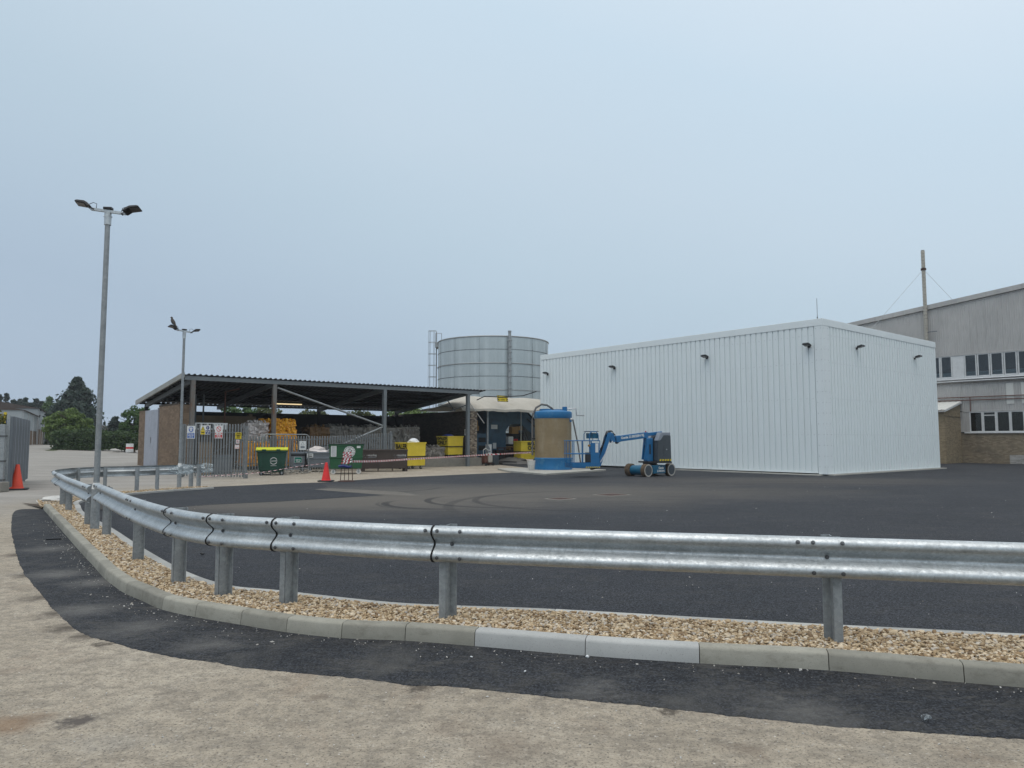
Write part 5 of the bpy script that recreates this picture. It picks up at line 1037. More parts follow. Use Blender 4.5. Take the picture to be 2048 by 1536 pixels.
wheelie()
def skip_body(o, w, d, z0, z1, m_, taper=0.06, bands=(), lip=True):
    b = MB(); b.frustum((-w/2 + taper, -d/2 + taper, w/2 - taper, d/2 - taper), (-w/2, -d/2, w/2, d/2), z0, z1 - 0.001)
    body = b.build('body', M[m_], o, bevel=0.012)
    for z in bands: k = taper*(1 - (z - z0)/(z1 - z0)); q = MB(); q.box(-w/2 + k - 0.03, -d/2 + k - 0.03, z - 0.03, w/2 - k + 0.03, d/2 - k + 0.03, z + 0.03); q.build('band', M[m_], o, bevel=0.008)
    if lip:
        l_ = MB(); t_ = 0.05
        l_.box(-w/2 - 0.03, -d/2 - 0.03, z1 - 0.05, w/2 + 0.03, -d/2 + t_, z1 + 0.02); l_.box(-w/2 - 0.03, d/2 - t_, z1 - 0.05, w/2 + 0.03, d/2 + 0.03, z1 + 0.02); l_.box(-w/2 - 0.03, -d/2 + t_, z1 - 0.05, -w/2 + t_, d/2 - t_, z1 + 0.02); l_.box(w/2 - t_, -d/2 + t_, z1 - 0.05, w/2 + 0.03, d/2 - t_, z1 + 0.02); l_.build('rim', M[m_], o)
    return body
# green steel skip
p = G(692, 947.5); gs = thing('steel_bin', 'green steel bin on white casters with round white recycling emblem', 'bin', p, AZ - R(28))
skip_body(gs, 1.62, 1.05, 0.26, 1.42, 'green_skip', 0.07, (0.80,)); MB().box(-0.86, -0.58, 1.44, 0.86, 0.58, 1.475).build('lid', M['shed_roof'], gs, bevel=0.01)
for x, y in ((-0.6, -0.4), (0.6, -0.4), (-0.6, 0.4), (0.6, 0.4)): caster(gs, x, y, 0.115, 'bucket', 0.27)
yq = lambda z: -0.525 + 0.07*(1 - (z - 0.26)/1.16) - 0.008
e = MB(); e.add([(0.16 + 0.27*math.cos(2*math.pi*i/32), yq(1.08 + 0.27*math.sin(2*math.pi*i/32)), 1.08 + 0.27*math.sin(2*math.pi*i/32)) for i in range(32)], [tuple(range(32))]); em = e.build('emblem', M['sign_white'], gs, fix=False)
for a in (90, 210, 330):                              # three chasing arrows
    c, s_ = math.cos(R(a)), math.sin(R(a)); pts = [(0.055, -0.05), (0.085, -0.05), (0.085, 0.03), (0.105, 0.03), (0.07, 0.07), (0.035, 0.03), (0.055, 0.03)]
    MB().add([(0.17 + x*c - z*s_, yq(1.14) - 0.012, 1.14 + x*s_ + z*c) for x, z in pts], [tuple(range(7))]).build('recycling_arrow', M['ink'], em, fix=False)
MB().box(-0.09, -0.542, 1.035, 0.41, -0.540, 1.045).build('emblem_line', M['green_skip'], em)
n = 40; rg = MB(); rg.add([(0.16 + q*math.cos(2*math.pi*i/n), yq(1.08 + q*math.sin(2*math.pi*i/n)) - 0.004, 1.08 + q*math.sin(2*math.pi*i/n)) for q in (0.215, 0.24) for i in range(n)], [(i, (i+1) % n, n+(i+1) % n, n+i) for i in range(n) if i % 3 != 0]); rg.build('emblem_lettering', M['ink'], em, fix=False)
pb_ = plate(gs, -0.72, 0.85, -0.46, 1.38, 'sign_white', -0.535, 'notice'); 
for k in range(9): plate(pb_, -0.69, 0.90 + k*0.05, -0.49, 0.92 + k*0.05, 'grey_bin', -0.538, 'notice_line')
plate(gs, 0.50, 1.26, 0.68, 1.38, 'sign_white', -0.535, 'notice')
# brown low container with louvred front
p = G(768, 942.5); bs_ = thing('steel_bin', 'long dark brown steel container with faint white lettering, right of the green bin', 'bin', p, AZ - R(24))
b = MB(); b.box(-1.15, -0.5, 0.16, 1.15, 0.5, 1.10); b.build('body', M['brown_skip'], bs_, bevel=0.012)
for x in (-1.13, -0.36, 0.38, 1.13): MB().box(x - 0.03, -0.53, 0.05, x + 0.03, -0.5, 1.10).build('stiffener', M['brown_skip'], bs_)
MB().box(-1.19, -0.54, 1.08, 1.19, 0.54, 1.15).build('rim', M['brown_skip'], bs_)
for x in (-1.1, 1.1): MB().box(x - 0.07, -0.5, -0.02, x + 0.07, 0.5, 0.16).build('skid', M['brown_skip'], bs_)
for x0 in (-1.02, 0.52):
    for k in range(3): a = k*2.094 + 0.5; MB().add([(x0 + 0.055*math.cos(a) + q*math.cos(a + 1.3), -0.508, 0.82 + 0.055*math.sin(a) + q*math.sin(a + 1.3)) for q in (0,)] + [(x0 + 0.09*math.cos(a + d_), -0.508, 0.82 + 0.09*math.sin(a + d_)) for d_ in (-0.5, 0.5)], [(0,1,2)]).build('recycling_arrow', M['grey_bin'], bs_, fix=False)
    text('recycling', M['sign_white'], bs_, (x0 + 0.34, -0.508, 0.86), X3, Z3, 0.13, ext=0.0); MB().add([(x0 + 0.12, -0.508, 0.745), (x0 + 0.56, -0.508, 0.745), (x0 + 0.56, -0.508, 0.77), (x0 + 0.12, -0.508, 0.77)], [(0,1,2,3)]).build('lettering', M['grey_bin'], bs_, fix=False)
# small grey bin with green sign
p = G(594, 944); g1 = thing('steel_bin', 'small grey bin with green sign beside the lime-lidded bin', 'bin', p, AZ - R(20))
skip_body(g1, 0.74, 0.7, 0.28, 1.02, 'grey_bin', 0.03); MB().box(-0.34, -0.375, 0.84, 0.34, -0.355, 0.92).build('slot', M['ink'], g1)
for x, y in ((-0.26, -0.25), (0.26, -0.25), (-0.26, 0.25), (0.26, 0.25)): caster(g1, x, y, 0.09, 'black', 0.28)
q_ = MB().box(-0.17, -0.372, 0.48, 0.21, -0.352, 0.78).build('sign', M['sign_white'], g1); plate(q_, -0.155, 0.495, 0.195, 0.765, 'sign_green', -0.375); st(q_, 'Spill kit', 'sign_white', 0.02, 0.63, 0.085, -0.378); plate(q_, -0.08, 0.52, 0.12, 0.55, 'sign_white', -0.378)
# low grey bin
p = G(636, 944); g2 = thing('steel_bin', 'low tapered grey steel bin left of the green steel bin', 'bin', p, AZ - R(22))
skip_body(g2, 1.25, 0.9, 0.24, 1.02, 'grey_bin', 0.13, (0.72,))
for x, y in ((-0.4, -0.25), (0.4, -0.25), (-0.4, 0.25), (0.4, 0.25)): caster(g2, x, y, 0.09, 'black', 0.25)
q_ = plate(g2, -0.58, 0.76, -0.28, 0.96, 'sign_white', -0.482, 'label_plate'); plate(q_, -0.54, 0.80, -0.32, 0.84, 'ink', -0.486, 'label_line'); plate(q_, -0.54, 0.88, -0.32, 0.91, 'ink', -0.486, 'label_line')
def film_heap(P, n, r, h, m_, name, label, cat='rubbish'):
    mb = MB(); vs = []; N1, N2 = 14, 7
    for i in range(N2):
        t_ = i/(N2 - 1)*math.pi/2
        for j in range(N1): a = 2*math.pi*j/N1; w_ = 1 + random.uniform(-0.2, 0.2); vs.append((r*w_*math.cos(t_)*math.cos(a), r*0.75*w_*math.cos(t_)*math.sin(a), h*math.sin(t_)*(1 + random.uniform(-0.15, 0.15))))
    mb.add(vs, [(i*N1+j, i*N1+(j+1) % N1, (i+1)*N1+(j+1) % N1, (i+1)*N1+j) for i in range(N2-1) for j in range(N1)]); o = mb.build(name, M[m_], smooth=True, fix=False); o.location = P; return tag(o, label, cat)
film_heap((p.x - 0.1, p.y + 0.1, 1.0), 0, 0.55, 0.3, 'bale_white', 'film_heap', 'pale crumpled film heaped in the low grey bin')
# yellow dumpsters
def dumpster(P, rz, label, side, w=1.30, d=1.15, z1=1.50, fill=None, txt=True):
    o = thing('dumpster', label, 'bin', P, rz, 'yellow BALER ONLY dumpsters'); skip_body(o, w, d, 0.20, z1, 'yellow', 0.03)
    q = MB(); q.box(-w/2 - 0.02, -d/2 - 0.02, 0.68, w/2 + 0.02, d/2 + 0.02, 0.74); q.build('band', M['ink'], o)
    for x in (-w/2 + 0.2, w/2 - 0.2):
        for y in (-d/2 + 0.2, d/2 - 0.2): caster(o, x, y, 0.09, 'black', 0.21)
    MB().box(-w/2 + 0.02, -d/2 + 0.02, z1 - 0.12, w/2 - 0.02, d/2 - 0.02, z1 - 0.06).build('contents', M['ink'], o)
    if side == 'x':
        for s_, z in (('BALER', 1.27), ('ONLY', 0.95)): text(s_, M['ink'], o, (-w/2 - 0.012, 0.0, z), (0, -1, 0), (0, 0, 1), 0.36, bold=0.012)
    else:
        for s_, z in (('BALER', 1.27), ('ONLY', 0.95)): text(s_, M['ink'], o, (0.12, -d/2 - 0.012, z), X3, Z3, 0.36, bold=0.012)
    return o
P1 = W(-10.55, 19.15); dumpster(P1, AZ + R(6), 'yellow dumpster with a white bag on top, behind the brown container', 'x'); film_heap((P1.x + 0.15, P1.y, 1.48), 0, 0.35, 0.26, 'white_bag', 'white_bag', 'white plastic bag on the yellow dumpster behind the brown container', 'bag')
P2_ = W(-5.85, 21.95, 0.52); dumpster(P2_, AZ + R(4), 'yellow dumpster raised on the dock slab beside the grey steel post', 'x', 1.25, 1.15, 1.36); film_heap((P2_.x - 0.1, P2_.y, 1.84), 0, 0.42, 0.17, 'blue_bag', 'blue_bag', 'blue plastic bag on the yellow dumpster on the dock slab', 'bag')
P3 = W(0.62, 21.7, 0.14); dumpster(P3, AZ + R(-14), 'yellow dumpster in front of the baler, partly behind the tan tank', 'y', 1.75, 1.2, 1.42)
lv = MB().bar((-4.55, 21.2, 0.53), (-4.35, 21.2, 1.1), 0.06, 0.04).build('yellow_lever', M['yellow']); lv.location = O; lv.rotation_euler = (0, 0, AZ); tag(lv, 'short yellow metal lever leaning by the grey steel post on the dock', 'lever')
# crowd-control barrier left of the bins
pa2, pb2 = W(-19.9, 17.2), W(-17.35, 17.75)
cb2 = thing('steel_barrier', 'tubular steel crowd barrier standing in front of the palisade fence', 'barrier', pa2, math.atan2(pb2.y - pa2.y, pb2.x - pa2.x)); wl = (pb2 - pa2).length
MB().tube([(0, 0, 0.05), (0, 0, 1.72), (0.05, 0, 1.86), (0.16, 0, 1.92), (wl - 0.18, 0, 1.92), (wl - 0.06, 0, 1.87), (wl, 0, 1.74), (wl, 0, 0.05)], 0.028, 10).build('frame', M['galv_pole'], cb2, True)
for x in (wl*0.5,): MB().cyl((x, 0, 0.2), (x, 0, 1.9), 0.022, n=8).build('upright', M['galv_pole'], cb2, True)
MB().tube([(0, 0, 0.22), (wl, 0, 0.22)], 0.022, 8).build('lower_rail', M['galv_pole'], cb2, True)
for x in (0.25, wl - 0.25): MB().box(x - 0.03, -0.3, 0.0, x + 0.03, 0.3, 0.05).build('foot', M['galv_dull'], cb2)
qb = W(-17.75, 17.55); sign('grey_sign', 'small pale grey triangle sign on the tubular crowd barrier', 0.32, 0.44, lambda o: (poly(o, [(-0.10, 0.02), (0.10, 0.02), (0, 0.18)], 'grey_bin'), poly(o, [(-0.075, 0.035), (0.075, 0.035), (0, 0.15)], 'sign_white', -0.0075), plate(o, -0.1, -0.13, 0.1, -0.03, 'grey_bin')), None, (qb.x, qb.y - 0.05, 1.38), AZ + R(-12))
# board with white print inside the gate
nb = sign('notice_board', 'white notice boards behind the palisade gate', 1.6, 0.34, lambda o: [plate(o, -0.75 + 0.3*k, -0.12, -0.55 + 0.3*k, 0.12, 'ink') for k in range(3)], None, W(-20.9, 21.5, 2.35), AZ, cat='notice')
# clutter behind the gate
for (x, y, w_, h_, m_, l_) in ((-22.0, 18.8, 0.55, 1.5, 'card', 'brown board leaning behind the palisade gate'), (-21.2, 18.9, 0.9, 0.9, 'shed_steel', 'grey metal box behind the palisade gate')):
    o = thing('stored_box', l_, 'box', W(x, y, 0.0), AZ); MB().box(-w_/2, -0.2, 0, w_/2, 0.2, h_).build('carcass', M[m_], o, bevel=0.01); MB().box(-w_/2 - 0.02, -0.22, h_, w_/2 + 0.02, 0.22, h_ + 0.04).build('lid', M[m_], o)
rubble('debris', 'loose rubbish and grit along the foot of the fence', (*W(-18.6, 18.3)[:2], 0.05), 200, 0.9, 0.05, M['plinth'], 'debris')
# ------------------------------------------------------------ cones, stand, tape
def cone(P, h, r, m_, label, rz=0.2):
    o = thing('traffic_cone', label, 'traffic cone', P, rz, 'traffic cones'); s_ = r*1.75
    b = MB(); b.prism([(-s_, -s_*0.8), (-s_*0.8, -s_), (s_*0.8, -s_), (s_, -s_*0.8), (s_, s_*0.8), (s_*0.8, s_), (-s_*0.8, s_), (-s_, s_*0.8)], 0.0, 0.05, 'z'); b.build('base', M['black'], o, bevel=0.008)
    MB().lathe([(r*1.12, 0.05), (r*1.08, 0.075), (r, 0.08), (r*0.30, h - 0.03), (r*0.26, h), (r*0.2, h), (r*0.16, h - 0.05)], 24).build('body', M[m_], o, True); return o
C1 = G(33, 979.5); cone(C1, 0.84, 0.19, 'cone', 'faded orange traffic cone by the open sheet-metal gate', 0.5)
C2 = G(652, 963); cone(C2, 0.76, 0.17, 'cone_red', 'bright red traffic cone left of the rusty wire stand', 0.1)
SP = G(693, 963); sd = thing('wire_stand', 'rusty brown wire stand on a round base wrapped in striped tape', 'stand', SP, 0.2)
MB().lathe([(0.34, 0), (0.34, 0.02), (0.25, 0.045), (0.05, 0.05)], 24).build('base', M['rust'], sd, True)
for x in (-0.21, -0.075, 0.075, 0.21):
    MB().tube([(x*1.12, -0.05, 0.04), (x, -0.05, 0.5), (x*0.9, -0.05, 0.95), (x*0.6, -0.04, 1.12), (x*0.25, 0, 1.17)], 0.013, 8).build('rod', M['rust'], sd, True)
MB().tube([(-0.20, 0.05, 0.5), (-0.18, 0.05, 1.0), (-0.08, 0.05, 1.16), (0.08, 0.05, 1.16), (0.18, 0.05, 1.0), (0.21, 0.05, 0.5), (0.24, 0.05, 0.04)], 0.013, 8).build('rod', M['rust'], sd, True)
MB().tube([(-0.21, -0.05, 0.58), (0.21, -0.05, 0.58)], 0.012, 6).build('cross_bar', M['rust'], sd); MB().tube([(-0.2, -0.05, 0.52), (0.2, -0.05, 0.5)], 0.012, 6).build('cross_bar', M['rust'], sd)
tp_ = MB()
for k in range(9):
    z = 0.70 + k*0.05; a = random.uniform(-0.02, 0.02)
    for j in range(5): x0 = -0.21 + 0.09*abs(math.sin(k*1.7)) + j*0.06 + a; tp_.add([(x0, -0.075 - random.uniform(0, 0.05), z + random.uniform(-0.02, 0.02)), (x0 + 0.08, -0.075, z + 0.02), (x0 + 0.08, -0.08, z + 0.075), (x0, -0.085, z + 0.055)], [(0,1,2,3)], (j + k) % 2)
tp_.build('tape_bundle', [M['tape_red'], M['white']], sd, fix=False)
sb_ = MB(); sb_.tube([(-0.32, -0.04, 0.60), (-0.1, -0.06, 0.62), (0.05, -0.05, 0.57), (0.2, -0.05, 0.60)], [0.05, 0.07, 0.06, 0.03], 8); sb_.build('blue_rag', M['navy'], sd, True)
def tape(pts, label, width=0.07, tw=0.0, seg=0.10, n_tw=0.0):
    run = curve_pts(pts, 0.035); vs = []; fs = []; mt = []
    for i, p in enumerate(run):
        t_ = (run[min(i+1, len(run)-1)] - run[max(i-1, 0)]).normalized(); a = n_tw*i*0.035 + 0.12*math.sin(i*0.21); u = Vector((0, 0, 1)); nn = t_.cross(u).normalized()
        d = u*math.cos(a) + nn*math.sin(a); vs += [p - d*width/2, p, p + d*width/2]
    for i in range(len(run) - 1):
        for j in range(2): fs.append((3*i+j, 3*i+3+j, 3*i+4+j, 3*i+1+j)); mt.append(1 if int((i*0.035 + j*0.05)/seg) % 2 else 0)
    mb = MB(); mb.v = [tuple(v) for v in vs]; mb.f = fs; mb.m = mt; return tag(mb.build('barrier_tape', [M['white'], M['tape_red']], fix=False), label, 'tape', 'red and white barrier tapes')
tape([pb + Vector((0.02, -0.08, 0.36)), D(520, 945, 27.4), D(590, 934, 28.4), C2 + Vector((0, 0, 0.73))], 'thin red and white tape strung from the guardrail stub to the red cone', 0.03, n_tw=14.0, seg=0.05)
tape([SP + Vector((0.2, -0.06, 0.80)), D(760, 922, 33), D(840, 917, 38), D(930, 912, 44), D(1000, 908, 47), D(1062, 905, 41.0)], 'red and white tape strung from the wire stand towards the tan tank', 0.085, n_tw=0.0, seg=0.16)
# ------------------------------------------------------------ canopy and baler
cn = thing('canopy', 'sagging off-white fabric canopy over the blue baler', 'canopy', O, AZ)
nx, ny = 26, 12; vs = []
for j in range(ny + 1):
    v = j/ny; yy = 21.6 + v*6.2
    for i in range(nx + 1):
        u = i/nx; xx = -5.2 + u*9.6; rise = 0.95*math.sin(math.pi*min(1, v*1.25))**0.8 if v < 0.8 else 0.95*math.sin(math.pi*min(1, v*1.25))
        endf = sstep(0, 0.22, u)*sstep(0, 0.12, 1 - u); sag = 0.10*math.sin(u*math.pi*4)**2*(1 - v)
        vs.append((xx, yy, 3.72 + rise*(0.15 + 0.85*endf) - sag*0.6 + 0.10*u + random.uniform(-0.012, 0.012)))
cnm = MB(); cnm.add(vs, [(j*(nx+1)+i, j*(nx+1)+i+1, (j+1)*(nx+1)+i+1, (j+1)*(nx+1)+i) for j in range(ny) for i in range(nx)])
front = vs[:nx+1]; cnm.add([q for q in front] + [(q[0], q[1] - 0.02, q[2] - 0.16 + random.uniform(-0.03, 0.03)) for q in front], [(i, i+1, nx+2+i, nx+1+i) for i in range(nx)]); cnm.build('cloth', M['canopy'], cn, True, fix=False)
for px_, yy in ((975, 22.0), (1042, 22.3)): q = PYs(px_, 850, yy); MB().cyl((q.x, yy, 0.1), (q.x, yy, 3.72), 0.075 if px_ < 1000 else 0.045, n=12).build('pole', M['galv_pole'], cn, True)
MB().bar((2.2, 22.6, 2.0), (3.4, 22.0, 3.9), 0.05, 0.05).build('strut', M['shed_steel'], cn); MB().bar((-4.9, 21.55, 4.4), (-3.5, 21.4, 2.75), 0.035, 0.035).build('strut', M['white'], cn)
q = PYs(1001, 797.5, 21.75); csg = sign('height_sign', 'black and yellow striped sign fixed to the canopy front', 0.92, 0.44, lambda o: (plate(o, -0.30, -0.19, 0.30, 0.19, 'sign_yellow', -0.0075), st(o, 'HEADROOM', 'ink', 0, 0.07, 0.10, -0.010), st(o, '4.20m', 'ink', 0, -0.08, 0.15, -0.010), [poly(o, [(sx_*0.32, z), (sx_*0.44, z + 0.08), (sx_*0.44, z + 0.15), (sx_*0.32, z + 0.07)], 'sign_yellow', -0.0075) for sx_ in (-1, 1) for z in (-0.21, -0.07, 0.07)]), None, W(q.x, q.y - 0.22, q.z), AZ, 'ink'); csg.rotation_euler = (R(-12), 0, AZ)
bl = thing('baler', 'blue-grey industrial baler with inclined conveyor under the canopy', 'machine', O, AZ)
MB().box(-1.55, 23.6, 0.15, 0.15, 25.8, 3.75).build('press_tower', M['baler'], bl, bevel=0.02)
for z in (0.75, 1.95): MB().box(-1.58, 23.56, z, 0.18, 23.6, z + 0.05).build('flange', M['baler'], bl)
MB().box(-2.95, 23.2, 0.15, -1.65, 25.4, 2.10).build('control_cabinet', M['baler'], bl, bevel=0.015)
for z in (0.35, 0.95, 1.5): MB().box(-2.6, 23.17, z, -2.0, 23.21, z + 0.32).build('louvre', M['ink'], bl)
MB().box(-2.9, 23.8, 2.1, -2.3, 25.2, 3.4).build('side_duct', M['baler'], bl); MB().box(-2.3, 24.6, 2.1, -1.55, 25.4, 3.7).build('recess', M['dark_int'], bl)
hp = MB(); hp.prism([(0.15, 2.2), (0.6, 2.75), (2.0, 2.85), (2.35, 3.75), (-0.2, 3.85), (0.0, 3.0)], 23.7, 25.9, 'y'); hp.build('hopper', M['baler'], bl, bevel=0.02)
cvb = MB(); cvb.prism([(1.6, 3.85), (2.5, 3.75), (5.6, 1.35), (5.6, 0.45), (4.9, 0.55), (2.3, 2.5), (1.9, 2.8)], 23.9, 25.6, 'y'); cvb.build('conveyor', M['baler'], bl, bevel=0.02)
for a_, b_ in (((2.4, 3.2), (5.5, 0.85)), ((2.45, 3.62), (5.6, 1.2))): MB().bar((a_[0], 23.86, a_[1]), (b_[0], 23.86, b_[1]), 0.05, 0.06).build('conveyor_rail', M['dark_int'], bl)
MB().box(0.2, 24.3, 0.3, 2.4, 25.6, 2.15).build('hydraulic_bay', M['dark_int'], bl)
for (x, z, w_, h_, m_) in ((0.95, 2.35, 0.62, 0.5, 'ochre'), (1.45, 2.5, 0.35, 0.3, 'ochre'), (0.55, 1.62, 0.42, 0.55, 'white'), (1.0, 1.55, 0.4, 0.35, 'red'), (-2.55, 2.75, 0.28, 0.5, 'ochre'), (-2.5, 2.45, 0.34, 0.35, 'ochre')):
    MB().box(x - w_/2, 23.5, z - h_/2, x + w_/2, 23.9, z + h_/2).build('drive_unit', M[m_], bl, bevel=0.03)
MB().cyl((0.62, 23.5, 0.95), (0.62, 24.1, 0.95), 0.26, n=18).build('motor', M['ochre'], bl, True); MB().cyl((0.62, 23.48, 0.95), (0.62, 23.5, 0.95), 0.14, n=14).build('motor_cap', M['rust'], bl, True)
for x in (-0.9,): MB().box(x - 0.3, 23.57, 2.42, x + 0.25, 23.6, 2.72).build('maker_plate', M['sign_white'], bl)
MB().box(-1.05, 23.57, 1.05, -0.75, 23.6, 1.45).build('inspection_window', M['sign_white'], bl)
for k in range(7): MB().tube([(0.9 + 0.2*k, 23.7, 2.2), (1.0 + 0.2*k, 23.5, 1.6 - 0.1*(k % 3)), (0.8 + 0.22*k, 23.6, 1.0), (1.0 + 0.15*k, 23.8, 0.5)], 0.022, 6).build('hydraulic_hose', M['black'], bl, True)
MB().box(-1.3, 22.9, 0.3, 1.6, 23.3, 0.95).build('guard', M['dark_int'], bl)
for k in range(5): MB().bar((-1.2 + 0.62*k, 22.86, 0.2), (-1.2 + 0.62*k, 22.86, 1.15), 0.06, 0.05).build('guard_upright', M['rust'], bl)
MB().bar((-1.3, 22.84, 1.1), (1.5, 22.84, 1.1), 0.05, 0.06).build('guard_rail', M['rust'], bl)
# trolley and rubbish at the dock end
tr_ = W(-3.75, 20.75); tl_ = thing('pallet_trolley', 'small red and cream pressure washer trolley at the dock end', 'trolley', tr_, AZ)
MB().box(-0.35, -0.22, 0.12, 0.35, 0.22, 0.18).build('chassis', M['rust'], tl_); MB().box(-0.05, -0.2, 0.2, 0.3, 0.18, 0.78).build('tank', M['canopy'], tl_, bevel=0.04); MB().box(-0.38, -0.2, 0.18, -0.08, 0.18, 0.7).build('motor_cover', M['rust_pipe'], tl_, bevel=0.05)
for x in (-0.28, 0.3):
    for y in (-0.24, 0.24): MB().cyl((x, y - 0.03, 0.1), (x, y + 0.03, 0.1), 0.1, n=12).build('wheel', M['black'], tl_, True)
MB().tube([(-0.3, 0, 0.6), (-0.32, 0, 1.0), (-0.12, 0, 1.12), (0.05, 0, 1.0)], 0.025, 8).build('handle', M['white'], tl_, True)
pm2 = W(-2.75, 21.3); bx_ = thing('grey_cabinet', 'small dark grey cabinet standing right of the trolley', 'cabinet', pm2, AZ); MB().box(-0.25, -0.2, 0, 0.25, 0.2, 0.72).build('carcass', M['lift_grey'], bx_, bevel=0.02); MB().box(-0.2, -0.215, 0.1, 0.2, -0.2, 0.6).build('door', M['lift_grey'], bx_)
plb = W(-2.5, 22.2, 1.0); sign('white_placard', 'white placard hung on the canopy pole above the trolley', 0.5, 0.62, lambda o: (poly(o, [(-0.15, -0.05), (0.15, -0.05), (0, 0.2)], 'grey_bin'), plate(o, -0.16, -0.22, 0.16, -0.12, 'grey_bin')), None, (plb.x, plb.y, 1.05), AZ)
tg = W(-0.6, 21.9); film_heap((tg.x, tg.y, 0.02), 0, 1.15, 0.42, 'hose', 'tarpaulin', 'crumpled grey tarpaulin on the ground before the baler')
# ------------------------------------------------------------ tan tank on its pad
TP = D(1106.5, 938, 39.3); TP.z = 0.07
pad = MB().prism([(a.x, a.y) for a in (G(1016, 944.5), G(1091, 951), W(-4.1, 10.0), W(-4.1, 13.8), W(-7.5, 15.0))], -0.02, 0.09, 'z').build('tank_pad', M['pad'], bevel=0.015); tag(pad, kind='structure')
tk = thing('storage_tank', 'tall tan fibreglass tank with blue top and blue skirt on a concrete pad', 'tank', (TP.x, TP.y, 0.09)); tr0 = 0.985
MB().lathe([(tr0, 0.62), (tr0, 2.72)], 64, caps=False).build('shell', M['tank_tan'], tk, True)
MB().lathe([(tr0 + 0.025, 0.0), (tr0 + 0.03, 0.05), (tr0 + 0.012, 0.10), (tr0 + 0.012, 0.52), (tr0 + 0.03, 0.56), (tr0 + 0.03, 0.60), (tr0, 0.63)], 64, caps=False).build('skirt', M['tank_blue'], tk, True)
MB().lathe([(tr0, 2.70), (tr0 + 0.03, 2.74), (tr0 + 0.03, 2.98), (tr0 + 0.01, 3.05), (tr0 - 0.06, 3.09), (0.45, 3.16), (0.02, 3.17)], 64, caps=False).build('cover', M['tank_blue'], tk, True)
for x, y, r_, h in ((0.62, -0.15, 0.13, 0.18), (0.28, 0.1, 0.30, 0.05), (-0.40, 0.0, 0.33, 0.07)): MB().cyl((x, y, 3.10), (x, y, 3.15 + h), r_, n=18).build('hatch', M['tank_blue'], tk, True)
MB().prism([(0.72, 2.72), (0.99, 2.72), (0.99, 2.55), (0.88, 2.50)], -0.5, -0.40, 'y').build('outlet_bracket', M['tank_blue'], tk)
MB().tube([(-1.12, -0.35, 0.75), (-1.12, -0.3, 2.6), (-1.08, -0.25, 2.95), (-0.92, -0.2, 3.28), (-0.62, -0.15, 3.46), (-0.32, -0.1, 3.42), (-0.05, -0.05, 3.24), (0.05, 0, 3.12)], 0.055, 12).build('filling_hose', M['hose'], tk, True)
MB().box(-1.16, -0.40, 1.6, -0.97, -0.30, 1.66).build('hose_clip', M['ink'], tk)
MB().tube([(0.75, -0.15, 3.22), (1.22, -0.1, 3.25), (1.25, -0.1, 2.88), (1.7, 0.4, 2.88)], 0.035, 8).build('vent_pipe', M['alu'], tk, True)
MB().tube([(0.93, -0.45, 2.66), (1.02, -0.5, 2.64), (1.30, -0.35, 1.3), (1.44, -0.3, 0.3)], 0.04, 8).build('drain_hose', M['hose'], tk, True); MB().cyl((0.9, -0.45, 2.66), (1.02, -0.5, 2.66), 0.07, n=12).build('valve', M['white'], tk, True)
BK = G(1062.5, 940.5, 0.09); bk = thing('bucket', 'white plastic bucket left of the tan tank', 'bucket', BK)
MB().lathe([(0.155, 0.0), (0.165, 0.02), (0.20, 0.46), (0.215, 0.465), (0.215, 0.50), (0.185, 0.50), (0.165, 0.05)], 28).build('body', M['bucket'], bk, True); MB().tube([(-0.21, 0, 0.47), (-0.2, -0.12, 0.30), (0, -0.225, 0.22), (0.2, -0.12, 0.30), (0.21, 0, 0.47)], 0.006, 6).build('handle', M['galv_dull'], bk, True)
# ------------------------------------------------------------ boom lift
LP_ = W(-6.38, 5.14); lf = thing('boom_lift', 'blue articulated boom lift with grey cover and basket beside the white building', 'lift', LP_, AZ)
def wheel(x, y, s_, r=0.285, w=0.24):
    t_ = MB(); t_.cyl((x, y - w/2*s_, r), (x, y + w/2*s_, r), r - 0.012, n=32)
    for k in range(26):
        a = 2*math.pi*k/26; c = Vector((x + (r - 0.006)*math.cos(a), y, r + (r - 0.006)*math.sin(a))); d = Vector((-math.sin(a), 0, math.cos(a))); t_.bar(c - Vector((0, w*0.46, 0)), c + Vector((0, w*0.46, 0)), 0.045, 0.02, up=(math.cos(a), 0, math.sin(a)))
    o = t_.build('wheel', M['tyre'], lf); ys = y + w/2*s_ + 0.004*s_; n = 32
    sd_ = MB(); sd_.add([(x + q*math.cos(2*math.pi*i/n), ys, r + q*math.sin(2*math.pi*i/n)) for q in (r*0.80, r*0.985) for i in range(n)], [(i, (i+1) % n, n+(i+1) % n, n+i) for i in range(n)]); sd_.build('tyre_wall', M['tyre_side'], o, fix=False)
    rm = MB(); rm.lathe([(r*0.80, 0.0), (r*0.74, -0.05), (r*0.40, -0.07), (r*0.36, -0.02), (r*0.16, -0.015)], 28, caps=True); rm.xf(Matrix.Translation((x, ys + 0.001*s_, r)) @ (Matrix.Rotation(R(90), 4, 'X') if s_ < 0 else Matrix.Rotation(R(-90), 4, 'X'))); rm.build('rim', M['lift_grey'], o, True)
for x in (-0.82, 0.82):
    for y, s_ in ((-0.47, -1), (0.47, 1)): wheel(x, y, s_)
MB().box(-0.80, -0.37, 0.13, 0.80, 0.37, 0.50).build('chassis', M['lift_teal'], lf, bevel=0.03)
MB().prism([(-0.42, 0.13), (0.45, 0.13), (0.45, 0.50), (-0.42, 0.50)], -0.545, -0.37, 'y').build('side_panel', M['lift_teal'], lf, bevel=0.02)
MB().cyl((-0.82, -0.33, 0.285), (-0.82, 0.33, 0.285), 0.215, n=20).build('axle_cover', M['lift_teal'], lf, True)
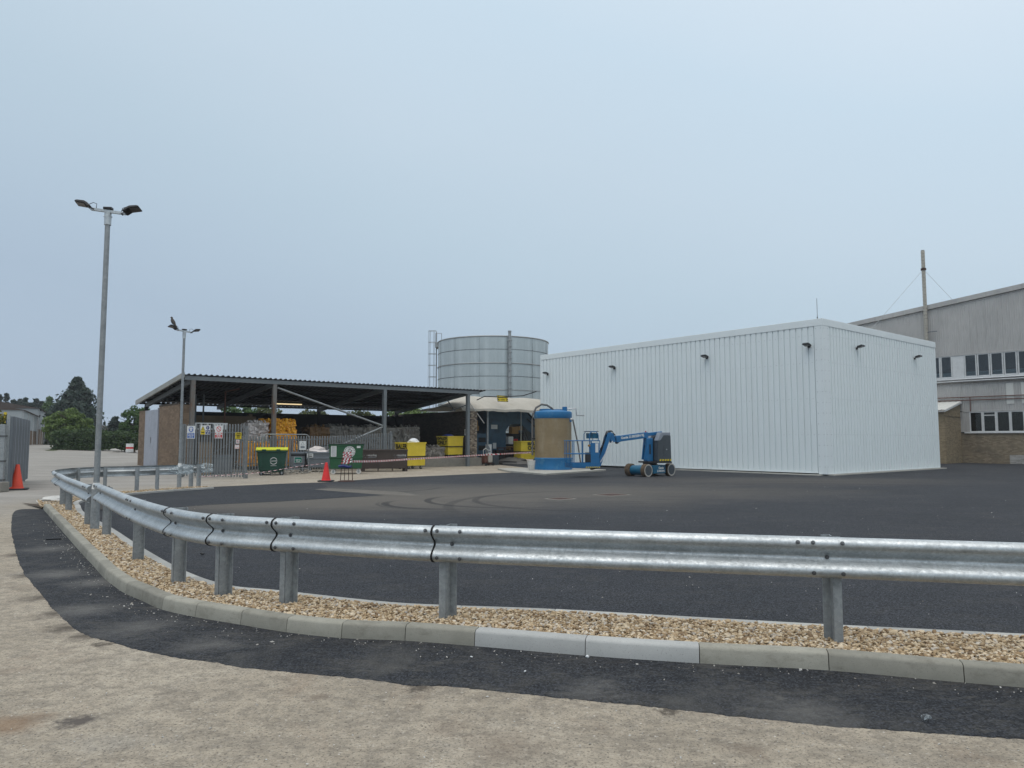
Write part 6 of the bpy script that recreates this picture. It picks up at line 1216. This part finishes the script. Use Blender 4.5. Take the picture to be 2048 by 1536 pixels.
text('Genie', M['sign_white'], lf, (0.12, -0.552, 0.38), X3, Z3, 0.15, bold=0.006); text('Z-30/20N', M['sign_white'], lf, (0.10, -0.552, 0.24), X3, Z3, 0.13, bold=0.004)
MB().cyl((0, 0, 0.50), (0, 0, 0.60), 0.32, n=24).build('slew_ring', M['black'], lf, True)
ang = math.atan2(-0.30, -0.954) - AZ; TM = Matrix.Rotation(ang, 4, 'Z')
def lp(mb, name, m_, parent=lf, **k): return mb.xf(TM).build(name, M[m_], parent, **k)
MY = Matrix.Scale(-1, 4, (0, 1, 0))
lp(MB().box(-0.82, -0.58, 0.60, 0.30, 0.58, 0.67), 'turntable', 'black', bevel=0.01)
for s_ in (-1, 1):
    y0, y1 = (0.20, 0.58) if s_ > 0 else (-0.58, -0.20)
    cv_ = lp(MB().prism([(-0.10, 0.67), (-0.12, 1.62), (-0.22, 1.63), (-0.40, 1.86), (-0.78, 1.86), (-0.80, 0.67)], y0, y1, 'y'), 'cover', 'lift_grey', bevel=0.03)
    lp(MB().prism([(-0.10, 1.62), (-0.27, 2.0), (-0.76, 2.0), (-0.765, 1.862), (-0.42, 1.862), (-0.25, 1.63)], y0 + 0.005, y1 - 0.005, 'y'), 'cover_top', 'lift_pale', cv_, bevel=0.02)
    ys = y1 if s_ > 0 else y0
    for k in range(7): lp(MB().box(-0.44, ys - 0.004, 0.95 + 0.07*k, -0.36, ys + 0.004, 0.965 + 0.07*k), 'vent_slot', 'black', cv_)
    lp(MB().cyl((-0.55, ys - 0.01, 1.22), (-0.55, ys + 0.012, 1.22), 0.03, n=12), 'latch', 'galv_dull', cv_)
    for k in range(5): lp(MB().add([(-0.78 + 0.13*k, ys + (0.004 if s_ > 0 else -0.004), 0.70), (-0.70 + 0.13*k, ys + (0.004 if s_ > 0 else -0.004), 0.70), (-0.72 + 0.13*k, ys + (0.004 if s_ > 0 else -0.004), 0.78), (-0.80 + 0.13*k, ys + (0.004 if s_ > 0 else -0.004), 0.78)], [(0,1,2,3)]), 'hazard_stripe', 'sign_yellow', cv_)
lp(MB().box(-0.08, -0.19, 0.67, 0.24, 0.19, 1.74), 'mast', 'lift_blue', bevel=0.03); lp(MB().box(0.236, -0.05, 0.92, 0.246, 0.05, 1.40), 'mast_slot', 'black'); lp(MB().box(0.05, -0.196, 1.0, 0.12, 0.196, 1.45), 'mast_slot', 'black')
lp(MB().bar((0.30, -0.12, 0.75), (0.18, -0.12, 1.72), 0.08, 0.10), 'lower_arm', 'lift_blue'); lp(MB().bar((0.30, 0.12, 0.75), (0.18, 0.12, 1.72), 0.08, 0.10), 'lower_arm', 'lift_blue')
bA, bB = Vector((-0.62, 0, 1.98)), Vector((1.62, 0, 1.70)); bt = (bB - bA).normalized(); bu = Vector((-bt.z, 0, bt.x)).normalized(); bu = bu if bu.z > 0 else -bu
bo = lp(MB().bar(bA + bt*0.75, bB, 0.20, 0.27, up=bu), 'boom', 'lift_blue', bevel=0.015); lp(MB().bar(bA, bA + bt*0.76 + bu*0.02, 0.16, 0.15, up=bu), 'boom_tail', 'lift_blue', bevel=0.015); lp(MB().bar(bB - bt*0.08, bB + bt*0.12, 0.23, 0.30, up=bu), 'boom_nose', 'lift_blue', bevel=0.02)
lp(MB().bar(bB + bt*0.05 - bu*0.2, bB + bt*0.12 + bu*0.02, 0.16, 0.10, up=bu), 'boom_stop', 'black'); lp(MB().cyl((0.20, 0, 1.98), (0.20, 0, 2.06), 0.035, n=10), 'beacon', 'red')
def ltext(s_, org, right, up, size, parent, bold):
    o = text(s_, M['sign_white'], parent, org, right, up, size, bold=bold); o.data.transform(TM); return o
sd1 = 1                                        # the side turned to the yard
yb_ = 0.106*sd1
ltext('Genie Z-30/20N RJ', tuple((bA + bt*1.55 + bu*0.02) + Vector((0, yb_, 0))), tuple(-bt), tuple(bu), 0.15, bo, 0.006)
lp(MB().prism([(1.74, 1.58), (1.98, 1.52), (2.14, 1.90), (2.02, 2.02), (1.86, 1.92)], -0.09, 0.09, 'y'), 'knuckle', 'lift_blue', bevel=0.015)
jA, jB = Vector((2.06, 0, 1.96)), Vector((2.62, 0, 0.50))
for y in (-0.12, 0.12): j_ = lp(MB().bar(jA + Vector((0, y, 0)), jB + Vector((0, y, 0)), 0.06, 0.17, up=(1, 0, 0.4)), 'jib', 'lift_blue', bevel=0.01)
lp(MB().bar(jA + Vector((-0.12, 0.155, -0.35)), jB + Vector((-0.06, 0.155, 0.15)), 0.008, 0.045, up=(1, 0, 0.4)), 'jib_stripe', 'sign_white'); lp(MB().cyl(jA + Vector((0.14, 0, -0.3)), jB + Vector((0.14, 0, 0.25)), 0.045, n=10), 'jib_cylinder', 'black', smooth=True)
for k in range(5): lp(MB().tube([(1.7 + 0.05*k, -0.05 + 0.03*k, 1.86), (1.9, -0.08 + 0.04*k, 2.08 - 0.01*k), (2.14 + 0.02*k, -0.06 + 0.03*k, 2.06 - 0.03*k), (2.28 + 0.015*k, -0.06 + 0.03*k, 1.75), (2.40, -0.05 + 0.03*k, 1.25), (2.62, -0.02 + 0.02*k, 0.75)], 0.013, 6), 'hydraulic_hose', 'black', smooth=True)
# basket
X0, X1, YH, ZB, ZT = 2.72, 4.02, 0.46, 0.42, 1.62
bk_ = lp(MB().box(X0, -YH, ZB, X1, YH, ZB + 0.05), 'basket_floor', 'lift_blue')
for y in (-YH, YH): lp(MB().box(X0, y - 0.01, ZB + 0.05, X1, y + 0.01, ZB + 0.22), 'toe_board', 'lift_blue', bk_)
lp(MB().box(X1 - 0.01, -YH, ZB + 0.05, X1 + 0.01, YH, ZB + 0.22), 'toe_board', 'lift_blue', bk_)
for z in (ZT, ZB + 0.62): lp(MB().tube([(X0, -YH, z), (X1 + 0.04, -YH, z), (X1 + 0.06, -YH + 0.05, z), (X1 + 0.06, YH - 0.05, z), (X1 + 0.04, YH, z), (X0, YH, z), (X0, -YH, z)], 0.022, 8), 'guard_rail', 'lift_blue', bk_, smooth=True)
for x in (X0, X0 + 0.43, X0 + 0.86, X1):
    for y in (-YH, YH): lp(MB().cyl((x, y, ZB + 0.05), (x, y, ZT), 0.02, n=8), 'upright', 'lift_blue', bk_, smooth=True)
for y in (-0.15, 0.15): lp(MB().cyl((X1 + 0.04, y, ZB + 0.05), (X1 + 0.04, y, ZT), 0.018, n=8), 'upright', 'lift_blue', bk_, smooth=True)
lp(MB().box(X0 - 0.02, -0.30, ZB + 0.05, X0 + 0.20, 0.36, ZB + 1.05), 'rotator_housing', 'lift_blue', bk_, bevel=0.02); lp(MB().box(X0 + 0.05, YH - 0.02, ZB + 0.2, X0 + 0.42, YH + 0.015, ZB + 1.1), 'side_plate', 'lift_blue', bk_); lp(MB().box(X0 + 0.08, YH + 0.012, ZB + 0.68, X0 + 0.22, YH + 0.02, ZB + 1.08), 'notice', 'sign_white', bk_); lp(MB().box(X0 + 0.40, YH - 0.14, ZB + 0.25, X0 + 0.66, YH + 0.012, ZB + 0.68), 'manual_box', 'black', bk_, bevel=0.01)
lp(MB().box(X0 + 0.02, -0.38, ZT + 0.10, X0 + 0.30, 0.38, ZT + 0.34), 'control_console', 'lift_teal', bk_, bevel=0.02); lp(MB().tube([(X0 + 0.38, -0.42, ZT), (X0 + 0.38, -0.42, ZT + 0.30), (X0 + 0.30, -0.42, ZT + 0.42), (X0 + 0.05, -0.42, ZT + 0.42), (X0 - 0.05, -0.42, ZT + 0.25), (X0 - 0.05, -0.42, ZT)], 0.02, 8), 'console_guard', 'lift_blue', bk_, smooth=True)
lp(MB().tube([(X0 + 0.48, 0.42, ZT - 0.3), (X0 + 0.48, 0.42, ZT + 0.28), (X0 + 0.40, 0.42, ZT + 0.40), (X0 + 0.15, 0.42, ZT + 0.40), (X0 + 0.05, 0.42, ZT + 0.25), (X0 + 0.05, 0.42, ZT)], 0.022, 8), 'console_guard', 'lift_blue', bk_, smooth=True)
lp(MB().box(X0 + 0.02, -0.40, ZT + 0.40, X0 + 0.40, 0.40, ZT + 0.425), 'console_hood', 'black', bk_); lp(MB().cyl((X0 + 0.5, YH + 0.02, ZB + 0.98), (X0 + 0.56, YH + 0.05, ZB + 0.98), 0.05, n=12), 'socket', 'ochre', bk_)
for k in range(8): lp(MB().add([(X0 + 0.02 + 0.09*k, YH + 0.013, ZB), (X0 + 0.065 + 0.09*k, YH + 0.013, ZB), (X0 + 0.03 + 0.09*k, YH + 0.013, ZB + 0.06), (X0 - 0.015 + 0.09*k, YH + 0.013, ZB + 0.06)], [(0,1,2,3)]), 'hazard_stripe', 'sign_yellow', bk_)
lp(MB().bar((2.60, 0, 0.45), (2.95, 0, 0.36), 0.22, 0.10), 'basket_support', 'black', bk_)
# ------------------------------------------------------------ vegetation
def leaves(name, pts, nrm, size, mat, parent=None, long=1.3, droop=0.0):
    """one leaf-sized quad per point, tilted at random round its normal"""
    P = np.array(pts); n = len(P); N = np.array(nrm) + np.random.randn(n, 3)*0.75; N /= np.linalg.norm(N, axis=1)[:, None]
    T = np.cross(N, np.random.randn(n, 3)); T /= np.linalg.norm(T, axis=1)[:, None]; B = np.cross(N, T); s_ = size*np.random.uniform(0.6, 1.4, (n, 1))
    V = np.stack([P - T*s_*long*0.5, P + B*s_*0.42, P + T*s_*long*0.5 + np.array([0, 0, -droop])*s_, P - B*s_*0.42], 1).reshape(-1, 3)
    me = bpy.data.meshes.new(name); me.from_pydata(V.tolist(), [], (np.arange(n*4).reshape(-1, 4)).tolist()); me.materials.append(mat); return place(name, me, parent)
def clumps(c, rad, ncl, per, clr, hollow=0.5, flat=1.0):
    pts, nr = [], []
    for _ in range(ncl):
        d = np.random.randn(3); d /= np.linalg.norm(d); d[2] = d[2]*0.9 + 0.1; r = hollow + (1 - hollow)*random.random()**0.6; cc = np.array(c) + d*np.array(rad)*r; k = clr*random.uniform(0.6, 1.3)
        q = np.random.randn(per, 3); q /= np.linalg.norm(q, axis=1)[:, None]; rr = np.random.uniform(0.35, 1, (per, 1))**0.5; pts += (cc + q*rr*k*np.array([1, 1, 0.75*flat])).tolist(); nr += (q + np.array([0, 0, 0.5])).tolist()
    return pts, nr
def tree(name, label, base, h, blobs, mat, ncl, per, clr, lsz, cat='tree', grp=None, trunk=0.18, cb=0.3):
    o = thing(name, label, cat, base, 0, grp); t_ = MB(); pts = [(0, 0, -0.1), (0.05*h*0.1, 0, h*0.25), (-0.02*h, 0.01*h, h*0.55), (0.0, 0, h*0.85)]
    t_.tube(pts, [trunk, trunk*0.8, trunk*0.5, trunk*0.12], 9)
    for k in range(9):
        a = k*2.4; z = h*(0.28 + 0.06*k); L = h*random.uniform(0.16, 0.3); t_.tube([(0, 0, z), (L*0.5*math.cos(a), L*0.5*math.sin(a), z + L*0.35), (L*math.cos(a), L*math.sin(a), z + L*0.55)], [trunk*0.4, trunk*0.25, trunk*0.06], 6)
    t_.build('trunk', M['bark'], o, True); P, N = [], []; tot = sum(b[1][0]*b[1][1]*b[1][2] for b in blobs)**(1/1)
    for c, rad in blobs:
        k = rad[0]*rad[1]*rad[2]/tot; p, n_ = clumps(c, rad, max(6, int(ncl*k)), per, clr); P += p; N += n_
    leaves('crown', P, N, lsz, mat, o); return o
def conifer(label, base, h, w, mat, n=9000, lsz=0.35, grp=None, bare=0.06, name='conifer_tree', lean=0.5):
    o = thing(name, label, 'tree', base, 0, grp); MB().tube([(0, 0, -0.1), (0, 0, h*0.5), (0, 0, h*0.97)], [h*0.022, h*0.014, 0.02], 8).build('trunk', M['bark'], o, True); P, N = [], []
    nb = int(n/60)
    for b in range(nb):
        u = random.random()**0.85; z = h*(bare + (1 - bare)*u); env = w/2*(max(0.02, (1 - u))**0.80)*(0.5 + 0.75*random.random()**1.5) * (0.6 + 0.4*sstep(0, 0.2, u)); a = random.uniform(0, 2*math.pi)
        m_ = 60; t_ = np.sqrt(np.random.uniform(0.12, 1, m_)); sp = 0.16*env + 0.12
        q = np.stack([np.cos(a)*env*t_, np.sin(a)*env*t_, z + env*t_*0.38 - 0.10*env*t_**2 + np.zeros(m_)], 1) + np.random.randn(m_, 3)*np.array([sp, sp, sp*0.45]); P += q.tolist(); N += (np.tile([math.cos(a)*0.6, math.sin(a)*0.6, 0.8], (m_, 1))).tolist()
    leaves('crown', P, N, lsz, mat, o, 1.7, 0.15); return o
def hedge(label, a, b, d, h, mat, dens, lsz, name='hedge', inner=None, cat='hedge'):
    L = (b - a).length; az = math.atan2(b.y - a.y, b.x - a.x); o = thing(name, label, cat, a, az); n = int(L*h*dens); P, N = [], []
    for _ in range(n):
        u = random.random(); hh = h*(0.90 + 0.10*math.sin(u*L*0.7) + 0.06*math.sin(u*L*2.3 + 1)); k = random.random()
        if k < 0.6: q = (u*L, -abs(random.gauss(0, 0.14))*d + 0.12*math.sin(u*L*1.9 + k*9), random.random()*hh); nn = (0, -1, 0.3)
        else: q = (u*L, random.random()*d, hh + random.gauss(0, 0.07)); nn = (0, -0.2, 1)
        P.append(q); N.append(nn)
    leaves('foliage', P, N, lsz, mat, o); MB().box(0.1, 0.12, 0.0, L - 0.1, d, h*0.84).build('twigs', M['leaf_dark'], o); return o
def at_ground(px, Y):
    x = (px - 1024)/FOC*Y*cT; return Vector((x, Y, gz(x, Y)))
# hedge across the end of the old yard
hedge('dark clipped hedge across the far end of the old yard', at_ground(104, 66), at_ground(300, 67), 1.6, 1.75, M['leaf_dark'], 330, 0.17)
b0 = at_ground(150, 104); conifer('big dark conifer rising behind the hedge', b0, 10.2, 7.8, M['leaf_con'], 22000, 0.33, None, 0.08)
tree('leafy_tree', 'tall mid-green tree with a pointed tip left of the big conifer', at_ground(94, 124), 8.6, [((0.3, 0, 4.2), (1.9, 1.8, 3.2)), ((0.1, 0, 7.0), (0.8, 0.8, 1.0)), ((0.05, 0, 8.0), (0.3, 0.3, 0.75)), ((-0.9, 0, 5.6), (0.7, 0.8, 1.3)), ((1.6, 0, 6.2), (0.8, 0.8, 1.2))], M['leaf_green'], 200, 60, 0.5, 0.26)
tree('leafy_shrub', 'light green rounded bush in front of the big conifer', at_ground(133, 69.5), 3.9, [((0, 0, 1.9), (2.0, 1.4, 1.8)), ((1.2, 0, 1.6), (1.3, 1.0, 1.4)), ((-1.0, 0, 2.4), (0.9, 0.9, 1.2))], M['leaf_light'], 170, 75, 0.36, 0.17, 'bush')
tree('leafy_tree', 'loose green tree against the left end of the shed roof', at_ground(268, 72), 5.0, [((0, 0, 3.0), (1.15, 1.2, 1.5)), ((0.9, 0, 3.5), (1.0, 1.0, 1.0)), ((-0.3, 0, 2.2), (1.1, 1.0, 1.0))], M['leaf_green'], 95, 60, 0.36, 0.17)
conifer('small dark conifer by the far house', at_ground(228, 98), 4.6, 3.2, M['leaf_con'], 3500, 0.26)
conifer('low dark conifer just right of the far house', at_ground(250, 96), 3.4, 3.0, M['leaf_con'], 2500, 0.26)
tree('leafy_tree', 'dark green tree at the far bend of the road', at_ground(104, 118), 5.4, [((0, 0, 2.6), (2.6, 2.0, 2.4))], M['leaf_dark'], 80, 60, 0.5, 0.3)
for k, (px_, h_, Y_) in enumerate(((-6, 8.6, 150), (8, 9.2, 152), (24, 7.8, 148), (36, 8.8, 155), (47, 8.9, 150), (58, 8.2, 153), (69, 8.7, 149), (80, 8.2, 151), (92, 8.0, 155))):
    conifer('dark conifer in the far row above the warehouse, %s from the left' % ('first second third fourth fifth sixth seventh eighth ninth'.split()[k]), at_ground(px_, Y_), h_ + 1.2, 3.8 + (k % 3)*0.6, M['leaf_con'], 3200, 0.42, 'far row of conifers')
for k, (px_, Y_, h_, m_, lab) in enumerate(((470, 74, 5.4, 'leaf_green', 'leafy green tree seen through the gap above the left bales'), (520, 76, 5.2, 'leaf_olive', 'olive green tree seen through the shed gap above the orange bales'), (620, 78, 4.9, 'leaf_olive', 'olive tree seen through the shed gap right of the orange bales'), (720, 79, 5.0, 'leaf_olive', 'olive tree seen through the shed gap near the middle post'), (800, 80, 5.2, 'leaf_light', 'light olive tree seen past the right end of the shed roof'), (848, 80, 5.4, 'leaf_light', 'light olive tree just left of the silo ladder'))):
    tree('leafy_tree', lab, at_ground(px_, Y_), h_, [((0, 0, h_*0.6), (2.6, 1.8, h_*0.36))], M[m_], 60, 60, 0.5, 0.24)
# shrub and sheet gate at the left edge
hs = Vector((-19.3, 26.2, 0)); tree('flowering_shrub', 'dark shrub with yellowing leaves behind the sheet-metal gate', hs, 3.0, [((0.25, 0, 1.5), (0.75, 1.2, 1.35)), ((0.2, 0, 0.5), (0.7, 1.2, 0.7))], M['leaf_dark'], 110, 70, 0.26, 0.09, 'bush')
P, N = clumps((hs.x + 0.3, hs.y - 0.2, 2.35), (0.75, 0.9, 0.75), 30, 45, 0.22); tw = leaves('yellow_shoots', P, N, 0.085, M['leaf_yellow']); tag(tw, 'yellow young shoots above the dark shrub at the left edge', 'shoots', kind='stuff')
ga2, gb2 = G(14, 982), G(50, 963.5)
sgt = thing('sheet_gate', 'open grey ribbed sheet-metal gate leaf behind the orange cone', 'gate', ga2, math.atan2(gb2.y - ga2.y, gb2.x - ga2.x)); gl2 = (gb2 - ga2).length
def gate_sheet(w, h):
    mb = MB(); pr = []
    p = w/4
    for k in range(4): pr += [(k*p, 0), (k*p + p*0.35, 0), (k*p + p*0.5, -0.09), (k*p + p*0.85, -0.09)]
    pr.append((w, 0)); m = len(pr); mb.add([(a, b_, 0.12) for a, b_ in pr] + [(a, b_, h) for a, b_ in pr], [(i, i+1, m+i+1, m+i) for i in range(m-1)]); return mb.mesh('sheet', M['gate_sheet'], fix=False)
g_ = gate_sheet(gl2/6, 2.42)
for k in range(6): place('sheet', g_, sgt, (k*gl2/6, 0.002*(k % 2), 0))
for x in (0, gl2): MB().box(x - 0.05, 0.005, 0, x + 0.05, 0.10, 2.46).build('stile', M['galv_dull'], sgt)
for z in (0.2, 1.2, 2.3): MB().box(0.05, 0.01, z - 0.03, gl2 - 0.05, 0.07, z + 0.03).build('rail', M['galv_dull'], sgt)
pt = G(12, 983); gp = thing('gate_post', 'stout grey gate post at the left edge by the orange cone', 'post', (pt.x - 0.14, pt.y - 0.1, 0), 0.3); MB().box(-0.09, -0.09, 0, 0.09, 0.09, 2.15).build('shaft', M['galv_dull'], gp, bevel=0.008)
for z in (0.35, 0.95, 1.75): MB().box(-0.11, -0.11, z, 0.11, 0.11, z + 0.05).build('strap', M['bolt'], gp)
bl_ = G(-4, 984); cbk = MB().box(-0.25, -0.2, 0, 0.22, 0.2, 0.32).build('concrete_block', M['plinth'], bevel=0.02); cbk.location = bl_; tag(cbk, 'weathered concrete block at the foot of the left gate post', 'block')
yp = at_ground(8, 46); ypp = thing('yellow_post', 'yellow post carrying a small blue sign beyond the left gate', 'sign post', yp); MB().box(-0.06, -0.06, 0, 0.06, 0.06, 3.0).build('post', M['sign_yellow'], ypp); MB().box(0.08, -0.05, 2.15, 0.45, -0.02, 2.5).build('panel', M['navy'], ypp)
# far warehouse, house, drum, barrier
def wh(name, label, pxa, Ya, pxb, Yb, zs, zt, dep):
    a, b = at_ground(pxa, Ya), at_ground(pxb, Yb); az = math.atan2(b.y - a.y, b.x - a.x); L = (b - a).length; o = thing(name, label, 'building', a, az)
    MB().box(0, 0, -0.3, L, dep, zs).build('brick_base', M['brick_shed'], o); MB().box(-0.08, -0.10, zs, L + 0.08, dep, zt).build('cladding', M['far_clad'], o)
    MB().prism([(-0.4, zt), (dep + 0.3, zt), (dep/2, zt + 0.9)], -0.2, L + 0.2, 'x').build('roof', M['tile'], o)
    for k in range(4): x = 0.3 + k*(L - 0.6)/3; MB().box(x - 0.07, -0.17, 0, x + 0.07, -0.103, zt - 0.05).build('downpipe', M['window_white'], o)
    return o
wh('warehouse', 'nearer half of the far warehouse with pale cladding over brick', 40, 78, 71, 100, 1.75, 3.75, 9); wh('warehouse', 'farther end block of the warehouse beside the road', 72.5, 101, 86, 116, 2.1, 4.9, 9)
hp_ = at_ground(172, 118); hb_ = at_ground(223, 118); ho = thing('far_house', 'distant low house with brown roof behind the hedge', 'house', hp_); L = hb_.x - hp_.x
MB().box(0, 0, 0, L, 6, 2.5).build('wall', M['canopy'], ho); MB().prism([(-0.4, 2.5), (6.4, 2.5), (3, 4.0)], -0.3, L + 0.3, 'x').build('roof', M['tile'], ho); MB().box(0.8, -0.05, 1.2, 1.7, 0.02, 2.1).build('window', M['navy'], ho)
for x in (1.9, 2.9): MB().box(x, -0.05, 1.2, x + 0.7, 0.02, 2.2).build('window', M['window_white'], ho)
dm = at_ground(260, 63); dr2 = thing('drum', 'white drum with a red band in front of the hedge', 'drum', dm)
MB().lathe([(0.29, 0), (0.30, 0.02), (0.29, 0.28), (0.305, 0.29), (0.29, 0.30)], 24).build('lower_drum', M['white'], dr2, True); MB().lathe([(0.292, 0.30), (0.292, 0.46)], 24).build('red_band', M['red'], dr2, True); MB().lathe([(0.29, 0.46), (0.305, 0.47), (0.29, 0.48), (0.29, 0.74), (0.3, 0.75), (0.27, 0.75), (0.26, 0.73)], 24).build('upper_drum', M['white'], dr2, True)
br = at_ground(284, 60); rb = thing('guardrail', 'weathered far guardrail piece beside the shed end wall', 'guardrail', br, R(8)); run = [Vector((x*0.05, 0, 0)) for x in range(0, 30)]; w_beam(run, 0.5, rb)
for x in (0.1, 1.2): z_post(Vector((x, 0, 0)), Vector((1, 0, 0)), Vector((0, -1, 0)), 0.68, rb)
rk = at_ground(231, 63); bo_ = tag(stones('boulder', [(rk.x, rk.y, rk.z + 0.12)], 0.26, M['chip'], True), 'pale boulder on the verge in front of the hedge', 'rock')
vg = MB().sheet([at_ground(90, 63.2), at_ground(300, 64.0), at_ground(300, 67), at_ground(104, 66.2)], 0.0); vg.v = [(x, y, gz(x, y) + 0.03) for x, y, z in vg.v]; tag(vg.build('verge', M['leaf_olive'], fix=False), kind='structure')
# ------------------------------------------------------------ small things on the ground
for i, (a, b, w_, h_) in enumerate((((1092, 998), (1150, 998), 1.0, 0.7), ((1192, 991), (1255, 989), 1.0, 0.7))):
    c = (G(*a) + G(*b))/2; L = (G(*b) - G(*a)).length; o = thing('manhole_cover', ['sunken rusty manhole cover on the yard, the left of two', 'sunken rusty manhole cover on the yard, the right of two'][i], 'manhole cover', (c.x, c.y, 0.006), AZ, 'manhole covers')
    f = MB(); f.box(-L*0.42, -L*0.36, -0.02, L*0.42, L*0.36, 0.004); f.build('frame', M['plinth'], o)
    for k in range(2):
        for j in range(2): MB().box(-L*0.33 + k*L*0.34, -L*0.28 + j*L*0.29, 0.0, -L*0.33 + k*L*0.34 + L*0.32, -L*0.28 + j*L*0.29 + L*0.27, 0.009).build('plate', M['rust'], o)
p = G(1846, 1442); cup = MB(); vs = []; n = 12
for i in range(6):
    t_ = i/5
    for j in range(n): a = 2*math.pi*j/n; r_ = (0.024 - 0.010*t_)*(1 + random.uniform(-0.18, 0.18)); vs.append((r_*math.cos(a), r_*0.7*math.sin(a) , 0.045*t_ + random.uniform(-0.003, 0.003)))
cup.add(vs, [(i*n+j, i*n+(j+1) % n, (i+1)*n+(j+1) % n, (i+1)*n+j) for i in range(5) for j in range(n)] + [tuple(range(60, 72))]); o = cup.build('crumpled_cup', M['film'], smooth=True); o.location = (p.x, p.y, 0.022); o.rotation_euler = (R(72), 0, R(40)); tag(o, 'crumpled clear plastic cup lying on the dark asphalt strip', 'cup')
for k, (px_, py_, l_) in enumerate(((1945, 1315, 'small white pebble lying against the pale kerb'), (943, 1314, 'white pebble on the asphalt strip left of the pale kerb stones'), (1050, 1343, 'white pebble on the asphalt strip below the pale kerb stones'))):
    q = G(px_, py_, 0.01) if k else G(1175, 1313.5, 0.01); tag(stones('pebble', [(q.x, q.y, 0.012)], 0.014, M['white_bag']), l_, 'pebble', 'white pebbles')
p = G(107, 1080); bt_ = MB().box(-0.11, -0.02, 0, 0.11, 0.02, 0.03).build('rubber_strip', M['black'], bevel=0.005); bt_.location = p; bt_.rotation_euler = (0, 0, 0.3); tag(bt_, 'short black rubber strip lying on the asphalt left of the kerb', 'debris')
p = G(404, 1112); bb = stones('black_lump', [(p.x, p.y, 0.03)], 0.035, M['black']); tag(bb, 'small black lump on the yard behind the guardrail', 'debris')
p = G(108, 1003, 0.03); film_heap((p.x, p.y, 0.03), 0, 0.38, 0.14, 'bucket', 'cement_bag', 'white empty bag lying at the gravel tip left of the guardrail', 'bag')
p = G(160, 990, 0.05); film_heap((-9.7, 17.6, 0.02), 0, 0.30, 0.5, 'hose', 'grey_sack', 'grey sack standing behind the first lamp column', 'sack')
# ------------------------------------------------------------ hazy air
hz = MB().box(-720, -320, -1.5, 720, 820, 17.5).build('haze', None)
hm = bpy.data.materials.new('pale_haze'); hm.use_nodes = True; ht = hm.node_tree; ht.nodes.remove(ht.nodes['Principled BSDF'])
pv = ht.nodes.new('ShaderNodeVolumePrincipled'); pv.inputs['Color'].default_value = (0.92, 0.95, 1.0, 1); pv.inputs['Density'].default_value = 0.00045; pv.inputs['Anisotropy'].default_value = 0.2
ht.links.new(pv.outputs[0], ht.nodes['Material Output'].inputs['Volume']); hz.data.materials.clear(); hz.data.materials.append(hm); tag(hz, 'thin pale haze over the whole site', 'haze', kind='stuff')
